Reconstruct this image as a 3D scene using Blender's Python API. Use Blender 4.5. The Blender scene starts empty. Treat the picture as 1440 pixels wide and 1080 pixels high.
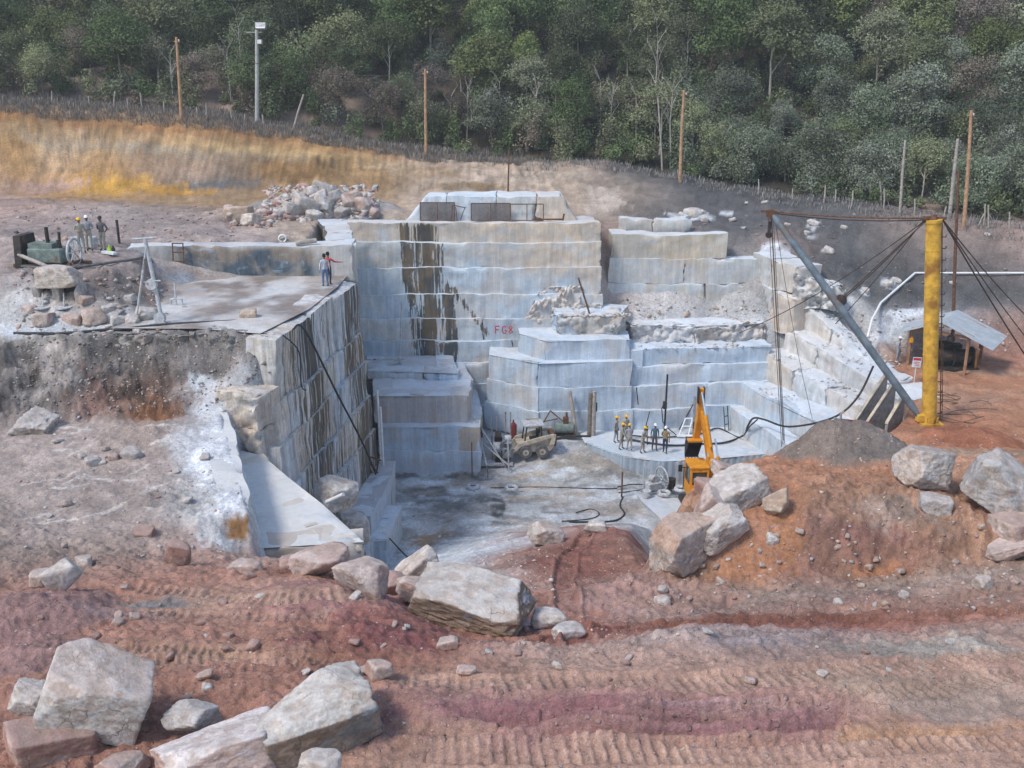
# Granite quarry in a wooded hillside, seen from the spoil bank above the pit.
import bpy, bmesh, math, random
import numpy as np
from mathutils import Vector, Matrix
from mathutils.geometry import delaunay_2d_cdt
R = math.radians
random.seed(7)
rng = np.random.default_rng(7)
scene = bpy.context.scene
COL = scene.collection

# ------------------------------------------------------------------ camera
CZ, PITCH, F = 23.5, math.atan(440/1400), 1400.0
cp, sp = math.cos(PITCH), math.sin(PITCH)
cam = bpy.data.cameras.new('camera')
cam.sensor_width = 36; cam.lens = 36*F/1440
cam.clip_start = 0.1; cam.clip_end = 2000
camo = bpy.data.objects.new('camera', cam); COL.objects.link(camo)
camo.location = (0, 0, CZ); camo.rotation_euler = (math.pi/2-PITCH, 0, 0)
scene.camera = camo

def at(px, py, Y):
    """world point at distance Y in the direction read off the photograph"""
    u, v = (px-720)/F, (540-py)/F
    dy = cp+v*sp
    return (u/dy*Y, Y, CZ+(-sp+v*cp)/dy*Y)
def atz(px, py, Z):
    u, v = (px-720)/F, (540-py)/F
    dy = cp+v*sp
    Y = (Z-CZ)/((-sp+v*cp)/dy)
    return (u/dy*Y, Y, Z)

# ------------------------------------------------------------------ noise
def _h(ix, iy, iz):
    n = (ix.astype(np.int64)*374761393+iy.astype(np.int64)*668265263+iz.astype(np.int64)*2147483647) & 0xffffffff
    n = ((n ^ (n >> 13))*1274126177) & 0xffffffff
    n = ((n ^ (n >> 16))*2246822519) & 0xffffffff
    return ((n ^ (n >> 15)) & 0xffffff)/float(0xffffff)
def vnoise(x, y, z):
    fx, fy, fz = np.floor(x), np.floor(y), np.floor(z)
    tx, ty, tz = x-fx, y-fy, z-fz
    tx, ty, tz = tx*tx*(3-2*tx), ty*ty*(3-2*ty), tz*tz*(3-2*tz)
    r = 0
    for a in (0, 1):
        for b in (0, 1):
            for c in (0, 1):
                w = (tx if a else 1-tx)*(ty if b else 1-ty)*(tz if c else 1-tz)
                r = r+w*_h(fx+a, fy+b, fz+c)
    return r*2-1
def fbm(x, y, z=None, o=4, g=.5):
    if z is None: z = np.zeros_like(x)
    r, a, f = 0, 1.0, 1.0
    for i in range(o):
        r = r+a*vnoise(x*f+17.3*i, y*f-9.1*i, z*f+3.7*i); a *= g; f *= 2.03
    return r
def sstep(a, b, x):
    t = np.clip((x-a)/(b-a), 0, 1); return t*t*(3-2*t)

# ------------------------------------------------------------------ materials
def newmat(name):
    m = bpy.data.materials.new(name); m.use_nodes = True
    nt = m.node_tree; nt.nodes.clear()
    out = nt.nodes.new('ShaderNodeOutputMaterial')
    b = nt.nodes.new('ShaderNodeBsdfPrincipled')
    nt.links.new(b.outputs[0], out.inputs[0])
    b.inputs['Specular IOR Level'].default_value = .25
    return m, nt, b
class N:
    """tiny node helper"""
    def __init__(s, nt): s.nt = nt; s.L = nt.links.new
    def node(s, t, **k):
        n = s.nt.nodes.new('ShaderNode'+t)
        for a, v in k.items(): setattr(n, a, v)
        return n
    def val(s, inp, v):
        if hasattr(v, 'is_linked') or hasattr(v, 'links'): s.L(v, inp)
        else: inp.default_value = v
    def pos(s, scale=(1, 1, 1), obj=False):
        src = s.node('TexCoord').outputs['Object'] if obj else s.node('NewGeometry').outputs['Position']
        m = s.node('VectorMath', operation='MULTIPLY'); s.L(src, m.inputs[0]); m.inputs[1].default_value = scale
        return m.outputs[0]
    def noise(s, vec, scale, detail=5, rough=.55, dist=0):
        n = s.node('TexNoise'); s.L(vec, n.inputs['Vector'])
        n.inputs['Scale'].default_value = scale; n.inputs['Detail'].default_value = detail
        n.inputs['Roughness'].default_value = rough; n.inputs['Distortion'].default_value = dist
        return n.outputs['Fac']
    def ramp(s, v, a, b, lo=0., hi=1.):
        m = s.node('MapRange', interpolation_type='SMOOTHSTEP'); s.L(v, m.inputs[0])
        for i, q in zip((1, 2, 3, 4), (a, b, lo, hi)): s.val(m.inputs[i], q)
        return m.outputs[0]
    def math(s, op, a, b=0.):
        m = s.node('Math', operation=op); s.val(m.inputs[0], a); s.val(m.inputs[1], b); return m.outputs[0]
    def mix(s, f, a, b, mode='MIX'):
        m = s.node('Mix', data_type='RGBA', blend_type=mode); s.val(m.inputs[0], f)
        for i, q in ((6, a), (7, b)):
            if isinstance(q, tuple): q = (*q[:3], 1)
            s.val(m.inputs[i], q)
        return m.outputs[2]
    def grey(s, v):
        c = s.node('CombineColor')
        for i in range(3): s.L(v, c.inputs[i])
        return c.outputs[0]
    def bump(s, h, strength, dist, nrm=None):
        b = s.node('Bump'); s.L(h, b.inputs['Height']); b.inputs['Strength'].default_value = strength
        b.inputs['Distance'].default_value = dist
        if nrm: s.L(nrm, b.inputs['Normal'])
        return b.outputs[0]

def soil_material():
    m, nt, b = newmat('soil'); q = N(nt)
    p = q.pos()
    a = q.node('Attribute', attribute_name='Col')
    c = a.outputs['Color']
    n1 = q.noise(p, .9, 7, .62); n2 = q.noise(p, 7, 8, .7); n3 = q.noise(p, 34, 4, .7)
    c = q.mix(1., c, q.grey(q.ramp(n1, .25, .75, .78, 1.22)), 'MULTIPLY')
    c = q.mix(1., c, q.grey(q.ramp(n2, .28, .72, .74, 1.24)), 'MULTIPLY')
    c = q.mix(1., c, q.grey(q.ramp(n3, .28, .72, .74, 1.24)), 'MULTIPLY')
    hs = []
    for sc, th, amt in ((5.5, .2, .3), (13, .24, .32), (27, .28, .3)):
        v = q.node('TexVoronoi'); q.L(p, v.inputs['Vector']); v.inputs['Scale'].default_value = sc
        sepc = q.node('SeparateColor'); q.L(v.outputs['Color'], sepc.inputs[0])
        pick = q.ramp(sepc.outputs[0], .72, .82)
        inside = q.ramp(v.outputs['Distance'], th, th+.1, 1, 0)
        k = q.math('MULTIPLY', pick, inside)
        peb = q.mix(sepc.outputs[1], (.16, .13, .12), (.52, .46, .42))
        c = q.mix(q.math('MULTIPLY', k, amt), c, peb)
        hs.append(q.math('MULTIPLY', k, 1.4/sc))
    b.inputs['Roughness'].default_value = .95
    q.L(c, b.inputs['Base Color'])
    h = q.math('ADD', q.math('MULTIPLY', n2, .16), q.math('MULTIPLY', n3, .05))
    for k in hs: h = q.math('ADD', h, k)
    q.L(q.bump(h, .6, .5), b.inputs['Normal'])
    return m

def rock_material(name, dust=.8, tan=.5, dustcol=(.62, .63, .64), streak=.5, speck=1., obj=False, cracks=False, gloss=.85):
    m, nt, b = newmat(name); q = N(nt)
    p = q.pos(obj=obj)
    a = q.node('Attribute', attribute_name='Col'); c = a.outputs['Color']; st = a.outputs['Alpha']
    n1 = q.noise(p, .42, 6, .6, .6); n2 = q.noise(p, 3.2, 9, .68); n3 = q.noise(p, 19, 5, .7)
    c = q.mix(q.ramp(n1, .46, .62, 0, tan), c, (.58, .46, .35))
    nb = q.noise(q.pos((1, 1, 1.6), obj), 1.1, 5, .6, 1.2)
    c = q.mix(q.ramp(nb, .54, .70, 0, .5), c, (.40, .49, .58))
    c = q.mix(1., c, q.grey(q.ramp(n2, .25, .75, 1-.2*speck, 1+.16*speck)), 'MULTIPLY')
    c = q.mix(1., c, q.grey(q.ramp(n3, .25, .75, 1-.14*speck, 1+.12*speck)), 'MULTIPLY')
    sv = q.noise(q.pos((1, 1, .07), obj), 2.6, 6, .65)
    c = q.mix(streak, c, q.grey(q.ramp(sv, .3, .7, .66, 1.3)), 'MULTIPLY')
    dl = q.noise(q.pos((1, 1, .015), obj), 15, 3, .7)
    c = q.mix(streak, c, q.grey(q.ramp(dl, .3, .7, .82, 1.14)), 'MULTIPLY')
    # run-off stains, wherever the stain attribute is raised
    s2 = q.noise(q.pos((1, 1, .03), obj), 6.2, 6, .65, .2)
    t = q.math('ADD', st, q.math('MULTIPLY', q.math('SUBTRACT', s2, .5), 2.3))
    k = q.ramp(t, .46, .62)
    k = q.math('MULTIPLY', k, q.ramp(st, .04, .22))
    dk = q.mix(q.ramp(q.noise(q.pos((1, 1, .15), obj), 1.7, 4), .42, .6), (.045, .045, .043), (.14, .10, .055))
    c = q.mix(q.math('MULTIPLY', k, .92), c, dk)
    g = q.node('NewGeometry'); sx = q.node('SeparateXYZ'); q.L(g.outputs['Normal'], sx.inputs[0])
    up = q.ramp(sx.outputs[2], .45, .85)
    up = q.math('MULTIPLY', up, q.ramp(n1, .2, .62, 1, .45))
    up = q.math('MULTIPLY', up, q.ramp(st, .25, .6, 1, .25))
    c = q.mix(q.math('MULTIPLY', up, dust), c, dustcol)
    h = q.math('ADD', q.math('MULTIPLY', n2, .12), q.math('MULTIPLY', n3, .025))
    if cracks:       # fractures and pits
        vv = q.node('TexVoronoi', feature='DISTANCE_TO_EDGE'); vv.inputs['Scale'].default_value = 1.5
        wp = q.node('VectorMath', operation='ADD'); q.L(p, wp.inputs[0]); nn = q.node('TexNoise'); nn.inputs['Scale'].default_value = 2.2; nn.inputs['Detail'].default_value = 5; q.L(p, nn.inputs['Vector']); q.L(nn.outputs['Color'], wp.inputs[1]); q.L(wp.outputs[0], vv.inputs['Vector'])
        ck = q.math('MULTIPLY', q.ramp(vv.outputs['Distance'], .0, .022, 1, 0), q.ramp(n1, .45, .6))
        c = q.mix(q.math('MULTIPLY', ck, .6), c, (.13, .105, .09))
        v2 = q.node('TexVoronoi', feature='DISTANCE_TO_EDGE'); v2.inputs['Scale'].default_value = 5.5; q.L(wp.outputs[0], v2.inputs['Vector'])
        h = q.math('ADD', h, q.math('MULTIPLY', q.ramp(v2.outputs['Distance'], 0, .2), .008)); h = q.math('SUBTRACT', h, q.math('MULTIPLY', ck, .05))
    q.L(c, b.inputs['Base Color']); b.inputs['Roughness'].default_value = gloss
    q.L(q.bump(h, .7, .5), b.inputs['Normal'])
    return m

def plain(name, col, rough=.6, metal=0., var=.25, rust=0., scale=6, rustcol=(.17, .08, .04), obj=True):
    m, nt, b = newmat(name); q = N(nt)
    p = q.pos(obj=obj)
    n = q.noise(p, scale, 6, .65); n2 = q.noise(p, scale*.35, 5, .6)
    c = q.mix(1., (*col, 1), q.grey(q.ramp(n, .3, .7, 1-var, 1+var)), 'MULTIPLY')
    if rust: c = q.mix(q.ramp(n2, .62-.3*rust, .72-.1*rust), c, rustcol)
    q.L(c, b.inputs['Base Color']); b.inputs['Roughness'].default_value = rough; b.inputs['Metallic'].default_value = metal
    q.L(q.bump(n, .25, .02), b.inputs['Normal'])
    return m

def leaf_material():
    m, nt, b = newmat('foliage'); q = N(nt)
    a = q.node('Attribute', attribute_name='Col')
    oi = q.node('ObjectInfo')
    hs = q.node('HueSaturation'); q.L(a.outputs['Color'], hs.inputs['Color'])
    q.L(q.ramp(oi.outputs['Random'], 0, 1, .475, .50), hs.inputs['Hue'])
    q.L(q.ramp(oi.outputs['Random'], 0, 1, .72, 1.0), hs.inputs['Saturation'])
    w = q.node('TexWhiteNoise', noise_dimensions='1D'); q.L(oi.outputs['Random'], w.inputs['W'])
    q.L(q.ramp(w.outputs['Value'], 0, 1, .6, 1.3), hs.inputs['Value'])
    q.L(hs.outputs[0], b.inputs['Base Color']); b.inputs['Roughness'].default_value = .9; b.inputs['Specular IOR Level'].default_value = .06
    b.inputs['Transmission Weight'].default_value = 0
    return m

M = {}
M['soil'] = soil_material()
M['rock'] = rock_material('granite', .7, .36, (.64, .69, .74), .42, .45)
M['rockwarm'] = rock_material('granite_warm', .85, .35, (.66, .69, .71), .4, .5)
M['rockleft'] = rock_material('granite_streaked', .32, .3, (.33, .29, .26), .9)
M['wetrock'] = rock_material('wet_granite', .12, .2, (.55, .53, .50), 0., .8, gloss=.42)
M['slabwhite'] = rock_material('granite_white', .35, .06, (.66, .66, .65), .1, .5)
M['boulder'] = rock_material('boulder_stone', .35, .35, (.60, .52, .46), .15, 1.35, True, True)
M['leaf'] = leaf_material()
M['bark'] = plain('bark', (.20, .17, .14), .9, 0, .35, 0, 5)
M['barkpale'] = plain('pale_bark', (.42, .38, .33), .9, 0, .3, 0, 5)
M['polewood'] = plain('pole_wood', (.40, .24, .14), .85, 0, .3, 0, 3)
M['greywood'] = plain('weathered_wood', (.36, .32, .28), .9, 0, .3, 0, 4)
M['postwood'] = plain('shed_wood', (.30, .17, .10), .85, 0, .3, 0, 4)
M['concrete'] = plain('concrete', (.40, .40, .38), .9, 0, .2, 0, 5)
M['darkconcrete'] = plain('dark_concrete', (.25, .235, .22), .9, 0, .3, 0, 3)
M['yellow'] = plain('yellow_paint', (.60, .35, .05), .65, 0, .25, .4, 2.6, (.30, .14, .03))
M['orange'] = plain('orange_paint', (.66, .27, .02), .42, 0, .16, .1, 3)
M['bluepipe'] = plain('worn_blue_paint', (.16, .20, .23), .6, .2, .3, .5, 1.6, (.17, .12, .09))
M['rust'] = plain('rusty_steel', (.16, .085, .05), .8, .3, .4, 0, 7)
M['cable'] = plain('steel_cable', (.085, .065, .055), .7, .4, .3, 0, 9)
M['steel'] = plain('grey_steel', (.34, .35, .36), .55, .5, .25, .2, 6)
M['dustysteel'] = plain('dusty_steel', (.46, .47, .48), .8, .1, .25, .2, 5)
M['chrome'] = plain('chrome_rod', (.75, .76, .78), .2, .9, .05)
M['black'] = plain('black_paint', (.025, .025, .027), .6, 0, .4, 0, 6)
M['dark'] = plain('greasy_dark_metal', (.05, .045, .042), .7, .3, .5, .25, 6)
M['rubber'] = plain('dusty_rubber', (.13, .13, .13), .9, 0, .4, 0, 6)
M['tyredust'] = plain('white_dust_tyre', (.45, .46, .47), .9, 0, .4, .15, 6, (.12, .12, .12))
M['hose'] = plain('black_hose', (.04, .04, .042), .6, 0, .4)
M['whitepipe'] = plain('white_pipe', (.72, .72, .70), .55, 0, .1, 0, 4)
M['cream'] = plain('cream_dusty_paint', (.50, .43, .33), .7, 0, .25, .2, 3, (.26, .19, .14))
M['whitepaint'] = plain('white_paint', (.75, .76, .76), .55, 0, .12, 0, 5)
M['green'] = plain('green_machine_paint', (.17, .21, .19), .8, 0, .3, .25, 4)
M['redpaint'] = plain('red_paint', (.22, .04, .035), .6, 0, .25, .2, 5)
M['sheet'] = plain('corrugated_sheet', (.42, .45, .46), .6, .3, .14, .15, 2, (.34, .31, .28))
M['meshgrey'] = plain('rebar_mesh', (.17, .15, .145), .8, .2, .3, 0, 9)
M['skin'] = plain('skin', (.22, .12, .08), .6, 0, .1)
M['eye'] = plain('eye_dark', (.02, .015, .012), .4, 0, .1)
M['khaki'] = plain('khaki_cloth', (.36, .33, .27), .95, 0, .2, 0, 12)
M['greycloth'] = plain('grey_cloth', (.30, .31, .33), .95, 0, .2, 0, 12)
M['darkblue'] = plain('navy_cloth', (.035, .045, .075), .95, 0, .3, 0, 12)
M['denim'] = plain('denim_cloth', (.10, .17, .29), .95, 0, .25, 0, 12)
M['teal'] = plain('teal_cloth', (.09, .15, .19), .95, 0, .25, 0, 12)
M['mustard'] = plain('tan_shirt_cloth', (.28, .21, .11), .95, 0, .2, 0, 12)
M['redcloth'] = plain('red_cloth', (.42, .06, .05), .95, 0, .2, 0, 12)
M['jacket'] = plain('dark_grey_jacket', (.12, .12, .13), .95, 0, .25, 0, 12)
M['boot'] = plain('boot_leather', (.03, .026, .024), .8, 0, .3)
M['hyellow'] = plain('helmet_yellow', (.80, .47, .02), .4, 0, .06)
M['hwhite'] = plain('helmet_white', (.82, .83, .84), .4, 0, .05)
M['hdark'] = plain('dark_cap', (.04, .045, .05), .8, 0, .1)
M['hair'] = plain('dark_hair', (.02, .016, .014), .8, 0, .2)
M['redhose'] = plain('red_hose', (.30, .06, .05), .7, 0, .3)
M['redmark'] = plain('red_spray_paint', (.52, .05, .06), .8, 0, .3, 0, 10)
M['grass'] = plain('dry_grass', (.24, .19, .13), .95, 0, .3, 0, 2, obj=False)
M['lime'] = plain('lime_plastic', (.35, .55, .06), .5, 0, .1)
def striped():
    m, nt, b = newmat('striped_cloth'); q = N(nt)
    w = q.node('TexWave', bands_direction='X'); q.L(q.pos(obj=True), w.inputs[0]); w.inputs['Scale'].default_value = 5
    q.L(q.mix(q.ramp(w.outputs['Fac'], .45, .55), (.66, .68, .72), (.10, .13, .20)), b.inputs['Base Color'])
    b.inputs['Roughness'].default_value = .95
    return m
M['striped'] = striped()
def glass():
    m, nt, b = newmat('cab_glass')
    b.inputs['Base Color'].default_value = (.035, .05, .055, 1); b.inputs['Roughness'].default_value = .08
    b.inputs['Specular IOR Level'].default_value = .6
    return m
M['glass'] = glass()

# ------------------------------------------------------------------ mesh builders
def tag(o, label=None, cat=None, group=None, kind=None):
    if label: o['label'] = label
    if cat: o['category'] = cat
    if group: o['group'] = group
    if kind: o['kind'] = kind
    return o
def link(name, me, mat=None, parent=None):
    if mat is not None and len(me.materials) == 0: me.materials.append(mat)
    o = bpy.data.objects.new(name, me); COL.objects.link(o)
    if parent: o.parent = parent
    return o
def thing(name, label, cat, loc=(0, 0, 0), rz=0, group=None):
    o = bpy.data.objects.new(name, None); COL.objects.link(o)
    o.empty_display_size = .3; o.location = loc; o.rotation_euler = (0, 0, rz)
    return tag(o, label, cat, group)
def copy_thing(o, parent=None):
    c = o.copy(); COL.objects.link(c)
    if parent: c.parent = parent
    for ch in list(o.children): copy_thing(ch, c)
    return c
def array_mesh(name, V, Fq, cols=None, smooth=False, Ft=None):
    """numpy vertices + quads (+ triangles) into a mesh, with a colour attribute Col"""
    me = bpy.data.meshes.new(name)
    V = np.asarray(V, np.float32)
    nq = 0 if Fq is None else len(Fq); ntri = 0 if Ft is None else len(Ft)
    me.vertices.add(len(V)); me.vertices.foreach_set('co', V.ravel())
    li, ls = [], []
    if nq: li.append(np.asarray(Fq, np.int32).ravel()); ls.append(np.arange(nq, dtype=np.int32)*4)
    if ntri: li.append(np.asarray(Ft, np.int32).ravel()); ls.append(nq*4+np.arange(ntri, dtype=np.int32)*3)
    li = np.concatenate(li); ls = np.concatenate(ls)
    me.loops.add(len(li)); me.loops.foreach_set('vertex_index', li)
    me.polygons.add(len(ls)); me.polygons.foreach_set('loop_start', ls)
    me.update(calc_edges=True)
    if smooth: me.polygons.foreach_set('use_smooth', np.ones(len(ls), bool))
    if cols is not None:
        c = np.ones((len(V), 4), np.float32); cols = np.asarray(cols, np.float32); c[:, :cols.shape[1]] = cols
        at_ = me.color_attributes.new('Col', 'FLOAT_COLOR', 'POINT'); at_.data.foreach_set('color', c.ravel())
    return me

class MB:
    def __init__(s): s.v = []; s.f = []; s.sm = []
    def _add(s, vs, fs, smooth=False):
        o = len(s.v); s.v += [tuple(x) for x in vs]
        s.f += [tuple(i+o for i in f) for f in fs]; s.sm += [smooth]*len(fs)
    def box(s, c, size, rot=None, bev=.0):
        hx, hy, hz = size[0]/2, size[1]/2, size[2]/2
        b = min(bev, hx*.45, hy*.45, hz*.45)
        if b <= 0:
            P = [Vector((x*hx, y*hy, z*hz)) for x in (-1, 1) for y in (-1, 1) for z in (-1, 1)]
            Fs = [(0, 1, 3, 2), (4, 6, 7, 5), (0, 4, 5, 1), (2, 3, 7, 6), (0, 2, 6, 4), (1, 5, 7, 3)]
        else:
            bm = bmesh.new(); bmesh.ops.create_cube(bm, size=1)
            for v in bm.verts: v.co = Vector((v.co.x*2*hx, v.co.y*2*hy, v.co.z*2*hz))
            bmesh.ops.bevel(bm, geom=bm.edges[:], offset=b, segments=1, affect='EDGES')
            bm.verts.index_update()
            P = [v.co.copy() for v in bm.verts]; Fs = [tuple(v.index for v in f.verts) for f in bm.faces]; bm.free()
        m = rot if rot is not None else Matrix.Identity(3)
        if not isinstance(m, Matrix): m = Matrix.Rotation(m, 3, 'Z')
        s._add([m @ p+Vector(c) for p in P], Fs)
        return s
    def tube(s, pts, r, n=8, cap=True, smooth=True):
        pts = [Vector(p) for p in pts]
        rs = r if isinstance(r, (list, tuple)) else [r]*len(pts)
        rings = []; a = None
        for i, p in enumerate(pts):
            t = (pts[min(i+1, len(pts)-1)]-pts[max(i-1, 0)])
            t = t.normalized() if t.length > 1e-9 else Vector((0, 0, 1))
            if a is None:
                a = t.cross(Vector((0, 0, 1)) if abs(t.z) < .9 else Vector((1, 0, 0)))
            a = a-t*a.dot(t); a.normalize(); b = t.cross(a)
            rings.append([p+(a*math.cos(2*math.pi*k/n)+b*math.sin(2*math.pi*k/n))*rs[i] for k in range(n)])
        vs = [v for g in rings for v in g]; fs = []
        for i in range(len(pts)-1):
            for k in range(n):
                fs.append((i*n+k, i*n+(k+1) % n, (i+1)*n+(k+1) % n, (i+1)*n+k))
        s._add(vs, fs, smooth)
        if cap:
            s._add(rings[0], [tuple(reversed(range(n)))]); s._add(rings[-1], [tuple(range(n))])
        return s
    def bar(s, a, b, w, h=None):
        return s.tube([a, b], w/2*1.25, 4, True, False)
    def torus(s, c, Rr, r, axis='Z', n=20, m=8):
        vs, fs = [], []
        for i in range(n):
            A = 2*math.pi*i/n
            for j in range(m):
                B = 2*math.pi*j/m
                x, y, z = (Rr+r*math.cos(B))*math.cos(A), (Rr+r*math.cos(B))*math.sin(A), r*math.sin(B)
                if axis == 'X': x, y, z = z, x, y
                if axis == 'Y': x, y, z = x, z, y
                vs.append((c[0]+x, c[1]+y, c[2]+z))
        for i in range(n):
            for j in range(m):
                fs.append((i*m+j, ((i+1) % n)*m+j, ((i+1) % n)*m+(j+1) % m, i*m+(j+1) % m))
        s._add(vs, fs, True); return s
    def prism(s, prof, a, b, plane='XZ'):
        """outline prof extruded from a to b along the third axis"""
        def P(u, v, w): return {'XZ': (u, w, v), 'YZ': (w, u, v), 'XY': (u, v, w)}[plane]
        n = len(prof)
        vs = [P(u, v, a) for u, v in prof]+[P(u, v, b) for u, v in prof]
        fs = [tuple(range(n)), tuple(reversed(range(n, 2*n)))]+[(i, i+n, (i+1) % n+n, (i+1) % n) for i in range(n)]
        s._add(vs, fs); return s
    def quad(s, *p): s._add(p, [tuple(range(len(p)))]); return s
    def build(s, name, mat, parent=None):
        me = bpy.data.meshes.new(name)
        me.from_pydata(s.v, [], s.f); me.polygons.foreach_set('use_smooth', s.sm)
        bm = bmesh.new(); bm.from_mesh(me); bmesh.ops.recalc_face_normals(bm, faces=bm.faces[:]); bm.to_mesh(me); bm.free()
        me.update()
        return link(name, me, mat, parent)
def sag(a, b, d, n=12):
    a, b = Vector(a), Vector(b)
    return [a.lerp(b, i/n)-Vector((0, 0, d*4*(i/n)*(1-i/n))) for i in range(n+1)]
# ------------------------------------------------------------------ terrain: survey points, triangulated
#        r     g     b    roughness
PAL = {'R': (.325, .168, .120, .10), 'D': (.255, .108, .080, .12), 'P': (.30, .165, .145, .09), 'T': (.385, .24, .178, .05),
       'L': (.37, .285, .26, .14), 'O': (.40, .195, .112, .12), 'Y': (.40, .225, .085, .12), 'y': (.30, .185, .085, .14),
       'C': (.42, .32, .235, .16), 'B': (.36, .29, .25, .07), 'W': (.56, .58, .60, .08), 'G': (.100, .097, .095, .15),
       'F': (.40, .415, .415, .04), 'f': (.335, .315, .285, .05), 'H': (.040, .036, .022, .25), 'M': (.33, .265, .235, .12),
       'K': (.105, .092, .083, .36), 'U': (.19, .105, .07, .32), 'E': (.43, .41, .38, .02), 'e': (.39, .34, .30, .02),
       'A': (.50, .49, .47, .13), 'N': (.36, .25, .205, .14), 'S': (.285, .215, .175, .14), 'X': (.325, .185, .118, .22)}
pts, cods, cons = [], [], []
def _w(t):
    if t[0] == 'w': return t[1:4]
    if t[0] == 'z': return atz(*t[1:4])
    return at(*t[:3])
def line(code, *L, closed=False):
    base = len(pts)
    for i, t in enumerate(L):
        c = code
        if isinstance(t[-1], str): c = t[-1]; t = t[:-1]
        pts.append(_w(t)); cods.append(c)
        if i: cons.append((base+i-1, base+i))
def dots(code, *L):
    for t in L:
        c = code
        if isinstance(t[-1], str): c = t[-1]; t = t[:-1]
        pts.append(_w(t)); cods.append(c)

# the near haul road and its banks
line('R', ('w', -16, 8, 13.4), ('w', -6, 8, 13.3), ('w', 6, 8, 13), ('w', 16, 8, 13))
line('R', (0, 1080, 13.2), (300, 1080, 13.2), (600, 1080, 13.3, 'T'), (900, 1080, 13, 'T'), (1200, 1080, 12.8, 'T'), (1440, 1080, 12.8, 'T'))
dots('P', (640, 1035, 13.9, 'T'), (800, 1025, 13.9, 'P'), (1000, 1010, 14.1), (1150, 1015, 14.0, 'P'), (1230, 1030, 13.6, 'T'), (1440, 1015, 14, 'T'))
line('R', (0, 960, 16.6), (120, 955, 16.4), (250, 950, 16.2), (400, 955, 15.8), (490, 965, 15.3), (620, 985, 14.7, 'P'), (800, 990, 14.5, 'P'), (1000, 985, 14.6, 'P'), (1150, 990, 14.5, 'P'), (1250, 975, 14.8, 'T'), (1440, 968, 15, 'T'))
line('T', (600, 955, 15.8), (760, 950, 15.6), (900, 948, 15.6), (1050, 945, 15.7), (1250, 935, 16.1), (1440, 925, 16.4))
line('R', (0, 900, 18.8), (200, 890, 18.6), (330, 895, 18.4), (420, 895, 18.0), (520, 890, 18.0, 'D'), (620, 925, 17, 'R'), (760, 912, 17.2, 'N'), (900, 903, 17.3, 'N'), (960, 893, 17.7, 'L'), (1040, 888, 17.9, 'L'), (1130, 898, 17.6, 'L'), (1280, 905, 17.2, 'N'), (1440, 893, 17.7, 'N'))
line('D', (760, 905, 19.6), (900, 890, 20.4), (1050, 884, 20.8), (1200, 878, 20.6), (1440, 868, 20.6, 'R'))
line('S', (800, 880, 22.3, 'D'), (930, 858, 24.0), (1100, 842, 24.5), (1250, 825, 25.0), (1440, 803, 25.6))
# left berm and bench
line('R', (0, 845, 21.3), (200, 822, 22.2), (340, 805, 23.8), (440, 795, 25.0), (500, 803, 25.2), (550, 832, 23.6, 'R'), (600, 872, 21.6), (680, 896, 20.3), (740, 902, 19.9))
dots('T', (150, 860, 20.6, 'R'), (300, 850, 21.0), (420, 840, 21.6), (460, 870, 19.6, 'R'), (120, 930, 17.4, 'T'), (280, 920, 17.4, 'T'), (400, 925, 17.0, 'R'))
dots('D', (560, 900, 18.6), (600, 905, 18.4), (540, 860, 20.5))
line('N', (0, 785, 25.3, 'S'), (150, 778, 26.5, 'S'), (300, 775, 27.6, 'N'), (357, 785, 28.2, 'N'), (460, 780, 28.4, 'R'), (512, 800, 28.0, 'R'))
line('W', (312, 583, 38), (325, 625, 35.2), (335, 660, 33.0), (350, 720, 29.4, 'A'))
line('W', ('w', -11.1, 38.6, 7.9), ('w', -9.9, 35.2, 7.9), ('w', -9.1, 33.0, 7.9), ('w', -7.9, 29.2, 7.9))
dots('B', (0, 600, 37), (120, 592, 37.6), (230, 588, 37.8, 'S'), (0, 690, 31), (120, 680, 31.4), (230, 660, 32.8), (285, 640, 34, 'W'), (290, 690, 31.2, 'A'), (200, 730, 29), (300, 735, 28.8, 'A'), (60, 740, 28.3))
dots('W', ('w', -6.3, 33, 7.6), ('w', -5.3, 30.6, 7.6), ('w', -9, 35.0, 7.6))
line('W', ('w', -4.1, 30.2, 6.6), ('w', -4.4, 31.6, 5.0), ('w', -5.6, 34, 3.2), ('w', -6.3, 38, 1.8), ('w', -6.0, 43.8, .3))
dots('A', ('w', -8.0, 37.8, 3.0), ('w', -9.4, 38.9, 3.2), ('w', -7.0, 41.0, 1.2), ('w', -8.4, 42, .9))
# dark rubble face under the ledge
line('K', (0, 572, 38.6), (60, 578, 38.4, 'K'), (150, 580, 38.3, 'U'), (240, 583, 38.2, 'U'), (285, 575, 38.8, 'W'), ('w', -11.8, 38.9, 10.2, 'W'))
dots('K', (40, 520, 40), (130, 520, 40, 'K'), (220, 520, 40.2, 'K'), (300, 512, 40.4, 'S'), (220, 555, 39.1, 'U'))
line('K', (0, 474, 41.1), (90, 472, 41.2), (160, 466, 41.3), (300, 470, 41.0), (372, 478, 40.2), ('w', -10.3, 40.3, 12.85))
line('E', (0, 466, 41.9), (90, 464, 42.0), (160, 459, 42.0), (300, 462, 41.7), ('w', -10.9, 41.2, 12.9))
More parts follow.
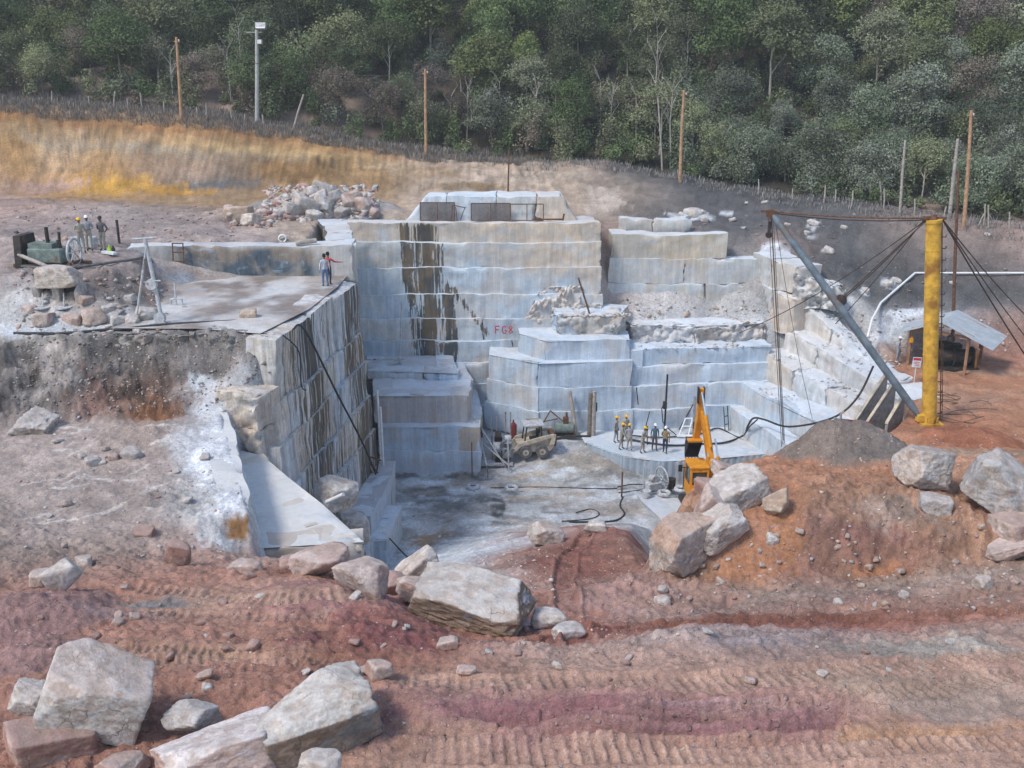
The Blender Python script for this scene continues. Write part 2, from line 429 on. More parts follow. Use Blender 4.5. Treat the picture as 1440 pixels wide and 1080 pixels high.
# the wet ledge
line('E', ('w', -10.9, 40.9, 12.85), ('w', -10.0, 46, 12.85, 'e'), ('w', -9.3, 51, 12.85, 'e'), ('w', -9.9, 52.8, 12.9, 'e'))
dots('E', (300, 440, 44.9), ('z', 250, 420, 12.9, 'e'), ('z', 350, 415, 12.9, 'e'), ('z', 420, 430, 12.9, 'e'))
line('e', ('w', -20.3, 53.4, 12.9), ('w', -14, 53.5, 12.9), ('w', -9.6, 53.6, 12.9))
line('M', ('w', -20.4, 54.5, 14.5), ('w', -14, 54.5, 14.5), ('w', -10.4, 54.6, 14.45))
# rubble slope up to the workers' terrace
line('A', (0, 458, 42.4), (140, 452, 42.9), (200, 446, 43.6), (225, 425, 46.4, 'S'), (215, 398, 50.5, 'S'))
dots('S', (30, 410, 44.4, 'A'), (120, 412, 44.7), (175, 405, 46.3, 'K'))
line('M', (0, 388, 45.4), (80, 384, 45.7), (150, 378, 46.5), (195, 370, 48.6), (205, 355, 51.4))
dots('M', (25, 345, 50.5), (110, 347, 51.0), (180, 345, 52), (0, 325, 54), (100, 320, 56), (230, 318, 58), (25, 292, 66, 'N'), (150, 292, 67), (300, 315, 60), (330, 300, 66, 'S'), (450, 318, 60, 'C'), (430, 330, 56, 'C'))
# foot of the soil cut
line('y', (-20, 275, 79, 'N'), (80, 272, 79, 'Y'), (180, 280, 78), (300, 287, 77), (370, 275, 79), (450, 265, 80), (530, 276, 79, 'y'))
dots('Y', (20, 252, 81), (120, 248, 82, 'Y'), (200, 255, 81.5, 'Y'), (270, 245, 83, 'S'), (330, 243, 83, 'G'), (60, 225, 84.2, 'C'), (180, 222, 84.2, 'S'), (300, 228, 84, 'S'), (420, 225, 84.5, 'y'), (480, 238, 83, 'y'))
dots('Y', (60, 185, 87, 'Y'), (180, 190, 86.8, 'Y'), (300, 200, 86.8, 'Y'), (420, 212, 86.5, 'Y'), (520, 226, 86.3, 'y'), (560, 245, 83.6, 'y'))
line('y', (-40, 145, 89), (25, 150, 89), (140, 153, 90), (253, 161, 90.3), (340, 175, 90.3), (420, 186, 90.5), (510, 201, 91), (600, 216, 91.2, 'C'), (700, 230, 90.5, 'C'), (780, 231, 89.5, 'C'), (820, 226, 89, 'C'), (852, 231, 87.5, 'N'))
line('C', (580, 272, 80), (640, 276, 78.5), (700, 278, 77.5), (780, 284, 76.2), (820, 300, 75), (852, 312, 73.5))
dots('C', (620, 245, 84.5), (700, 252, 83.5), (780, 255, 82.5), (830, 268, 79.5))
dots('C', ('w', -8, 68, 14.0), ('w', 5, 68, 14.0), ('w', -2, 71, 14.1), ('w', 6.2, 70, 13.2, 'N'), (575, 295, 72, 'C'), (480, 290, 73, 'C'), (530, 297, 71, 'y'))
# grey spoil bank on the far side
line('G', (868, 237, 87), (930, 247, 84.5), (1000, 262, 82), (1060, 272, 80), (1100, 278, 79), (1200, 291, 76), (1300, 307, 73, 'S'), (1440, 324, 70, 'N'), (1500, 330, 69, 'N'))
line('G', (882, 302, 74.2), (950, 318, 71.5), (1040, 335, 69.5), (1120, 362, 66.5), (1190, 402, 64.8), (1235, 434, 64.0), (1320, 434, 64.3), (1440, 434, 64.5), (1520, 434, 64.5))
dots('G', (1000, 300, 76), (1100, 318, 73), (1200, 350, 69.5), (1300, 375, 68.2), (1420, 380, 67.6))
line('A', (1215, 462, 62.6), (1235, 446, 63.3), (1320, 446, 63.5, 'W'), (1440, 446, 63.7, 'N'), (1520, 446, 63.7, 'N'))
line('R', (1228, 488, 62.4, 'A'), (1290, 503, 62.4, 'N'), (1330, 500, 62.8), (1440, 497, 63.2), (1540, 497, 63.2))
# hill behind
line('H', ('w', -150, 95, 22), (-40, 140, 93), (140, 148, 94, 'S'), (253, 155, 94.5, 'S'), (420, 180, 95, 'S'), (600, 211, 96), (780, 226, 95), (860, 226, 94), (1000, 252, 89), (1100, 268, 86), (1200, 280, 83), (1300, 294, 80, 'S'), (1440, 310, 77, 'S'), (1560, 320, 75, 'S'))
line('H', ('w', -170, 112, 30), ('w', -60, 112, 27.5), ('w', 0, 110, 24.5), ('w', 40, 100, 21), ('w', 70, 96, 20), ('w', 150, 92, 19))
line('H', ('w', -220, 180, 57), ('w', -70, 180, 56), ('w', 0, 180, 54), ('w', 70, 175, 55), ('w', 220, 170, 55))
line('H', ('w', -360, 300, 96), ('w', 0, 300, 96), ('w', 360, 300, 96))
# right platform and the mound in front
line('O', ('z', 1262, 545, 5.75), ('z', 1270, 525, 5.75), ('z', 1350, 530, 5.75), ('z', 1440, 530, 5.75), ('z', 1560, 530, 5.75))
dots('O', ('z', 1300, 598, 5.75), ('z', 1440, 590, 5.75), ('z', 1560, 590, 5.75), ('z', 1440, 560, 5.75, 'O'))
line('O', ('w', 16.6, 46.6, 5.9), ('w', 19.4, 47.8, 6.0), ('w', 21.2, 50.6, 5.8), ('w', 22.9, 55, 5.75), ('w', 24.0, 60, 5.9), ('w', 23.4, 62.2, 7.2, 'A'))
dots('O', ('z', 1440, 622, 5.8), ('z', 1560, 610, 5.8), ('w', 20, 45, 6.2), ('w', 28, 42, 6.0))
line('X', (925, 800, 26.6), (1000, 815, 26.2), (1060, 815, 26.0, 'O'), (1120, 802, 26.1, 'R'), (1220, 797, 26.2), (1330, 790, 26.2), (1440, 775, 26.6))
line('X', (945, 735, 27.4), (1000, 735, 27.2), (1070, 742, 26.9, 'O'), (1110, 742, 26.9, 'O'), (1150, 722, 27.2), (1230, 714, 27.3), (1300, 730, 27.1), (1370, 738, 27.3), (1440, 718, 27.9))
line('O', (965, 700, 29.0, 'X'), (1020, 672, 30.4), (1050, 660, 31.0), (1110, 696, 28.6), (1170, 692, 28.4, 'X'), (1260, 692, 28.5, 'X'), (1350, 704, 28.3, 'X'), (1440, 692, 28.8, 'X'))
line('O', (975, 690, 30.0), (1030, 654, 32.4), (1060, 645, 33.0), (1110, 652, 31.8), (1180, 654, 31.4), (1260, 657, 31.2), (1340, 657, 31.2, 'X'), (1440, 650, 31.8, 'X'))
line('O', (1085, 641, 35.2), (1150, 640, 35.2), (1250, 638, 35.4), (1340, 634, 36.0), (1440, 634, 36.0))
line('O', ('w', 9.2, 36, 6), ('w', 11.5, 40.5, 5.6), ('w', 14.5, 43.5, 5.4), ('w', 17.6, 44.5, 5.6))
line('S', ('w', 7.2, 32, 5), ('w', 8.2, 37.5, 1.2), ('w', 10, 43, .0), ('w', 16.5, 48.3, .2), ('w', 19.5, 51.6, 1), ('w', 22, 57, 2), ('w', 22.6, 62, 4))
# ramp and pit floor
dots('R', (850, 855, 24.2), (760, 840, 25.0, 'R'), (920, 828, 27.2, 'N'), (900, 800, 30.6, 'R'), (830, 805, 30.5, 'D'), (760, 800, 31, 'R'), (880, 760, 36.8, 'R'), (800, 765, 37.2, 'D'), (740, 775, 37.5, 'R'), (830, 740, 43, 'R'), (890, 735, 43, 'F'), (780, 742, 44, 'R'))
dots('W', (700, 830, 27.2, 'N'), (690, 800, 32.5, 'N'), (640, 830, 28.6), (620, 800, 36), (700, 765, 40.5), (640, 780, 41), (570, 800, 40.5), ('z', 560, 785, .3), ('z', 640, 760, .25), ('z', 740, 742, .3))
dots('f', ('z', 600, 745, 0), ('z', 580, 700, 0, 'F'), ('z', 640, 715, 0, 'f'), ('z', 620, 675, 0, 'F'), ('z', 720, 700, -.05, 'F'), ('z', 700, 665, .05, 'f'), ('z', 760, 690, 0, 'F'), ('z', 800, 720, -.1, 'W'), ('z', 830, 690, 0, 'F'), ('z', 800, 660, .25, 'f'), ('z', 900, 710, -.2, 'W'), ('z', 900, 680, -.1, 'F'), ('z', 960, 715, -.5, 'F'), ('z', 850, 660, .35, 'f'), ('z', 740, 640, .5, 'f'))
dots('F', ('z', 700, 612, .6), ('z', 800, 620, .95, 'W'), ('z', 760, 650, .4, 'f'))
line('F', ('w', 5.0, 58.8, .8), ('w', 6.6, 56.6, .5), ('w', 9, 55.9, -.3), ('w', 12, 56.2, -.6), ('w', 15.2, 57, -.5))
dots('F', ('w', 12, 52, -.55), ('w', 15.5, 53, -.4), ('w', 12, 47, -.4), ('w', 9, 48, -.3), ('w', 9, 60, .6), ('w', 14, 60, .6), ('w', 16.5, 58, .8))
# pit walls: foot and head (the cut blocks are separate meshes in front of these)
line('F', ('w', -9.7, 39.6, 1.5), ('w', -9.45, 42, .6), ('w', -9.0, 46, .1), ('w', -8.5, 51.0, .1), ('w', -9.4, 54.0, .1), ('w', -11.6, 65.2, .2), ('w', -2, 65.5, .6), ('w', 5.0, 65.5, .6), ('w', 8, 64.6, .8), ('w', 15.4, 64.6, 1), ('w', 18.6, 62.4, 1.5), ('w', 21.6, 56, 1.5), ('w', 21.4, 52.5, 1))
line('C', ('w', -10.6, 54.0, 14.3), ('w', -12.6, 66.8, 13.8), ('w', -4, 67.3, 13.9), ('w', 5.3, 67.3, 13.8))
dots('A', ('w', 5.8, 66.0, 7.9), ('w', 7, 67.0, 7.9, 'N'), ('w', 10, 67.0, 7.9), ('w', 13, 67.0, 7.8), ('w', 16, 66.2, 7.8), ('w', 10, 66.0, 7.4), ('w', 8.4, 65.3, 6.5, 'W'), ('w', 12, 65.3, 6.5, 'W'), ('w', 15.6, 65.2, 6.5, 'W'), ('w', 6.4, 66.4, 7.6))
line('N', ('w', 6.0, 68.8, 12.3), ('w', 7, 69.0, 12.7), ('w', 12, 69.0, 12.8), ('w', 17.5, 69, 12.2), ('w', 20, 66.0, 11.2, 'G'))
dots('A', ('w', 22.5, 63.4, 9.0), ('w', 19.5, 63.5, 7.0), ('w', 21.5, 60, 5.4), ('w', 23.8, 63.0, 8.0))
dots('S', ('w', -40, 38, 10.2), ('w', -36, 28, 9.8), ('w', -46, 46, 13.2), ('w', -62, 60, 14.6), ('w', -36, 15, 13), ('w', -30, 41.5, 12.4), ('w', -30, 38.2, 10.2))  # unseen ground added on the left, kept low so its shadow stays out
PTS = np.array(pts); NP_ = len(pts)
COLS = np.array([PAL[c] for c in cods])

tri = delaunay_2d_cdt([Vector(p[:2]) for p in pts], cons, [], 0, 1e-4)
tv, tf, orig = tri[0], tri[2], tri[3]
TX = np.array([tuple(v) for v in tv])
TZ = np.zeros(len(tv)); TC = np.zeros((len(tv), 4))
for i, o in enumerate(orig):
    if o: TZ[i] = PTS[o[0], 2]; TC[i] = COLS[o[0]]
    else:                       # a crossing made by the triangulation
        d = np.hypot(PTS[:, 0]-TX[i, 0], PTS[:, 1]-TX[i, 1]); k = np.argsort(d)[:3]; w = 1/(d[k]+.01); w /= w.sum()
        TZ[i] = (PTS[k, 2]*w).sum(); TC[i] = (COLS[k]*w[:, None]).sum(0)

NU, NV = 920, 760
U = np.linspace(-.86, .86, NU)
Yv = np.concatenate([np.geomspace(9.5, 66, 600), np.geomspace(66.2, 285, 160)])
GX, GY = U[None, :]*Yv[:, None], np.repeat(Yv[:, None], NU, 1)
GZ = np.full((NV, NU), np.nan); GC = np.zeros((NV, NU, 4))
for f in tf:
    a, b, c = (TX[k] for k in f)
    den = (b[1]-c[1])*(a[0]-c[0])+(c[0]-b[0])*(a[1]-c[1])
    if abs(den) < 1e-9: continue
    ys = [a[1], b[1], c[1]]; us = [q[0]/max(q[1], 1) for q in (a, b, c)]
    i0, i1 = np.searchsorted(Yv, min(ys)), np.searchsorted(Yv, max(ys), 'right')
    j0, j1 = np.searchsorted(U, min(us)), np.searchsorted(U, max(us), 'right')
    if i1 <= i0 or j1 <= j0: continue
    X, Y = GX[i0:i1, j0:j1], GY[i0:i1, j0:j1]
    l1 = ((b[1]-c[1])*(X-c[0])+(c[0]-b[0])*(Y-c[1]))/den
    l2 = ((c[1]-a[1])*(X-c[0])+(a[0]-c[0])*(Y-c[1]))/den
    l3 = 1-l1-l2
    m = (l1 >= -1e-6) & (l2 >= -1e-6) & (l3 >= -1e-6)
    if not m.any(): continue
    k = list(f)
    GZ[i0:i1, j0:j1][m] = (l1*TZ[k[0]]+l2*TZ[k[1]]+l3*TZ[k[2]])[m]
    GC[i0:i1, j0:j1][m] = (l1[..., None]*TC[k[0]]+l2[..., None]*TC[k[1]]+l3[..., None]*TC[k[2]])[m]
# anything outside the survey takes its neighbour's height
for i in range(NV):
    r = GZ[i]; ok = ~np.isnan(r)
    if not ok.any(): GZ[i] = GZ[i-1]; GC[i] = GC[i-1]; continue
    xs = np.arange(NU); GZ[i] = np.interp(xs, xs[ok], r[ok])
    for k in range(4): GC[i, :, k] = np.interp(xs, xs[ok], GC[i, ok, k])
def blur(A, n=1):
    for _ in range(n):
        P = np.pad(A, ((1, 1), (1, 1))+((0, 0),)*(A.ndim-2), 'edge')
        A = (P[:-2, 1:-1]+2*P[1:-1, 1:-1]+P[2:, 1:-1])/4
        P = np.pad(A, ((1, 1), (1, 1))+((0, 0),)*(A.ndim-2), 'edge')
        A = (P[1:-1, :-2]+2*P[1:-1, 1:-1]+P[1:-1, 2:])/4
    return A
GZ = blur(GZ, 5); GC = blur(GC, 14)
RGH = GC[..., 3]

def bilin(A, x, y):
    u = np.clip((x/np.maximum(y, 1)-U[0])/(U[1]-U[0]), 0, NU-1.001)
    v = np.clip(np.interp(y, Yv, np.arange(NV)), 0, NV-1.001)
    i, j = v.astype(int), u.astype(int); fv, fu = v-i, u-j
    if A.ndim == 3: fv, fu = fv[..., None], fu[..., None]
    return (A[i, j]*(1-fv)*(1-fu)+A[i+1, j]*fv*(1-fu)+A[i, j+1]*(1-fv)*fu+A[i+1, j+1]*fv*fu)
def zt(x, y): return float(bilin(GZ, np.array([x]), np.array([y]))[0])
def hit(px, py, y0=10.0, y1=284.0):
    """where the line of sight through this point of the photograph meets the ground"""
    u, v = (px-720)/F, (540-py)/F
    dy = cp+v*sp; sx, sz = u/dy, (-sp+v*cp)/dy
    Y = np.geomspace(y0, y1, 2400)
    below = CZ+sz*Y <= bilin(GZ, sx*Y, Y)
    k = int(np.argmax(below)) if below.any() else len(Y)-1
    return Vector((sx*Y[k], Y[k], CZ+sz*Y[k]))

# --- soil heaps, ruts and crawler tracks pressed into the surface
def heap(px, py, Y, r, h, col, rough=.1):
    global GZ, GC
    x, y, _ = at(px, py, Y)
    d = np.hypot(GX-x, (GY-y)*1.15)/r
    d = d*(1+.16*vnoise(GX*.9, GY*.9, GX*0+3))
    w = np.clip(1-d, 0, 1); GZ = GZ+h*(w*(.65+.35*sstep(0, .5, w))); k = sstep(0, .25, w)[..., None]
    GC[..., :3] = GC[..., :3]*(1-k)+np.array(col)*k
def patch(px, py, rx, ry, col, rz=0, soft=.5, k=1., wob=.5):
    """a patch of another soil: an ellipse on the ground round the point hit"""
    c = hit(px, py); ca, sa = math.cos(rz), math.sin(rz)
    dx, dy = GX-c.x, GY-c.y
    a, b = (dx*ca+dy*sa)/rx, (-dx*sa+dy*ca)/ry
    near = (np.abs(a) < 2) & (np.abs(b) < 2)
    if not near.any(): return
    d = np.hypot(a[near], b[near])
    d = d+wob*fbm(GX[near]*1.3, GY[near]*1.3, GX[near]*0+px, 5)*.6+.4*wob*fbm(GX[near]*6, GY[near]*6, GX[near]*0+py, 3)
    w = (sstep(1, 1-soft, d)*k)[:, None]
    GC[near, :3] = GC[near, :3]*(1-w)+np.array(col[:3])*w
def rut(path, width, depth, pitch=.21, bars=True, col=None, kc=.7, bar_d=.05, lip=.06):
    """a crawler track or wheel rut along a path of points"""
    global GZ
    P = [hit(*p) for p in path]
    S = 0
    for a, b in zip(P[:-1], P[1:]):
        d = Vector((b.x-a.x, b.y-a.y)); L = d.length
        if L < 1e-3: continue
        d /= L
        sl = (GX >= min(a.x, b.x)-1) & (GX <= max(a.x, b.x)+1) & (GY >= min(a.y, b.y)-1) & (GY <= max(a.y, b.y)+1)
        X, Y = GX[sl]-a.x, GY[sl]-a.y
        s = X*d.x+Y*d.y; t = -X*d.y+Y*d.x
        t = t+.07*vnoise(GX[sl]*.8, GY[sl]*.8, X*0+1)
        inn = (s >= 0) & (s < L)
        e = sstep(width/2+.05, width/2-.05, np.abs(t))*inn
        fade = .45+.55*sstep(-.5, .1, vnoise(GX[sl]*1.1, GY[sl]*1.1, X*0+9))
        dz = -depth*e+lip*np.exp(-((np.abs(t)-width/2-.08)/.07)**2)*inn
        bar = sstep(-.2, .5, np.sin((S+s+.25*t)*2*math.pi/pitch))
        if bars: dz = dz+bar_d*e*fade*bar
        GZ[sl] += dz
        if col is not None:
            n = np.clip(vnoise(GX[sl]*1.5, GY[sl]*1.5, X*0+4)*.5+.6, 0, 1)
            w = (e*kc*n)[:, None]; cc = np.array(col)[None, :]*(1 if not bars else (.80+.34*bar)[:, None]); GC[sl, :3] = GC[sl, :3]*(1-w)+cc*w
        S += L
Wc, Tc, Oc, Dc, Kc = (.58, .60, .62), (.39, .255, .19), (.40, .175, .085), (.20, .085, .065), (.10, .09, .085)
# heaps
heap(1212, 622, 33.6, 3.1, 1.5, (.20, .165, .14))
heap(1150, 634, 33.4, 1.8, .55, (.21, .165, .135))
heap(470, 835, 21.3, 2.6, .55, (.285, .15, .13))
heap(560, 880, 19.2, 1.7, .35, (.25, .11, .09))
heap(40, 870, 20.0, 2.4, .7, (.27, .16, .14))
heap(865, 752, 39.0, 1.5, .35, (.25, .12, .095)); heap(765, 800, 32.0, 1.1, .3, (.25, .115, .09))
heap(1370, 612, 46.0, 3.2, .9, (.33, .13, .07))
heap(60, 935, 17.6, 1.4, .35, (.27, .16, .14))
heap(455, 303, 70.5, 6.0, 1.9, (.30, .27, .245), .2); heap(340, 312, 64, 2.6, .7, (.36, .28, .23))
# bedded colours
patch(150, 262, 4.5, 2.2, (.46, .25, .05)); patch(240, 268, 4.0, 1.6, (.42, .22, .045)); patch(310, 258, 5, 1.2, (.13, .125, .12), 0, .6)
patch(60, 262, 4, 1.5, (.42, .27, .20)); patch(60, 285, 8, 3, (.32, .24, .21), 0, .6, .7)
patch(420, 238, 4.6, 3.0, (.22, .125, .05), 0, .6); patch(470, 225, 4, 2, (.27, .17, .075), 0, .7, .8)
patch(640, 262, 2.4, 1.8, (.25, .18, .11)); patch(680, 262, 1.6, 1.8, (.27, .18, .10)); patch(270, 215, 16, .9, (.28, .24, .19), -.03, .7, .5); patch(150, 205, 16, 1.1, (.30, .25, .18), -.03, .7, .5)
patch(360, 212, 12, .8, (.44, .30, .14), 0, .7, .7); patch(100, 172, 20, .7, (.30, .14, .05), -.02, .6, .8); patch(400, 195, 18, .8, (.32, .16, .06), -.05, .7, .7)
patch(750, 250, 6, 3, (.42, .33, .25)); patch(850, 280, 2, 4, (.45, .37, .30)); patch(300, 512, 3, .8, (.15, .135, .125), 0, .7, .9, .9); patch(330, 480, 2, .4, (.2, .18, .165), 0, .7, .8, .8); patch(590, 240, 5, 2.5, (.40, .28, .17))
# the pit floor
patch(605, 752, 1.9, 3.0, (0.390, 0.260, 0.156)); patch(640, 700, 2.6, 2.0, (0.208, 0.215, 0.208), .3); patch(700, 690, 1.6, 1.3, (0.130, 0.143, 0.150)); patch(590, 680, 2, 1.2, (.42, .45, .47))
patch(800, 655, 4.5, 1.6, (0.299, 0.273, 0.234)); patch(740, 665, 2.5, .8, (0.403, 0.325, 0.247)); patch(870, 690, 3, 1.3, (.47, .49, .50)); patch(790, 705, 2.4, 1.2, (.46, .48, .49)); patch(850, 720, 4, 1.4, (.46, .47, .48))
patch(740, 685, 3.4, .5, (0.442, 0.364, 0.286)); patch(680, 735, 1.6, .8, (.50, .53, .55)); patch(620, 665, 2.2, .5, (.50, .53, .55)); patch(560, 670, 1.5, .8, (0.169, 0.169, 0.169)); patch(720, 735, 2.0, .5, (0.195, 0.195, 0.195)); patch(880, 665, 3.0, .6, (0.195, 0.195, 0.189), .1)
patch(790, 600, 4, 1.5, (.52, .55, .57)); patch(820, 610, 3, 1.2, (.54, .57, .59)); patch(690, 745, 3.2, .8, (.56, .59, .62)); patch(770, 735, 2, .6, (.50, .52, .54)); patch(640, 770, 3.5, 1.6, (.56, .59, .62)); patch(920, 705, 1.6, 1.0, (.48, .50, .52))
for k in range(44):      # scuffs, puddle rims and drill fines on the floor
    px, py = random.uniform(560, 900), random.uniform(655, 740)
    patch(px, py, random.uniform(.4, 2.2), random.uniform(.12, .5), random.choice([(0.182, 0.182, 0.182), (.48, .50, .52), (0.338, 0.286, 0.234), (0.221, 0.215, 0.208)]), random.uniform(-.5, .5), .6, .75)
patch(692, 698, .9, 1.1, (.12, .125, .13), 0, .6, .75, .9); patch(700, 712, .5, 2.0, (.07, .072, .075), 0, .2, .95, .2); patch(650, 672, 3, .7, (.12, .125, .125), 0, .4, .9); patch(600, 690, 1.6, .9, (.14, .14, .135), 0, .4, .9)  # first two patches: shade inside a hole, painted flat on the floor
# the wet ledge
patch(340, 425, 3.4, 2.6, (.25, .20, .165)); patch(430, 418, 2.6, 3.0, (.20, .155, .125), 0, .6, .9); patch(270, 418, 2.0, 1.2, (.17, .15, .13)); patch(450, 400, 2.4, 1.5, (.30, .25, .22)); patch(300, 398, 4, .8, (.25, .26, .28))
patch(205, 452, 3.4, .9, (.60, .60, .58)); patch(300, 453, 2.6, .7, (.58, .57, .55)); patch(260, 440, 1.8, .6, (.56, .52, .45)); patch(370, 452, 1.6, .6, (.55, .54, .52)); patch(330, 400, 2.0, .4, (.52, .44, .38)); patch(80, 464, 4, .5, (.44, .46, .48))
for k in range(16):
    px, py = random.uniform(260, 460), random.uniform(398, 450)
    patch(px, py, random.uniform(.5, 1.8), random.uniform(.1, .35), random.choice([(.10, .08, .065), (.46, .42, .38), (.5, .47, .44)]), random.uniform(-.6, .2), .6, .7)
# rubble face and bench
patch(240, 575, 1.5, .7, (.21, .10, .05), 0, .8, .8, .9); patch(215, 582, 1.0, .5, (.23, .10, .045), 0, .8, .8, .9); patch(140, 560, 1.6, 1.1, (.13, .075, .06), 0, .8, .8, .9); patch(60, 540, 2, .8, (.19, .17, .155)); patch(50, 505, 2, .7, (.24, .21, .19))
patch(285, 535, .9, .5, (.56, .57, .57)); patch(300, 640, 1.0, 4.0, (.60, .61, .62), .12, .5); patch(325, 700, .8, 2.4, (.60, .61, .62), .2); patch(270, 620, 1.2, 1.4, (.5, .5, .5), 0, .6, .6); patch(310, 745, 1.2, .9, (.48, .47, .46)); patch(335, 745, .5, .5, (.32, .17, .07))
for k in range(46):      # bucket scrapes showing pale stone under the dirt
    px, py = random.uniform(40, 270), random.uniform(600, 745)
    patch(px, py, random.uniform(.3, 1.1), random.uniform(.06, .12), (.60, .54, .48), random.choice([.2, .3, .9, 1.2, -.3, .1])+random.uniform(-.15, .15), .6, .8, .35)
# the near road
patch(900, 1015, 3.6, .5, (.295, .155, .145), 0, .8, .75, .9); patch(1080, 1020, 2.4, .45, (.29, .15, .145), 0, .8, .75, .9); patch(720, 1000, 2.4, .4, (.26, .12, .12), 0, .6, .8); patch(1050, 992, 2.6, .3, (.39, .25, .25), 0, .7, .7)
patch(1330, 1030, 1.8, .35, (.38, .22, .145), 0, .8, .8, .9); patch(1250, 960, 2.4, .8, (.33, .235, .175), 0, .7, .8); patch(1350, 990, 2.2, .7, (.36, .27, .215), 0, .7, .8)
patch(1050, 905, 1.5, .5, (.39, .32, .31), .05, .7, .8, .9); patch(960, 900, 1.4, .45, (.38, .30, .27), 0, .7, .8, .9); patch(1330, 915, 2.4, .6, (.30, .255, .215)); patch(740, 880, .9, .8, (.37, .27, .25)); patch(870, 832, 3.0, 2.4, (.34, .215, .185), 0, .7, .8); patch(960, 850, 2, 1, (.30, .19, .15)); patch(800, 830, .7, 3, (.25, .11, .085), -.1, .8, .7, .9)
patch(780, 800, .6, 4, (.25, .115, .09), .1, .8, .8, .9); patch(1050, 872, 5, .9, (.20, .088, .062), 0, .6, .9); patch(1280, 868, 4, .5, (.21, .095, .06), 0, .7, .8)
patch(350, 845, 4, .8, (.34, .215, .155), -.1, .7, .8); patch(280, 915, 3.0, .5, (.36, .22, .14), -.12, .7, .8); patch(560, 900, 1.2, 1.1, (.235, .095, .085), 0, .7); patch(430, 900, .9, .7, (.22, .095, .085), 0, .7); patch(180, 870, 1.6, .6, (.30, .20, .18), 0, .7); patch(230, 850, 1.2, .4, (.23, .20, .185)); patch(350, 700, 1, 1, (.5, .5, .5))
# the mound
patch(1100, 770, .8, 2.2, (.40, .19, .09), -.25, .7, .85, .9); patch(1060, 800, 1.2, .6, (.38, .185, .10), 0, .8, .8, .9); patch(1180, 745, 1.4, .8, (.29, .16, .125), 0, .8, .8, .9); patch(1240, 770, 1.6, .5, (.29, .15, .115)); patch(1270, 715, 2.0, 1.0, (.30, .225, .18), 0, .8, .8, .9); patch(1040, 690, .9, 1.2, (.37, .16, .085)); patch(1390, 640, 3.0, 2, (.33, .22, .15))
patch(1330, 560, 6, 3, (.47, .27, .17), 0, .8, .7); patch(1400, 525, 5, 1, (.40, .27, .19), 0, .8, .7); patch(1320, 600, 4, 2, (.36, .145, .07), 0, .8, .6); patch(1260, 785, 1.6, .5, (.27, .145, .10)); patch(1240, 800, .9, .4, (.36, .17, .09))
# white waste thrown on the grey spoil
for px, py, rx, ry in ((975, 305, 2.2, 1.2), (1145, 318, .5, .9), (1135, 330, .8, .3), (1090, 350, 1.2, .5), (1166, 355, .7, .4), (1215, 412, .4, .6), (1250, 402, .8, .5), (1180, 430, 1.6, .6), (1285, 440, 2.2, .4), (1250, 470, 1.6, .6), (1020, 300, .6, .4)):
    patch(px, py, rx, ry, (.55, .56, .57), random.uniform(-.6, .6), .4)
# crawler tracks and ruts
rut([(560, 958), (700, 962), (860, 962), (1000, 960), (1160, 950), (1300, 938), (1440, 925)], .58, .05, .21, True, Tc, .85)
rut([(600, 1052), (760, 1058), (960, 1058), (1160, 1056), (1440, 1045)], .55, .05, .2, True, Tc, .8)
rut([(980, 1000), (1160, 985), (1300, 972), (1440, 955)], .5, .04, .2, True, (.36, .25, .19), .6)
rut([(700, 1018), (900, 1012), (1080, 1008), (1190, 1006)], .2, .1, .3, False, (.38, .235, .225), .6, 0, .1)
rut([(760, 1030), (930, 1024), (1100, 1022), (1180, 1018)], .16, .08, .3, False, (.27, .14, .14), .6, 0, .09)
rut([(760, 1000), (930, 996), (1100, 990), (1250, 990)], .18, .09, .3, False, (.42, .27, .25), .6, 0, .1)
rut([(560, 1030), (800, 1030), (1060, 1032), (1200, 1030)], .2, .04, .3, False, (.37, .21, .145), .6, 0, .05)
rut([(1180, 1040), (1320, 1030), (1440, 1022)], .22, .04, .3, False, (.40, .23, .13), .8, 0, .05)
rut([(200, 935), (300, 925), (420, 925), (500, 935)], .5, .05, .2, True, Tc, .7)
rut([(60, 905), (180, 915), (320, 912), (430, 915)], .5, .045, .2, True, Tc, .6)
rut([(180, 826), (280, 838), (400, 842), (480, 838)], .55, .05, .24, True, Tc, .7)
rut([(150, 855), (280, 865), (420, 868), (470, 862)], .5, .045, .24, True, Tc, .6)
rut([(750, 905), (900, 882), (1100, 876), (1300, 866), (1440, 862)], .7, .14, .3, False, Dc, .6, 0, .12)
rut([(820, 905), (800, 860), (790, 820), (800, 780), (830, 750)], .6, .09, .3, True, Dc, .3, .02, .1)
rut([(1440, 830), (1300, 850), (1150, 860)], .5, .07, .3, False, (.34, .21, .15), .6, 0, .06)
for k in range(12):      # teeth marks in the soil cut
    x0 = 60+k*34
    patch(x0, 195+random.uniform(-8, 12)+k*1.5, .16, 2.6, (.50, .36, .18), .15, .6, .5, .3)
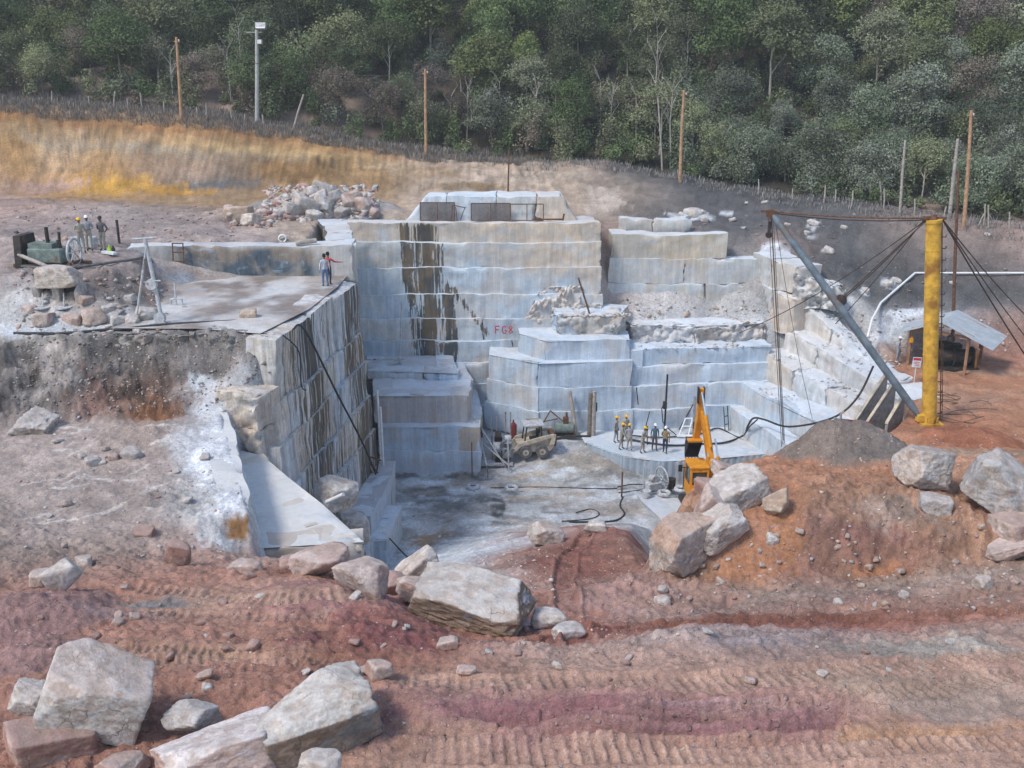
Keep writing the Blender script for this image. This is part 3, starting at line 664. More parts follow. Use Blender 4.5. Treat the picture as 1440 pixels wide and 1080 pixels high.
# surface relief
amp = blur(RGH, 3)*sstep(300, 60, GY)**.3
near = sstep(60, 18, GY)
z1 = fbm(GX*.55, GY*.55, None, 4, .55)
z2 = fbm(GX*2.1, GY*2.1, GX*0+5, 4, .55)
z3 = fbm(GX*7.5, GY*7.5, GX*0+8, 3, .6)
clod = np.maximum(0, vnoise(GX*4.1, GY*4.1, GX*0+2)-.25)
GZ = GZ+amp*(1.0*z1+.5*z2)+(amp*.35+.004)*z3*near+amp*.9*clod*sstep(70, 25, GY)
cutw = sstep(78, 82, GY)*sstep(92, 88, GY)*sstep(12, 0, GX)
GZ = GZ+cutw*(.16*vnoise(GX*3.4+GY*.3, GY*.12, GX*0+2)+.10*vnoise(GX*8+GY*.4, GY*.2, GX*0+7))*sstep(-.4, .6, vnoise(GX*.2, GY*.4, GX*0+6))
fl = sstep(1.6, .9, GZ)*sstep(43, 45, GY)*sstep(66, 64, GY)          # mud, slurry and dust lying about the pit floor
for fr, lo, hi, colr, k in ((.35, .1, .5, (.58, .61, .63), .7), (.45, .3, .7, (.36, .31, .26), .7), (.7, .45, .9, (.24, .24, .235), .6), (1.9, .4, 1., (.56, .59, .61), .5), (2.4, .5, 1., (.28, .265, .25), .45)):
    w = (fl*k*sstep(lo, hi, fbm(GX*fr*.7+fr*31, GY*fr*1.2, GX*0+fr*7, 5, .62)))[..., None]
    GC[..., :3] = GC[..., :3]*(1-w)+np.array(colr)*w
tone = 1+.16*fbm(GX*.33, GY*.33, GX*0+11, 3)+.12*z2+np.clip(amp-.14, 0, .3)*3.2*fbm(GX*1.7, GY*1.2, GZ*1.7, 4, .7)
tone = tone*(1+cutw*(.22*vnoise(GX*6+GY*.3, GY*.15, GX*0+3)+.2*fbm(GX*1.1, GZ*2.2, GY*.3, 4, .7)))
GCC = np.clip(GC[..., :3]*tone[..., None], .01, .8)
hillw = (GZ > 15) & (GY > 96)
idx = np.arange(NV*NU).reshape(NV, NU)
Q = np.stack([idx[:-1, :-1], idx[:-1, 1:], idx[1:, 1:], idx[1:, :-1]], -1).reshape(-1, 4)
me = array_mesh('ground', np.stack([GX, GY, GZ], -1).reshape(-1, 3), Q, GCC.reshape(-1, 3), True)
tag(link('ground', me, M['soil']), kind='structure')
# ------------------------------------------------------------------ sawn rock: faces, ledges and benches
class Rock:
    """collects displaced grids of rock with a colour and a stain value per vertex"""
    def __init__(s): s.V = []; s.Q = []; s.C = []; s.n = 0
    def grid(s, P, col, stain):
        n, m = P.shape[:2]
        idx = np.arange(n*m).reshape(n, m)+s.n
        s.V.append(P.reshape(-1, 3)); s.n += n*m
        s.Q.append(np.stack([idx[:-1, :-1], idx[1:, :-1], idx[1:, 1:], idx[:-1, 1:]], -1).reshape(-1, 4))
        c = np.ones((n*m, 4)); c[:, :3] = col(P.reshape(-1, 3)) if callable(col) else col; c[:, 3] = np.asarray(stain).reshape(-1) if np.ndim(stain) else stain
        s.C.append(c)
    def build(s, name, mat, kind='structure'):
        me = array_mesh(name, np.concatenate(s.V), np.concatenate(s.Q), np.concatenate(s.C), True)
        o = link(name, me, mat)
        if kind: tag(o, kind=kind)
        return o
def shatter(P, nrm, amt, f=1.3):
    """steps a face back and forth along warped joints, like broken rock"""
    x, y, z = P[..., 0], P[..., 1], P[..., 2]
    w = fbm(x*1.1, y*1.1, z*1.1, 3)
    d = 0
    for s_, a in ((1., 1.), (2.3, .55), (4.7, .3)):
        a_, b_, c_ = (x*.8+z*.6+w*.35)*f*s_, y*f*s_*.6, (z*.9-x*.35+w*.3)*f*s_*1.3
        d = d+a*(_h(np.floor(a_), np.floor(b_), np.floor(c_))-.5)
    d = d+.5*fbm(x*4, y*4, z*4, 3)
    Q = P.copy(); Q[..., :2] += nrm*(d*amt)[..., None]; Q[..., 2] += .25*amt*d
    return Q
def wob(P, amp, f=1.0):
    x, y, z = P[..., 0], P[..., 1], P[..., 2]
    d = np.stack([fbm(x*f, y*f, z*f+9.1*i, 4, .55) for i in range(3)], -1)
    return P+d*amp
def block(rk, a, b, nrm, depth, z0, z1, col, stain=None, rough=.03, chip=.09, res=.28, a1=None, b1=None, z1b=None, groove=0, top=True, seed=0, shat=0):
    """one sawn block: front from a to b (plan), facing nrm, standing z0..z1, its top reaching back by depth"""
    a, b, nrm = np.array(a, float), np.array(b, float), np.array(nrm, float)
    a1 = a if a1 is None else np.array(a1, float); b1 = b if b1 is None else np.array(b1, float)
    z1b = z1 if z1b is None else z1b
    L = np.hypot(*(b-a)); H = max(z1, z1b)-z0
    nx, nz, ny = max(2, int(L/res)+1), max(2, int(H/res)+1), max(2, int(depth/(res*1.6))+1)
    def edgeu(n):      # extra loops next to the arrises, so that edges stay crisp but can chip
        u = np.linspace(0, 1, n+1); e = .05/max(L if n == nx else H if n == nz else depth, .1)
        return np.unique(np.concatenate([[0, e], u[1:-1], [1-e, 1]]))
    us, ws, ds = edgeu(nx), edgeu(nz), edgeu(ny)
    def pos(u, w, d):  # u along, w up, d back
        zt_ = z1*(1-u)+z1b*u
        lo = a[None, None, :]*(1-u)[..., None]+b[None, None, :]*u[..., None]
        hi = a1[None, None, :]*(1-u)[..., None]+b1[None, None, :]*u[..., None]
        xy = lo*(1-w)[..., None]+hi*w[..., None]-nrm*(d*depth)[..., None]
        P = np.concatenate([xy, (z0+(zt_-z0)*w)[..., None]], -1)
        # chipped arrises: pull towards the block's middle near the edges
        e1 = np.minimum(np.minimum(u, 1-u)*L, 9); e2 = (1-w)*(zt_-z0); e3 = d*depth
        s_ = np.sort(np.stack([e1, e2, e3], -1), -1); ed = np.hypot(s_[..., 0], s_[..., 1])
        nz_ = fbm(P[..., 0]*1.1+seed, P[..., 1]*1.1, P[..., 2]*1.1, 4, .6)
        pull = np.clip(1-ed/.16, 0, 1)*chip*np.clip(.06+1.9*np.maximum(0, nz_-.1), 0, 1.8)
        c = np.array([*((a+b)/2-nrm*depth/2), (z0+z1)/2])
        dirc = c-P; dirc /= np.linalg.norm(dirc, axis=-1, keepdims=True)+1e-6
        P = P+dirc*pull[..., None]
        if groove: P[..., :2] -= nrm*(groove*(.5+.5*np.cos(u*L*2*math.pi/.42))**3)[..., None]
        P = wob(P, rough, .9)
        if not groove: P = wob(P, .10, .3)
        return shatter(P, nrm, shat) if shat else P
    def st(P): return stain(P) if stain else 0.
    uu, ww = np.meshgrid(us, ws, indexing='ij')
    P = pos(uu, ww, 0*uu); rk.grid(P, col, st(P))
    if top:
        uu, dd = np.meshgrid(us, ds, indexing='ij'); P = pos(uu, 0*uu+1, dd); rk.grid(P, col, st(P)*.4)
    for e in (0., 1.):
        dd, ww = np.meshgrid(ds, ws, indexing='ij')
        P = pos(0*dd+e, ww, dd); P = P[::-1] if e == 0 else P
        rk.grid(P, col, st(P)*.5)
def outward(a, b, side):
    d = np.array(b, float)-np.array(a, float); d /= np.hypot(*d)
    return np.array([d[1], -d[0]])*side
BL_ = [(.48, .56, .63), (.51, .58, .64)]
GRAN = [(.49, .56, .61), (.53, .58, .62), (.47, .54, .60), (.55, .58, .60), (.52, .56, .57)]
WARM = [(.52, .45, .38), (.50, .46, .41), (.53, .47, .40), (.48, .48, .46), (.51, .45, .38)]
def course(rk, path, side, z0, z1, pal, depth=1.6, L=(2, 4), off=0., stain=None, rough=.03, chip=.09, res=.28, ext=0., jit=.03, z_end=None, groove=0, gap=.012, dip=.0, shat=0, tint=None):
    """one course of blocks along a plan path"""
    tot = sum(np.hypot(*(np.array(q)-np.array(p))) for p, q in zip(path[:-1], path[1:])); run = 0
    for i, (p, q) in enumerate(zip(path[:-1], path[1:])):
        n = outward(p, q, side); p, q = np.array(p, float)+n*off, np.array(q, float)+n*off
        d = (q-p)/np.hypot(*(q-p)); p = p-d*ext; q = q+d*ext
        T = np.hypot(*(q-p)); s = 0
        while s < T-.05:
            l = random.uniform(*L)
            if T-s-l < L[0]*.6: l = T-s
            ze0 = z1 if z_end is None else z1+(z_end-z1)*min(1, (run+s)/tot)
            ze1 = z1 if z_end is None else z1+(z_end-z1)*min(1, (run+s+l)/tot)
            j = random.uniform(-jit, jit); dz = random.uniform(-dip, 0)
            c = np.array(random.choice(pal))*random.uniform(.93, 1.06)
            if tint: c = (lambda base: lambda P: tint(P, base))(c)
            block(rk, p+d*(s+gap)+n*j, p+d*(s+l-gap)+n*j, n, depth, z0, ze0+dz+random.uniform(-.015, .015), c, stain, rough, chip, res, z1b=ze1+dz, groove=groove, seed=random.uniform(0, 99), shat=shat)
            s += l
        run += T
def cap(rk, poly, z, col, res=.4, rough=.05, z_fn=None):
    """the top of a bench: a draped sheet over a plan polygon"""
    P = np.array(poly, float); x0, y0 = P.min(0); x1, y1 = P.max(0)
    g = [Vector((x, y)) for x in np.arange(x0+res/2, x1, res) for y in np.arange(y0+res/2, y1, res)]
    def inside(p):
        c = False
        for (ax, ay), (bx, by) in zip(P, np.roll(P, -1, 0)):
            if (ay > p.y) != (by > p.y) and p.x < (bx-ax)*(p.y-ay)/(by-ay)+ax: c = not c
        return c
    g = [Vector((p.x+random.uniform(-.1, .1), p.y+random.uniform(-.1, .1))) for p in g if inside(p)]
    v = [Vector(p) for p in P]+g
    r = delaunay_2d_cdt(v, [], [list(range(len(P)))], 1, 1e-4)
    X = np.array([tuple(p) for p in r[0]])
    zz = np.array([z_fn(*p) for p in X]) if z_fn else np.full(len(X), float(z))
    V = np.c_[X, zz]; V[:, 2] += rough*fbm(X[:, 0]*.9, X[:, 1]*.9, X[:, 0]*0, 4, .6)
    return V, r[2], col
CAPS = []
def bench(name, poly, edges, z0, tops, pal, side=1, setback=.0, stain=None, mat='rock', capcol=(.56, .61, .66), L=(6, 9), rough=.03, chip=.12, caprough=.05, res=.28, depth=1.2, groove=0, jit=.03, gap=.002, cap_z=None, shat=0):
    """a bench of rock cut in courses: the named polygon edges show"""
    rk = Rock(); lo = z0
    for k, t in enumerate(tops):
        off = setback*(len(tops)-1-k)
        for e in edges:
            a, b = poly[e], poly[(e+1) % len(poly)]
            course(rk, [a, b], side, lo, t, pal, depth, L, off, stain, rough, chip, res, off*.9, jit, groove=groove, gap=gap, shat=shat)
        lo = t
    V, Fs, col = cap(rk, poly, tops[-1]-.02, capcol, rough=caprough)
    c = np.ones((len(V), 4)); c[:, :3] = col; c[:, 3] = 0
    quads = [f for f in Fs if len(f) == 4]; tris = [f for f in Fs if len(f) == 3]
    base = rk.n
    me = array_mesh(name, np.concatenate(rk.V+[V]), np.concatenate(rk.Q), np.concatenate(rk.C+[c]), True, np.array(tris)+base)
    return tag(link(name, me, M[mat]), kind='structure')

# 1 the streaked left wall under the wet ledge
def st_left(P): return .50+.20*np.sin(P[..., 1]*.9)+.10*np.sin(P[..., 1]*2.3+1)-.5*sstep(41.5, 39, P[..., 1])+.1*sstep(7, 4, P[..., 2])
rk = Rock(); z = 12.92
LEFT = [(.52, .53, .53), (.56, .53, .48), (.58, .52, .45), (.48, .51, .53), (.56, .57, .57)]
for k, h in enumerate((2.75, 1.65, 1.9, 1.95, 2.1)):
    y1 = (39.9, 39.3, 38.6, 38.0, 40.5)[k]
    course(rk, [(-8.15+.0*k, 51.8), (-9.78+(39.9-y1)*-.15, y1)], -1, z-h, z, LEFT, 1.3, (1.3, 2.6), .17*k, st_left, .04, .10, .22, 0, .05, gap=.01)
    z -= h
# the near end of the wall turns to the left behind the white slab
for k, (zz, h, off) in enumerate(((10.9, 1.5, .0), (9.4, 1.5, .2))):
    course(rk, [(-14.6, 39.6), (-12.3, 39.3), (-10.3, 38.4)], 1, zz-h, zz, WARM, 1.6, (2.4, 3.4), off, None, .08, .2, .14, 0, .08, gap=.004, shat=.22)
rk.build('rock_face', M['rockleft'])
# dark broken face under the ledge's near edge
rk = Rock()
course(rk, [(-17.4, 41.25), (-13.4, 41.1), (-10.0, 40.2)], 1, 11.3, 12.88, [(.20, .19, .18), (.25, .23, .21), (.30, .26, .23)], 1.0, (2.5, 4), 0, lambda P: .25+0*P[..., 0], .10, .3, .1, 0, .12, shat=.45)
rk.build('rock_face', M['rockleft'])
# platform and lower steps at the wall's foot
bench('rock_ledge', [(-10, 52.2), (-9.6, 44.6), (-6.95, 44.7), (-6.5, 50.0), (-6.6, 52.2)], [1, 2, 3], -.3, [2.62], GRAN, 1, 0, lambda P: .02+0*P[..., 0], 'rock', (.25, .2, .17), (2, 3), .03, .1)
bench('rock_ledge', [(-7.6, 44.0), (-6.1, 44.3), (-5.85, 48.3), (-7.2, 48.6)], [0, 1, 2], -.3, [1.55], GRAN, 1, 0, None, 'rock', (.46, .47, .47), (2, 3))
bench('rock_ledge', [(-8.6, 42.4), (-6.9, 42.2), (-6.6, 43.9), (-8.4, 44.5)], [0, 1, 2], -.3, [1.9], GRAN, 1, 0, lambda P: .3+0*P[..., 0], 'rock', (.46, .47, .47), (.7, 1.1), .06, .2)
# white slab
bench('rock_slab', [(-11.3, 38.5), (-8.4, 29.6), (-4.95, 30.1), (-6.9, 33.2), (-8.65, 35.6), (-10.2, 38.0)], [1, 2, 3, 4], 1.5, [8.52], [(.52, .47, .40), (.46, .38, .31)], 1, .1, None, 'slabwhite', (.60, .59, .56), (2, 3), .06, .25, .05)
# the wet sawn top of the ledge
def wet_top():
    V, Fs, _ = cap(None, [(-17.3, 41.5), (-13.4, 41.35), (-10.6, 40.6), (-9.4, 45), (-8.9, 50), (-8.9, 53.4), (-14, 53.3), (-19.6, 53.2), (-18.2, 48), (-16.2, 45)], 12.97, None, .28, .03)
    x, y = V[:, 0], V[:, 1]
    w = sstep(-.15, .55, fbm(x*.35, y*.22, x*0+2, 5, .6)+.5*sstep(-16, -11, x)*sstep(42.6, 45, y)-.1)[:, None]
    s = sstep(.2, .5, fbm(x*.9+.4*y, y*.35, x*0+8, 4, .6))[:, None]*.6
    c = np.array((.60, .58, .55))*(1-w)+np.array((.225, .175, .145))*w
    c = c*(1-s)+np.array((.50, .45, .41))*s
    c = np.c_[c, np.zeros(len(c))]
    me = array_mesh('rock_ledge', V, None, c, True, np.array([f for f in Fs if len(f) == 3]))
    tag(link('rock_ledge', me, M['wetrock']), kind='structure')
wet_top()
# wet wall behind the ledge
def st_wet(P):
    x = P[..., 0]; e = vnoise(x*.35, x*0, x*0)*.8
    return .98*sstep(-19.2, -17.2, x+e)*sstep(-9.2, -12.5, x+e)*sstep(14.75, 14.1, P[..., 2]+.3*vnoise(x*.6, x*0+3, x*0))
rk = Rock()
def t_wet(P, base):
    w = np.clip(st_wet(P)*1.6, 0, 1)[:, None]; n = fbm(P[:, 0]*.8, P[:, 1]*0, P[:, 2]*.25, 4, .6)
    b = sstep(.0, .6, n+.9*(P[:, 2]-13.7))[:, None]
    wetc = np.array((.085, .115, .14))*(1-b)+np.array((.20, .17, .14))*b
    return base*(1-w)+wetc*w*(1+.3*n[:, None])
course(rk, [(-20.6, 52.75), (-8.6, 53.1)], 1, 12.6, 14.6, [(.54, .52, .49)], 1.4, (13, 14), 0, lambda P: .22*st_wet(P), .07, .2, .16, 0, .02, tint=t_wet)
course(rk, [(-8.5, 53.3), (-9.4, 58.5), (-11.0, 64.6)], 1, -.2, 2.4, WARM, 1.5, (2, 4), .2, None, .06, .2, .4)
for zz in (4.4, 6.4, 8.4, 10.4, 12.4, 14.5):
    course(rk, [(-8.5, 53.3), (-9.4, 58.5), (-11.0, 64.6)], 1, zz-2, zz, WARM, 1.5, (2, 4), 0, None, .06, .2, .4)
rk.build('rock_face', M['rock'])
# 2 the great back wall, cut in courses
def st_back(P):
    x, zz = P[..., 0], P[..., 2]
    w = .35*vnoise(zz*.7, zz*0, zz*0)
    lo, hi = -7.55+.10*(13-zz)+w*.4, -4.75+.14*(13-zz)+w
    band = sstep(lo-.15, lo+.2, x)*sstep(hi+.2, hi-.15, x)*sstep(14.3, 13.6, zz)
    run = sstep(-5.6, -5.2, x)*sstep(.5, .1, np.abs(x+4.3-(10.1-zz)*.75)/.9)*sstep(10.1, 9.6, zz)*sstep(6.2, 6.8, zz)
    return np.clip(.8*band*(.86+.22*np.sin(x*4.3+.4))+.66*run, 0, .8)+.03
def t_back(P, base):
    x, y, zz = P[:, 0], P[:, 1], P[:, 2]
    w = sstep(.1, .75, .55*fbm(x*.33, y*.1, zz*.42, 4, .6)+.075*(zz-8.2)+.055*x)[:, None]
    b = sstep(.25, .6, fbm(x*.45+9, y*.1, zz*.5, 3))[:, None]*.55
    c = base*(1-b)+np.array((.40, .50, .58))*b
    return c*(1-.85*w)+np.array((.60, .485, .37))*.85*w
def t_warm(P, base):
    x, y, zz = P[:, 0], P[:, 1], P[:, 2]
    w = sstep(-.1, .5, fbm(x*.4, y*.2, zz*.5+4, 4, .6))[:, None]
    return base*(1-.8*w)+np.array((.52, .44, .33))*.8*w
rk = Rock(); z = 13.95
for k, h in enumerate((1.25, 1.65, 1.78, 1.6, 1.45, 1.42, 1.5, 1.5, 2.2)):
    pal = (WARM, WARM+GRAN[3:], GRAN[:2], GRAN[:2]+WARM[3:4], GRAN, GRAN, BL_, BL_, BL_)[k]
    y = 65.9-.24*k
    course(rk, [(-11.2, y-.1), (5.85+.06*k, y+.15)], 1, z-h, z, pal, 1.3, (18, 22) if k not in (4, 5) else (6, 12), 0, st_back, .06, .14, .2, 0, .02, gap=.001, tint=t_back, shat=.03)
    z -= h
z = 13.95
for k in range(4):
    course(rk, [(5.8, 66.0), (5.6, 70)], 1, z-1.6, z-.05, WARM, 1.2, (2, 4), .05*k, None, .06, .2, .4); z -= 1.6
rk.build('rock_face', M['rock'])
# the rubbly, shattered end of the back wall
rk = Rock()
block(rk, (.8, 65.05), (5.0, 65.1), (0, -1), .9, 7.4, 9.7, (.60, .53, .47), None, .08, .3, .09, a1=(2.0, 65.4), b1=(4.6, 65.45), shat=.4)
block(rk, (3.6, 64.9), (6.1, 65.0), (0, -1), 1.2, 6.6, 8.7, (.60, .55, .50), None, .08, .3, .09, a1=(4.0, 65.2), b1=(5.9, 65.2), shat=.4)
rk.build('rock_face', M['rockwarm'])
# the sawn side of the left bench above the white slab
rk = Rock()
course(rk, [(-11.55, 38.6), (-10.0, 34.2), (-8.35, 29.5)], -1, 6.2, 10.22, [(.54, .53, .51), (.52, .48, .44)], 1.0, (3, 6), 0, None, .06, .14, .2, 0, .03, 9.95)
rk.build('rock_face', M['slabwhite'])
# upper tier on top of it, sloping at both ends
rk = Rock()
ends = [-7.3, -4.4, -1.0, 1.6, 4.6]
for i in range(4):
    a, b = ends[i], ends[i+1]
    block(rk, (a+.01, 67.1), (b-.01, 67.1+.03*i), (0, -1), 2.5, 13.7, 15.5, np.array(random.choice(GRAN if i < 2 else WARM)), lambda P: .1+.12*np.sin(P[..., 0]*2), .05, .2, .22, a1=(a+(1.5 if i == 0 else 0.01), 67.35), b1=(b-(1.3 if i == 3 else .01), 67.35), seed=i)
rk.build('rock_face', M['rockwarm'])
# 3 the second wall, right of the cleft
rk = Rock(); z = 12.95
for k, h in enumerate((1.65, 1.68, 1.7)):
    course(rk, [(6.75-.1*k, 67.5-.15*k), (14.6 if k == 0 else 17.0, 67.5-.15*k)], 1, z-h, z, [(.50, .47, .42), (.49, .50, .49), (.50, .46, .40), (.47, .50, .51)], 1.4, (5, 9), 0, None, .06, .14, .22, gap=.002, tint=t_warm); z -= h
course(rk, [(6.8, 70), (6.7, 67.6)], 1, 7.9, 12.9, WARM, 1.2, (2, 3), 0, None, .08, .25, .4)
course(rk, [(7.5, 69.4), (12.5, 69.4)], 1, 12.7, 13.7, WARM, 1.2, (2, 3), 0, None, .12, .35, .3)
rk.build('rock_face', M['rockwarm'])
# 4 stepped benches in the middle
BL = [(.48, .57, .65), (.51, .59, .66), (.47, .56, .64), (.53, .60, .66)]
bench('rock_bench', [(1.7, 61.0), (7.7, 61.3), (7.7, 65.2), (-1.5, 65.2), (-1.5, 62.8)], [4, 0, 1], .7, [2.55, 4.15, 5.75], BL, 1, .12, lambda P: .06+0*P[..., 0], L=(9, 12), rough=.05, chip=.12)
bench('rock_bench', [(7.2, 61.9), (16.9, 62.7), (16.9, 65.3), (7.2, 65.3)], [3, 0], .7, [2.6, 4.1, 5.3, 6.35], BL, 1, .25, None, L=(9, 12), rough=.08, chip=.25, caprough=.14)
bench('rock_bench', [(8.0, 64.2), (12.0, 63.7), (16.9, 64.6), (16.9, 67.2), (7.0, 67.2)], [4, 0, 1], 5.6, [7.35], [(.56, .52, .48), (.57, .56, .55)], 1, 0, None, 'rockwarm', L=(9, 12), rough=.1, chip=.4, caprough=.16, res=.13, shat=.4)
bench('rock_bench', [(2.2, 61.6), (7.55, 61.8), (7.6, 65.2), (.4, 65.2), (.5, 63.4)], [4, 0, 1], 5.7, [7.05], BL, 1, 0, None, L=(9, 12), rough=.06, chip=.18, caprough=.07)
bench('rock_bench', [(3.0, 63.0), (6.9, 62.9), (7.9, 66.2), (2.8, 66.2)], [3, 0, 1], 7.0, [8.35], WARM+BL, 1, 0, None, L=(3, 5), rough=.1, chip=.4, caprough=.1, res=.14, shat=.3)
bench('rock_bench', [(-8.1, 56.6), (-1.95, 56.6), (-1.9, 60), (-2.5, 65), (-9, 65)], [4, 0, 1, 2], -.3, [1.45, 3.0], BL+WARM[:1], 1, .06, None, L=(5, 7), rough=.05, chip=.14, caprough=.06)
bench('rock_bench', [(-8.4, 57.3), (-2.65, 57.3), (-2.6, 60.6), (-3.3, 65), (-9.4, 65)], [4, 0, 1, 2], 2.95, [4.75], [(.47, .43, .40), (.45, .43, .42)], 1, 0, None, L=(5, 7), rough=.07, chip=.22, caprough=.06)
bench('rock_bench', [(-9.2, 60.9), (-3.5, 60.6), (-4.0, 65), (-9.8, 65)], [3, 0, 1], 4.7, [5.2], BL, 1, 0, None, L=(3, 6), rough=.06, chip=.2, caprough=.06, capcol=(.38, .38, .38))
# the drilled slab the crew stands on
bench('rock_slab', [(4.6, 58.9), (6.7, 56.5), (9.0, 55.7), (12.0, 56.0), (15.7, 56.9), (15.7, 62), (4.2, 61.6)], [0, 1, 2, 3], -.9, [1.15], [(.36, .43, .49), (.38, .45, .51)], 1, 0, lambda P: .12+0*P[..., 0], capcol=(.52, .55, .57), L=(3, 6), rough=.03, chip=.08, caprough=.04, res=.1, groove=.06)
bench('rock_slab', [(8.4, 49.2), (10.9, 49.6), (11.0, 52.6), (7.2, 53.2)], [0, 1, 3], -1.0, [.02], [(.33, .38, .43)], 1, 0, None, capcol=(.47, .49, .51), L=(3, 6), caprough=.03)
# 5 the stair of blocks up the right side
bench('rock_bench', [(22, 62), (14.2, 62), (16.3, 54.0), (18, 51.6), (24, 52)], [1, 2], .2, [2.6], BL, 1, .0, None, L=(9, 12), rough=.06, chip=.2, caprough=.12)
bench('rock_bench', [(23, 62.4), (14.9, 62.4), (18.1, 53.0), (24, 52.6)], [1, 2], 2.4, [4.1], BL, 1, 0, None, L=(9, 12), rough=.07, chip=.25, caprough=.2)
def stair(path, z0, z1, ze, pal, L=(3.0, 6.5), depth=2.6, rough=.09, chip=.24, dip=.12):
    rk = Rock(); course(rk, path, -1, z0, z1, pal, depth, L, 0, None, rough, chip, .2, 0, .12, ze, 0, .01, dip, .10)
    return rk.build('rock_face', M['rockwarm'])
RW = [(.57, .57, .56), (.58, .56, .53), (.55, .58, .60), (.56, .53, .48)]
stair([(16.4, 63.4), (17.6, 60), (20.2, 54.0), (21.2, 51.6)][::-1], 3.9, 4.9, 5.9, RW)
stair([(18.0, 63.6), (19.2, 60.6), (21.5, 55.4), (22.0, 53.4)][::-1], 4.6, 5.9, 7.3, RW)
stair([(18.7, 64.8), (20.2, 61.4), (22.4, 58.0)][::-1], 5.6, 6.2, 9.2, RW, depth=1.5)
stair([(16.9, 67.4), (17.4, 65.0), (18.4, 63.2)][::-1], 6.9, 9.4, 9.9, WARM, (2, 3), 2.2, .07, .2, .1)
stair([(16.6, 68.0), (17.2, 66.0), (18.5, 63.8)][::-1], 9.6, 11.4, 11.8, WARM, (2, 3), 2.2, .07, .2, .1)
rk = Rock()
course(rk, [(18.3, 63.6), (21.4, 62.8)], 1, 8.6, 11.2, [(.52, .51, .49), (.48, .45, .41)], 2.2, (1.4, 2.4), 0, None, .1, .3, .12, 0, .2, 10.2, 0, .01, .3, shat=.5)
rk.build('rock_face', M['rockwarm'])
# ------------------------------------------------------------------ loose rock
def ico(sub):
    bm = bmesh.new(); bmesh.ops.create_icosphere(bm, subdivisions=sub, radius=1)
    bm.verts.index_update()
    V = np.array([tuple(v.co) for v in bm.verts]); T = np.array([[v.index for v in f.verts] for f in bm.faces]); bm.free()
    return V, T
ICO = {k: ico(k) for k in (1, 2, 3, 4, 5, 6)}
STONE = {'pink': [(.46, .35, .31), (.50, .41, .36), (.40, .27, .23)], 'white': [(.58, .52, .46), (.52, .48, .44), (.45, .38, .33)],
         'grey': [(.40, .38, .36), (.34, .33, .325), (.46, .42, .39)], 'tan': [(.50, .40, .31), (.44, .34, .26), (.36, .25, .18)],
         'red': [(.33, .19, .16), (.38, .23, .19), (.28, .15, .12)], 'pale': [(.54, .50, .46), (.50, .48, .46), (.58, .55, .51)],
         'dark': [(.50, .47, .43), (.17, .17, .165), (.20, .15, .11)]}
def rock_mesh(name, dims, seed, style='pink', sub=4, planes=11, box=.6, rough=.035, sharp=.02, top=None):
    """a broken stone: a polytope of random cleavage planes, roughened"""
    r = np.random.default_rng(seed)
    V, T = ICO[sub]; planes = max(2, planes//2+1)
    Nn = r.normal(size=(planes, 3)); Nn /= np.linalg.norm(Nn, axis=1)[:, None]
    D = r.uniform(.72, 1.05, planes)
    B = np.concatenate([np.eye(3), -np.eye(3)]); B = B+r.normal(size=B.shape)*(1-box)*.35; B /= np.linalg.norm(B, axis=1)[:, None]
    Nn = np.concatenate([Nn, B]); D = np.concatenate([D, r.uniform(.6, .8, 6)])
    E_ = r.normal(size=(8, 3)); E_ /= np.linalg.norm(E_, axis=1)[:, None]      # small spalls off the corners
    reach = np.array([min((D/np.maximum(Nn @ e, .05)).min(), 3) for e in E_])
    Nn = np.concatenate([Nn, E_]); D = np.concatenate([D, reach*r.uniform(.94, 1, len(E_))])
    q = V @ Nn.T; q = np.where(q > .03, D/np.maximum(q, .03), 9)
    srt = np.argmin(q, 1); rad = q.min(1)
    P = V*rad[:, None]
    P = P/np.abs(P).max(0)
    n = fbm(P[:, 0]*1.6+seed, P[:, 1]*1.6, P[:, 2]*1.6, 5, .55); n2 = fbm(P[:, 0]*6+seed, P[:, 1]*6, P[:, 2]*6, 3, .6)
    n3 = np.abs(fbm(P[:, 0]*3.1+seed, P[:, 1]*3.1, P[:, 2]*3.1, 4, .6))
    P = P*(1+rough*.8*n+rough*.45*n2-rough*1.0*n3)[:, None]
    P = P*np.array(dims)/2
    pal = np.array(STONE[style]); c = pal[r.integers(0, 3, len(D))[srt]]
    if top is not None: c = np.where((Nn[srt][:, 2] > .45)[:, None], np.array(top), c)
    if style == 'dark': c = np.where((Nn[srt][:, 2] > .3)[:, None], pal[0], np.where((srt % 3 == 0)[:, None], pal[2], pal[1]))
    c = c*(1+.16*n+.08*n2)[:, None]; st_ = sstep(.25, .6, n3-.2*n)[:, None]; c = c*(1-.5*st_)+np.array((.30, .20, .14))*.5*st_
    c = np.c_[c, np.zeros(len(c))]
    return array_mesh(name, P, None, c, False, T)
def boulder(px, py, dims, seed, style, label, rot=(0, 0, 0), sub=4, planes=11, box=.6, Y=None, sink=.22, name='boulder', cat='boulder', group=None, rough=.035, top=None, dz=0):
    """a boulder whose foot shows at this point of the photograph"""
    p = hit(px, py) if Y is None else Vector(at(px, py, Y))
    me = rock_mesh(name, dims, seed, style, sub, planes, box, rough, top=top)
    e = Matrix.Rotation(R(rot[2]), 4, 'Z') @ Matrix.Rotation(R(rot[1]), 4, 'Y') @ Matrix.Rotation(R(rot[0]), 4, 'X')
    me.transform(e)
    lo = min(v.co.z for v in me.vertices)
    o = link(name, me, M['boulder']); o.location = (p.x, p.y+dims[1]*.35, p.z-lo-dims[2]*sink+dz)
    return tag(o, label, cat, group)
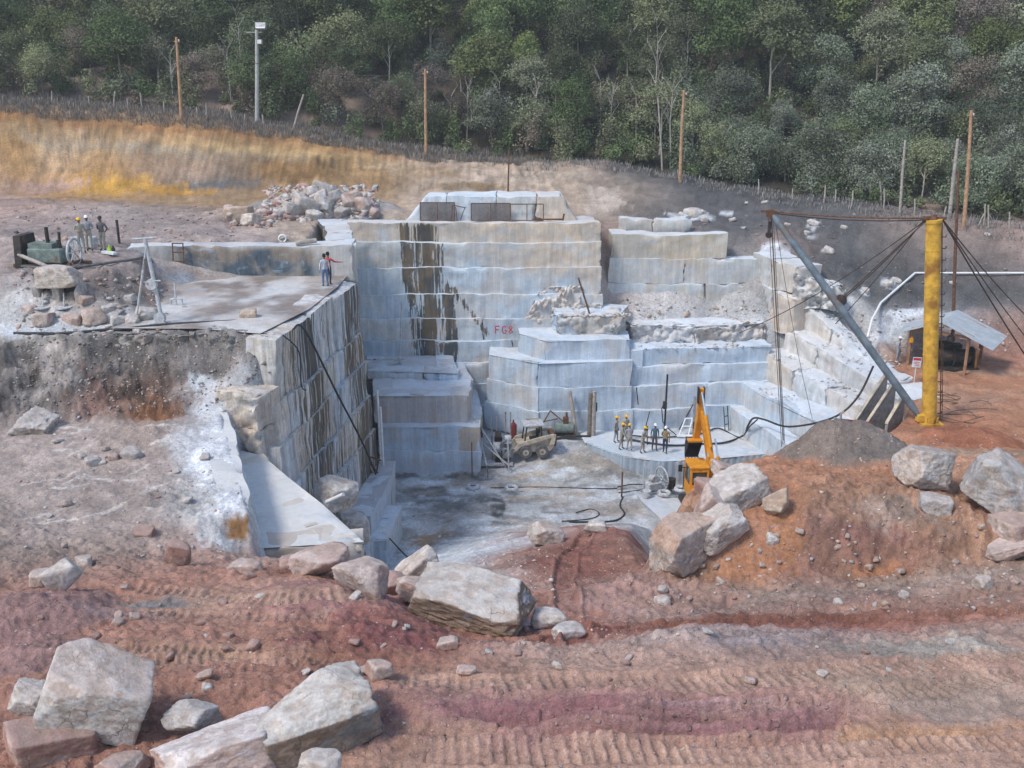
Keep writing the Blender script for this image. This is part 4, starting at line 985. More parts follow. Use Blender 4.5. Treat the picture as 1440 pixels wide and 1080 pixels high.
# the nearest stones
boulder(126, 1058, (1.75, 1.35, 1.15), 5, 'pale', 'large grey squared block tilted up on the stones in the bottom corner', (6, 24, 14), 6, 5, .92, Y=13.9, sink=.0, rough=.02, top=(.50, .41, .36))
boulder(66, 1085, (1.5, 1.2, .8), 12, 'red', 'dusty reddish boulder under the tilted grey block', (0, 6, 30), 5, Y=13.4, sink=.1)
boulder(165, 1112, (.85, .7, .6), 13, 'pink', 'small pinkish boulder in front of the tilted grey block', (0, 0, 50), 5, Y=12.9)
boulder(35, 1000, (.8, .7, .6), 14, 'pale', 'pale stone half hidden behind the tilted grey block', (0, 10, 0), 5, Y=14.4)
boulder(288, 1108, (2.0, 1.5, .9), 21, 'pink', 'broad pink and white boulder between the grey block and the dark faced boulder', (0, -8, 20), 6, 9, .5, Y=12.9, top=(.58, .52, .50))
boulder(268, 1028, (.9, .7, .45), 22, 'grey', 'greyish jagged stone behind the broad pink boulder', (0, 12, 60), 5, Y=14.0)
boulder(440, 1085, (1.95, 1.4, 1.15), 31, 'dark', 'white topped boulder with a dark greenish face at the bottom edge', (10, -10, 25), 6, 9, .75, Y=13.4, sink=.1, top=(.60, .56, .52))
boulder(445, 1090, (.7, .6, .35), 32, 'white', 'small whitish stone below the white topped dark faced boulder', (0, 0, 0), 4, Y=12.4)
boulder(662, 890, (3.0, 1.7, 1.0), 44, 'dark', 'big cream topped boulder with dark underside at the ramp edge', (14, 10, -16), 6, 8, .8, Y=21.0, sink=.14, top=(.62, .55, .48))  # dark front and underside are shade painted into the stone colour
boulder(590, 845, (1.3, .9, .6), 45, 'pink', 'pinkish slab stone leaning on the far end of the cream topped boulder', (0, 14, 10), 5, Y=22.6)
boulder(446, 812, (1.75, 1.2, .95), 51, 'pink', 'rounded pink boulder on the berm below the white rock slab', (0, 0, 20), 5, 12, .3)
boulder(505, 832, (1.5, 1.0, .9), 52, 'pink', 'pink boulder on the berm beside the rounded pink one', (0, 8, -20), 5, 12, .3)
boulder(550, 835, (1.0, .8, .6), 53, 'red', 'reddish boulder at the end of the berm row of pink boulders', (0, 0, 40), 4)
boulder(408, 806, (.8, .6, .5), 54, 'red', 'small reddish stone left of the rounded pink boulder', (0, 0, 10), 4)
boulder(345, 806, (1.0, .6, .4), 55, 'pink', 'flat pinkish stone at the foot of the white dusted bench corner', (0, 6, 0), 4)
boulder(248, 795, (.75, .65, .75), 56, 'red', 'upright reddish brown stone on the bench foot', (8, 12, 0), 4, 8, .2)
boulder(85, 830, (.9, .55, .8), 57, 'pale', 'pale elongated stone standing among rubble by the bench foot', (0, -35, 20), 4)
boulder(116, 800, (.55, .5, .45), 58, 'white', 'round whitish stone near the pale elongated stone', (0, 0, 0), 4)
boulder(55, 825, (.7, .6, .5), 59, 'pink', 'pinkish stone beside the pale elongated stone', (0, 0, 0), 4)
boulder(145, 935, (.75, .55, .28), 60, 'red', 'low reddish slab of stone behind the tilted grey block', (0, 0, -15), 4)
boulder(290, 972, (.22, .2, .16), 61, 'pale', 'small clean white faced stone on the red dirt', (0, 0, 20), 3)
boulder(655, 950, (.42, .3, .16), 62, 'pink', 'flat pale pink stone beside the crawler track', (0, 0, 0), 4)
boulder(530, 955, (.5, .45, .42), 63, 'pink', 'pinkish stone behind the white topped dark faced boulder', (0, 0, 30), 4)
boulder(630, 915, (.5, .4, .3), 64, 'pink', 'rounded pinkish stone on the red bank under the cream topped boulder', (0, 0, 0), 4)
boulder(770, 885, (.9, .7, .5), 65, 'pale', 'greyish pale stone right of the cream topped boulder', (0, 10, 0), 4)
boulder(800, 900, (.8, .6, .4), 66, 'pale', 'pale angular stone on the berm right of the cream topped boulder', (0, 0, 30), 4)
# apron
boulder(765, 766, (1.7, 1.2, .95), 71, 'white', 'pale angular boulder at the foot of the ramp by the red bank', (0, 12, 10), 5, 8, .6)
boulder(838, 750, (1.1, .9, .6), 72, 'pale', 'bluish white heap of stone behind the red bank', (0, 0, 0), 4, 14, .2)
boulder(590, 828, (1.4, .8, .9), 73, 'white', 'pale wedge of stone behind the cream topped boulder', (0, -30, 20), 5, 6, .7)
boulder(625, 815, (.8, .5, .55), 74, 'grey', 'small grey wedge standing on the white apron', (0, 30, 0), 4, 6, .7)
boulder(607, 812, (.7, .5, .5), 75, 'grey', 'grey fragment on the white apron next to the grey wedge', (0, -20, 60), 4, 6, .7)
boulder(472, 722, (1.9, 1.5, 1.5), 76, 'pale', 'broken white block behind the edge of the white slab', (8, 14, 30), 5, 6, .8, Y=40.0, sink=.0)
boulder(497, 770, (1.4, 1.2, 1.6), 77, 'pale', 'upright pale block beside the lower ledge behind the white slab', (0, 0, 15), 5, 6, .85, Y=41.6, sink=0)
# the mound on the right
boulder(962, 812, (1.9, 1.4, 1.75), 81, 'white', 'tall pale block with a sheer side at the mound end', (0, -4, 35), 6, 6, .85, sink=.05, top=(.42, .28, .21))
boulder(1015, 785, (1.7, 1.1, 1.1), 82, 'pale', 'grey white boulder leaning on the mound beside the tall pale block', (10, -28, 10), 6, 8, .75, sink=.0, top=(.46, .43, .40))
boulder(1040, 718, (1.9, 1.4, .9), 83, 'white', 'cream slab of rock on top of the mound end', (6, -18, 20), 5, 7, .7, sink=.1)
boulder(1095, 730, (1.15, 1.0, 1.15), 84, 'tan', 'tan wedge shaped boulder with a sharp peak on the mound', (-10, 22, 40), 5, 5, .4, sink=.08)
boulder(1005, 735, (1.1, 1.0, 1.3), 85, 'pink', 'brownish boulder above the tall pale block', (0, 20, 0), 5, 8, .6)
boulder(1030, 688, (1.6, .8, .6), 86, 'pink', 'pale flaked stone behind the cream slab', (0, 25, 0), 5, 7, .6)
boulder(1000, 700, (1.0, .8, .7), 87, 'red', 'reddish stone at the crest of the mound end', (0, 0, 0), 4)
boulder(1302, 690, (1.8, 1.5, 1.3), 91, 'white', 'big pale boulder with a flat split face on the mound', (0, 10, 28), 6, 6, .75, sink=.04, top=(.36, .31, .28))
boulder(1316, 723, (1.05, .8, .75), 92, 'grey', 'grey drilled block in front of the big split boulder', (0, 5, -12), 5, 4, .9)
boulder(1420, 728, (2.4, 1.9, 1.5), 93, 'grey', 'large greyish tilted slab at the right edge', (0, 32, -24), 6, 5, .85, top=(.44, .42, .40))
boulder(1440, 768, (1.6, 1.2, 1.0), 94, 'pink', 'pinkish squared block under the large tilted slab', (0, 0, 14), 5, 6, .8)
boulder(1425, 792, (1.5, 1.0, .45), 95, 'pink', 'flat overhanging stone below the pinkish squared block', (0, -12, 10), 5, 8, .6)
boulder(1222, 702, (.95, .6, .22), 96, 'tan', 'thin tan flagstone lying on the mound top', (0, -4, 0), 4, Y=28.6)
boulder(1086, 768, (.4, .3, .45), 97, 'pale', 'small pale stone stuck in the mound face under the tan wedge', (0, 20, 0), 4)
boulder(1385, 828, (.55, .4, .42), 98, 'white', 'white cornered stone on the road edge below the mound', (0, 0, 25), 4)
boulder(1272, 842, (.3, .2, .26), 99, 'pale', 'small upright pale stone on the road edge', (0, 15, 0), 3)
boulder(1180, 852, (.32, .25, .2), 100, 'white', 'small cream stone on the road edge', (0, 0, 0), 3)
boulder(932, 852, (.5, .4, .3), 101, 'white', 'cream rounded stone near the foot of the tall pale block', (0, 0, 0), 3)
# left terrace
boulder(346, 450, (.85, .7, .65), 111, 'tan', 'brown squared stone left on the wet ledge', (0, 0, 12), 4, 4, .9)
boulder(40, 612, (1.7, 1.6, 1.3), 112, 'grey', 'crumbly pale heap of rock at the left end of the bench', (0, 0, 0), 5, 16, .2, rough=.09)
boulder(183, 646, (.85, .7, .5), 113, 'grey', 'grey angular stone on the bench top', (0, 0, 20), 4)
boulder(128, 655, (.6, .5, .4), 114, 'grey', 'smaller grey stone on the bench top', (0, 0, 50), 4)
boulder(200, 755, (.7, .6, .4), 115, 'red', 'dark brown hollowed stone on the bench slope', (14, 6, 0), 4, 8, .2)
for i, (px, py, s, st) in enumerate([(430, 302, 2.0, 'grey'), (455, 298, 1.9, 'pale'), (480, 306, 1.6, 'grey'), (410, 306, 1.5, 'grey'), (505, 300, 1.8, 'pink'), (335, 314, 2.2, 'tan'), (352, 318, 1.2, 'white'), (395, 308, 1.2, 'grey'), (445, 288, 1.9, 'pale'), (470, 288, 1.5, 'grey'), (520, 306, 1.3, 'pink'), (440, 310, 1.3, 'pale'), (462, 308, 1.2, 'grey'), (488, 295, 1.5, 'pink'), (425, 292, 1.4, 'grey'), (452, 278, 1.7, 'grey'), (438, 280, 1.3, 'pale'), (466, 278, 1.3, 'pale'), (497, 286, 1.4, 'pink'), (324, 310, 1.3, 'pink')]):
    boulder(px, py, (s, s*.7, s*.65), 120+i, st, 'broken %s rock in the waste heap under the ochre soil cut' % {'grey': 'grey', 'pale': 'whitish', 'pink': 'pinkish', 'tan': 'tan', 'white': 'small white'}[st], (random.uniform(-25, 25), random.uniform(-25, 25), random.uniform(0, 180)), 4, 8, .7, name='waste_rock', cat='rock', group='broken rock heap under the soil cut')
for i, (px, py, s) in enumerate([(205, 452, 1.2), (185, 458, .95), (165, 460, .9), (130, 458, 1.6), (100, 457, 1.0), (60, 458, 1.2), (150, 440, .7), (120, 428, .8), (180, 425, .65), (40, 440, .7), (195, 470, .6)]):
    boulder(px, py, (s, s*.7, s*.6), 140+i, random.choice(['pale', 'grey', 'pink']), 'pale broken rock in the row behind the wet ledge', (0, random.uniform(-12, 12), random.uniform(0, 180)), 4, 8, .7, name='waste_rock', cat='rock', group='broken rocks behind the wet ledge')
for i, (px, py, s) in enumerate([(975, 305, 1.7), (992, 312, 1.2), (962, 308, 1.0), (1145, 318, 1.0), (1136, 330, .9), (1030, 312, .6), (1166, 357, 1.0), (1218, 412, .9), (1250, 405, 1.1), (1262, 398, .8), (1045, 322, .5), (1108, 318, .5), (1076, 286, .6), (1050, 288, .5), (1188, 322, .6), (1390, 332, .5), (1340, 400, .6), (985, 302, .9)]):
    boulder(px, py, (s, s*.6, s*.5), 160+i, 'pale', 'white waste stone tipped on the grey spoil bank', (0, random.uniform(-20, 20), random.uniform(0, 180)), 3, 8, .6, name='waste_rock', cat='rock', group='white stones on the grey spoil bank')
# loose stones that repeat: a few shapes, many copies
shapes = [rock_mesh('stone', (1, .8, .6), 300+i, s, 3, 4, .55, .04) for i, s in enumerate(['pink', 'red', 'pink', 'tan', 'pale', 'grey', 'white', 'red'])]
def scatter(n, region, size, which, label, group, skip=()):
    for k in range(n):
        px, py = random.uniform(region[0], region[2]), random.uniform(region[1], region[3])
        p = hit(px, py); s = random.uniform(*size)**1.0*random.uniform(.7, 1.2)
        i = random.choice(which)
        o = link('loose_stone', shapes[i], M['boulder']); o.scale = (s, s*random.uniform(.7, 1.1), s*random.uniform(.6, 1))
        o.rotation_euler = (random.uniform(-.4, .4), random.uniform(-.4, .4), random.uniform(0, 6.28)); o.location = p+Vector((0, 0, s*.16))
        tag(o, label, 'stone', group)
scatter(38, (30, 790, 560, 1000), (.10, .40), (0, 1, 2, 4, 7), 'loose stone scattered on the red dirt of the near left bank', 'loose stones on the near left bank')
scatter(28, (560, 880, 1430, 960), (.07, .26), (0, 1, 3, 4, 6), 'loose stone scattered on the near haul road', 'loose stones on the near haul road')
scatter(42, (930, 740, 1430, 860), (.10, .34), (0, 2, 3, 3, 5, 0), 'loose stone lying on the slope of the right mound', 'loose stones on the right mound')
scatter(24, (30, 585, 300, 770), (.12, .45), (4, 5, 0, 2), 'loose stone lying on the scraped left bench', 'loose stones on the left bench')
scatter(18, (870, 425, 1080, 465), (.2, .55), (3, 4, 6, 0), 'loose stone on the rubble shelf under the second wall', 'loose stones on the rubble shelf')
# gravel and broken rubble nobody could count
def rubble(name, specs):
    Vs, Ts, Cs, n0 = [], [], [], 0
    V0, T0 = ICO[1]
    for n, region, size, cols in specs:
        for k in range(n):
            p = hit(random.uniform(region[0], region[2]), random.uniform(region[1], region[3]))
            if p.y > 96: continue
            s = size[0]*(size[1]/size[0])**(random.random()**1.8)
            D = V0*rng.uniform(.3, 1.3, (len(V0), 1))*np.array([1, random.uniform(.5, 1), random.uniform(.35, .8)])*s*.5
            a = random.uniform(0, 6.28); ca, sa = math.cos(a), math.sin(a)
            D = np.c_[D[:, 0]*ca-D[:, 1]*sa, D[:, 0]*sa+D[:, 1]*ca, D[:, 2]+.35*D[:, 0]*random.uniform(-1, 1)]
            Vs.append(D+np.array([p.x, p.y, p.z+s*.02])); Ts.append(T0+n0); n0 += len(V0)
            c = np.array(random.choice(cols))*random.uniform(.8, 1.2); Cs.append(np.tile(np.append(c, 0), (len(V0), 1)))
    me = array_mesh(name, np.concatenate(Vs), None, np.concatenate(Cs), False, np.concatenate(Ts))
    tag(link(name, me, M['boulder']), kind='stuff')
def ledge_rubble(n, path, size, cols):
    """broken stone lying on the block tops of the right side"""
    Vs, Ts, Cs, n0 = [], [], [], 0; V0, T0 = ICO[1]
    for k in range(n):
        i = random.randrange(len(path)-1); t = random.random(); a, b = path[i], path[i+1]
        p = [a[j]+(b[j]-a[j])*t for j in range(3)]; s = size[0]*(size[1]/size[0])**(random.random()**1.7)
        D = V0*rng.uniform(.3, 1.3, (len(V0), 1))*np.array([1, random.uniform(.5, 1), random.uniform(.35, .8)])*s*.5
        Vs.append(D+np.array([p[0]+random.uniform(.05, 1.5), p[1]+random.uniform(-.3, .5), p[2]+s*.1])); Ts.append(T0+n0); n0 += len(V0)
        c = np.array(random.choice(cols))*random.uniform(.8, 1.2); Cs.append(np.tile(np.append(c, 0), (len(V0), 1)))
    tag(link('rubble', array_mesh('rubble', np.concatenate(Vs), None, np.concatenate(Cs), False, np.concatenate(Ts)), M['boulder']), kind='stuff')
ledge_rubble(260, [(16.5, 63.2, 5.85), (17.7, 60, 5.5), (20.3, 54, 5.05)], (.04, .3), STONE['pale']); ledge_rubble(260, [(18.1, 63.4, 7.2), (19.3, 60.6, 6.8), (21.6, 55.4, 6.0)], (.04, .3), STONE['pale'])
ledge_rubble(300, [(18.8, 64.6, 9.1), (20.3, 61.4, 7.6), (22.5, 58, 6.3)], (.05, .35), STONE['pale']); ledge_rubble(350, [(18.2, 53.2, 4.1), (15.5, 61, 4.1)], (.04, .2), STONE['pale'])
ledge_rubble(300, [(3.2, 63.2, 8.3), (7, 63.2, 8.3)], (.05, .4), STONE['tan']+STONE['pale']); ledge_rubble(240, [(8, 62.2, 6.35), (14.5, 62.8, 6.35)], (.05, .4), STONE['pale'])
pk = STONE['pink']+STONE['red']; gy = STONE['grey']+STONE['pale']; dk = [(.09, .08, .072), (.13, .12, .11), (.2, .185, .17), (.29, .275, .26), (.14, .085, .06)]
so = [(.31, .165, .125), (.26, .125, .095), (.36, .215, .165), (.33, .19, .15)]
rubble('gravel', [(1700, (20, 785, 1435, 1078), (.02, .10), so), (500, (930, 700, 1435, 850), (.03, .16), so), (600, (20, 790, 640, 1075), (.02, .12), pk), (700, (560, 880, 1435, 1070), (.015, .08), pk+STONE['tan']), (650, (910, 700, 1435, 870), (.03, .22), pk+gy+STONE['tan']),
                  (600, (760, 760, 960, 900), (.03, .15), pk), (500, (20, 585, 345, 790), (.04, .24), gy+pk), (260, (540, 740, 790, 830), (.05, .3), STONE['pale'])])
rubble('rubble', [(2600, (20, 470, 385, 585), (.04, .26), dk+gy[:3]+dk), (500, (20, 380, 235, 470), (.08, .5), gy+pk+dk), (900, (375, 262, 530, 312), (.2, 1.1), gy+pk), (160, (320, 295, 380, 320), (.15, .8), pk), (500, (20, 290, 330, 345), (.1, .4), dk+pk),
                  (700, (870, 420, 1085, 482), (.06, .4), gy+STONE['tan']), (700, (880, 290, 1435, 440), (.08, .4), [(.15, .14, .135), (.10, .095, .09), (.13, .125, .12)]),
                  (260, (1210, 440, 1435, 500), (.12, .5), STONE['red']+gy), (400, (560, 625, 930, 735), (.04, .2), gy+dk), (160, (240, 420, 470, 470), (.05, .25), dk), (400, (1085, 590, 1435, 700), (.04, .2), pk+STONE['tan'])])
# ------------------------------------------------------------------ poles, posts and wires
POLES = []
def pole(px, py, top_py, Y, r, mat, name, label, cat, group=None, lean=0., toppx=None, parts=None):
    p = hit(px, py) if Y is None else Vector(at(px, py, Y)); p.z = zt(p.x, p.y) if Y is not None else p.z
    POLES.append((p.x/p.y, p.y))
    t = Vector(at(toppx if toppx is not None else px, top_py, p.y))
    r0 = thing(name, label, cat, p, 0, group)
    v = t-p
    mb = MB(); mb.tube([(0, 0, -.4), v*.5+Vector((random.uniform(-.05, .05), 0, 0)), v], [r*1.15, r, r*.8], 10); mb.build('shaft', M[mat], r0)
    return r0, p, t
WP = []
for px, py, tp, tpx, lab in [(254, 158, 52, 248, 'brown wooden power pole above the ochre cut, left of the floodlight post'), (599, 213, 97, 598, 'straight brown wooden power pole above the middle of the soil cut'), (957, 244, 127, 962, 'brown power pole at the wood edge where the grey spoil begins'), (1357, 310, 155, 1366, 'stout brown power pole behind the yellow mast')]:
    r0, p, t = pole(px, py, tp, {254: 89.5, 599: 90.5, 957: 83.5, 1357: 71.6}[px], .13, 'polewood', 'power_pole', lab, 'pole', 'brown wooden power poles', 0, tpx)
    mb = MB(); mb.box((0, 0, 0), (.5, .08, .1)); b = mb.build('crossarm', M['polewood'], r0); b.location = (t-p)-Vector((0, 0, .35))
    mb = MB(); mb.tube([(0, 0, 0), (0, 0, .07), (0, 0, .12)], [.05, .06, .03], 8); i = mb.build('insulator', M['whitepaint'], b); i.location = (.18, 0, .05)
    WP.append(t-Vector((0, 0, .3)))
far_l, far_r = Vector(at(-60, 32, 105)), Vector(at(1500, 235, 68))
for k, (a, b, lab) in enumerate([(far_l, WP[0], 'thin power wire from the left edge to the first brown pole'), (WP[0], WP[1], 'thin power wire between the first and second brown poles'), (WP[1], WP[2], 'thin power wire between the second and third brown poles'), (WP[2], WP[3], 'thin power wire from the third brown pole to the stout one'), (WP[3], far_r, 'thin power wire leaving the stout brown pole to the right')]):
    mb = MB(); mb.tube(sag(a, b, 1.2 if k != 3 else 2.0, 16), .025, 5); tag(mb.build('power_wire', M['cable']), lab, 'wire')
for px, py, tp, tpx, r, lab in [(1335, 308, 195, 1347, .13, 'grey weathered pole leaning beside the stout brown one'), (1266, 300, 197, 1273, .1, 'grey slim pole standing left of the leaning weathered pole'), (932, 240, 135, 925, .08, 'pale leaning pole left of the third brown power pole'), (411, 181, 133, 427, .1, 'short pale post leaning right, beside the floodlight post'), (714, 276, 210, 716, .06, 'thin dark steel mast on the upper tier')]:
    pole(px, py, tp, None if tp != 210 else 77, r, 'greywood' if tp != 210 else 'rust', 'leaning_pole' if tp != 210 else 'steel_mast', lab, 'pole', None, 0, tpx)
# floodlight post
r0, p, t = pole(361, 175, 42, None, .17, 'concrete', 'floodlight_post', 'concrete floodlight post with lamps on top above the ochre cut', 'lamp post')
h = t-p
mb = MB(); mb.box((0, 0, 0), (1.5, .1, .1)); a = mb.build('crossarm', M['steel'], r0); a.location = h-Vector((.2, 0, .2))
mb = MB(); mb.box((0, 0, 0), (.95, .5, .5), Matrix.Rotation(R(-28), 3, 'X'), .05); l = mb.build('floodlight', M['steel'], r0); l.location = h+Vector((.45, -.2, .3))
mb = MB(); mb.box((0, -.27, -.02), (.8, .03, .38), Matrix.Rotation(R(-28), 3, 'X')); mb.build('lens', M['whitepaint'], l)
mb = MB(); mb.box((0, 0, 0), (.45, .4, .4), None, .05); l = mb.build('floodlight', M['steel'], r0); l.location = h+Vector((.25, -.2, -1.0))
mb = MB(); mb.box((0, -.21, 0), (.36, .03, .3)); mb.build('lens', M['whitepaint'], l)
# fence posts
fp = [(72, 148, 128), (126, 150, 135), (159, 152, 128), (179, 153, 138), (200, 156, 130), (230, 158, 142), (277, 166, 150), (291, 168, 145), (327, 172, 155), (372, 180, 161), (343, 174, 160),
      (1066, 274, 252), (1114, 278, 265), (1158, 285, 260), (1197, 290, 268), (1243, 293, 266), (1286, 303, 280), (1328, 306, 290), (1384, 318, 287), (1391, 322, 288), (1240, 290, 255), (1175, 286, 266), (1420, 322, 298)]
for i, (px, py, tp) in enumerate(fp):
    L = px < 500
    pole(px, py, tp, None, .06, 'greywood', 'fence_post', 'short wooden fence post in the dry grass above the ochre cut' if L else 'short wooden fence post along the crest of the grey spoil', 'post', 'fence posts above the ochre cut' if L else 'fence posts along the grey spoil', 0, px+random.uniform(-3, 3))
for x0, y0, x1, y1, lab in [(1243, 264, 1252, 290, 'thin prop leaning right against a fence post on the spoil crest'), (1243, 266, 1235, 288, 'thin prop leaning left against a fence post on the spoil crest'), (1390, 300, 1404, 320, 'thin prop leaning on a fence post near the right edge'), (1384, 300, 1374, 318, 'short prop leaning left near the right edge fence posts')]:
    p = hit(x1, y1); t = Vector(at(x0, y0, p.y)); mb = MB(); mb.tube([p-Vector((0, 0, .2)), t], .04, 6); tag(mb.build('fence_prop', M['greywood']), lab, 'prop')
for k in range(3):
    P = []
    for px, py, tp in sorted([f for f in fp if f[0] > 1000]): q = hit(px, py); P.append(q+Vector((0, 0, .35+.3*k)))
    mb = MB(); mb.tube(P, .012, 4); tag(mb.build('fence_wire', M['cable']), ('lowest', 'middle', 'top')[k]+' strand of wire along the spoil crest fence', 'wire')
# ------------------------------------------------------------------ derrick
B = Vector(at(1307, 590, 49.6)); B.z = 5.75
dr = thing('derrick_crane', 'tall yellow tubular derrick mast with a slanting blue grey boom and cables', 'crane', B)
H = Vector(at(1313, 310, 49.6))-B; Hx = lambda k: H*k
mb = MB(); mb.tube([(0, 0, 0), H], .37, 28)
for k in (.18, .35, .52, .69, .86): mb.tube([H*k, H*(k+.005)], .385, 28)
mb.tube([H*.99, H*1.004], .41, 28); mb.build('mast', M['yellow'], dr)
mb = MB(); mb.tube([H*1.002, H*1.026], [.2, .14], 12); mb.box(H+Vector((-.3, 0, .12)), (.5, .16, .18)); mb.box(H+Vector((.4, .05, .1)), (.45, .14, .14)); mb.build('mast_head', M['rust'], dr)
for i in range(17):
    zz = .6+i*.58
    mb = MB(); q_ = H*(zz/H.z)-Vector((0, 0, zz)); mb.tube([q_+Vector((.36, -.16, zz)), q_+Vector((.55, -.2, zz)), q_+Vector((.55, -.2, zz+.12))], .028, 6); mb.build('rung', M['dark'], dr)
mb = MB(); mb.box((0, 0, .03), (1.15, 1.1, .12)); mb.box((-.5, 0, .3), (.4, .4, .4), None, .03)
for a in range(8): mb.box((.42*math.cos(a*.785), .42*math.sin(a*.785), .2), (.05, .1, .4), Matrix.Rotation(a*.785, 3, 'Z'))
mb.build('base', M['yellow'], dr)
T = Vector(at(1086, 301, 53.0))-B; f0 = Vector((-.62, .05, .45))
mb = MB(); mb.tube([f0, f0.lerp(T, .04), f0.lerp(T, .5), f0.lerp(T, .97), T], [.12, .2, .21, .18, .1], 16); mb.build('boom', M['bluepipe'], dr)
mid = f0.lerp(T, .56)
mb = MB(); mb.tube([mid+Vector((.22, -.12, .1)), mid+Vector((.22, .1, .1))], .3, 16); mb.box(mid+Vector((.05, 0, .05)), (.4, .3, .3)); mb.build('pulley', M['dark'], dr)
mb = MB(); mb.tube([T+Vector((-.05, -.12, 0)), T+Vector((-.05, .12, 0))], .26, 14); mb.box(T+Vector((-.35, 0, .15)), (.5, .12, .12)); mb.build('boom_head', M['rust'], dr)
mb = MB(); mb.tube([T+Vector((-.1, -.1, -1.1)), T+Vector((-.1, .1, -1.1))], .17, 12); mb.box(T+Vector((-.1, 0, -.75)), (.14, .16, .7)); mb.build('hanging_block', M['dark'], dr)
top = H+Vector((0, 0, .12))
def cable(name, a, b, r, d=.0, mat='cable', par=dr, n=10):
    m_ = MB(); m_.tube(sag(a, b, d, n), r, 6); return m_.build(name, M[mat], par)
cable('topping_cable', T+Vector((0, 0, .15)), top+Vector((-.5, 0, 0)), .045, .12, 'rust'); cable('topping_cable', T+Vector((0, .1, .05)), top+Vector((-.5, .1, -.12)), .03, .18)
cable('luffing_cable', top+Vector((-.3, -.1, 0)), mid+Vector((.3, -.05, .25)), .035); cable('luffing_cable', top+Vector((-.25, .1, 0)), mid+Vector((.35, .1, .1)), .035, .1)
e = Vector(at(1102, 628, 50.5))-B
for k, (dx, dy) in enumerate(((-.2, -.05), (-.05, .05), (.06, 0), (.0, .1))):
    cable('hoist_cable', T+Vector((dx, dy, -.1)), e+Vector((dx*.6, dy, .1*k)), .017)
cable('hoist_cable', T+Vector((.15, 0, -.2)), Vector(at(1145, 600, 55))-B, .014, .5)
for k, (px, py, Y) in enumerate(((1500, 585, 56), (1470, 470, 62), (1480, 520, 60))):
    cable('guy_cable', top+Vector((.4, .05, 0)), Vector(at(px, py, Y))-B, .04 if k < 1 else .03, .25)
cable('guy_cable', top+Vector((-.4, 0, -.1)), Vector(at(1040, 468, 63.5))-B, .025, .5); cable('guy_cable', top+Vector((-.4, .05, 0)), Vector(at(1175, 455, 60))-B, .025, .2)
mb = MB(); mb.tube([H+Vector((.5, .2, 0)), H*.5+Vector((.58, .1, 0)), (.62, .1, .1)], .03, 6); mb.tube([H*.4+Vector((.72, .2, 0)), (.72, .1, .1)], .02, 6); mb.build('drop_cable', M['rust'], dr)
# stray wire coils by the mast foot
for k, (px, py, rr, lab) in enumerate([(1350, 590, .9, 'loose coil of wire on the orange ground by the mast'), (1365, 575, 1.1, 'wide loop of wire on the orange ground behind the coil'), (1330, 560, .6, 'small wire loop against the mast foot')]):
    c = hit(px, py); mb = MB(); P = [c+Vector((math.cos(a*.35)*rr*(1+.02*a), math.sin(a*.35)*rr*.8, .06+.25*max(0, math.sin(a*.5+k)))) for a in range(34)]; mb.tube(P, .016, 5); tag(mb.build('wire_coil', M['cable']), lab, 'wire')
# rusty post behind the shed
r0, p, t = pole(1340, 460, 240, 63.6, .1, 'rust', 'rusty_post', 'tall rusty steel post rising behind the shed roof', 'pole', None, 0, 1348)
# ------------------------------------------------------------------ winch shed
S = Vector(atz(1318, 522, 5.75)); SR = R(-36); sh = thing('winch_shed', 'small open shed with a corrugated gable roof on wooden posts', 'shed', S, SR)
def sloc(x, y, z=0): return S+Matrix.Rotation(SR, 3, 'Z') @ Vector((x, y, z))
wd, dp, eh, rh = 3.6, 3.0, 2.45, 3.2
for x, y in ((-wd/2, 0), (-wd/2+.25, dp), (wd/2-.25, 0), (wd/2, dp), (0, dp)):
    mb = MB(); mb.box((x, y, eh/2-.05), (.16, .16, eh+.1)); mb.build('post', M['postwood'], sh)
for y in (0, dp):
    mb = MB(); mb.box((0, y, eh-.05), (wd+.1, .1, .16)); mb.bar((-wd/2, y, eh), (0, y, rh-.08), .12); mb.bar((wd/2, y, eh), (0, y, rh-.08), .12); mb.build('roof_truss', M['postwood'], sh)
for sgn, ov in ((-1, 1.0), (1, 1.25)):
    mb = MB(); n = 40; L = Vector((sgn*(wd/2+ov), 0, -(rh-eh)*(wd/2+ov)/(wd/2)))
    vs = []
    for i in range(n+1):
        y = -.6+(dp+1.2)*i/n; zz = .03*math.sin(i*math.pi*.5)+.02
        for k in range(2): vs.append((L.x*k, y, rh+L.z*k+zz))
    mb._add(vs, [(2*i, 2*i+1, 2*i+3, 2*i+2) for i in range(n)], False)
    o = mb.build('roof', M['sheet'], sh); md = o.modifiers.new('thickness', 'SOLIDIFY'); md.thickness = .02
c = sloc(.5, 1.3); wn = thing('cable_winch', 'dark cable winch drum with orange end frames under the shed roof', 'winch', c, R(-8))
mb = MB(); mb.tube([(-1.1, 0, .75), (1.05, 0, .75)], .48, 20); mb.build('drum', M['dark'], wn)
for i in range(3):
    mb = MB(); mb.tube([((-1.1, -.05, 1.08)[i], 0, .75), ((-1.02, .03, 1.16)[i], 0, .75)], .66, 20); mb.build('flange', M['dark'], wn)
for x in (-1.35, 1.3):
    mb = MB(); mb.prism([(-.5, 0), (.5, 0), (.25, 1.25), (-.25, 1.25)], x-.06, x+.06, 'YZ'); mb.build('end_frame', M['orange'] if x > 0 else M['dark'], wn)
mb = MB(); mb.box((0, 0, .08), (3.0, 1.3, .16)); mb.build('skid', M['dark'], wn)
mb = MB(); mb.box((-.5, .7, 1.25), (1.0, .6, .5), None, .05); mb.tube([(-.9, .7, 1.5), (-.9, .7, 1.7)], .12, 10); mb.box((.4, .7, 1.2), (.5, .5, .4), None, .04); mb.build('engine', M['dark'], wn)
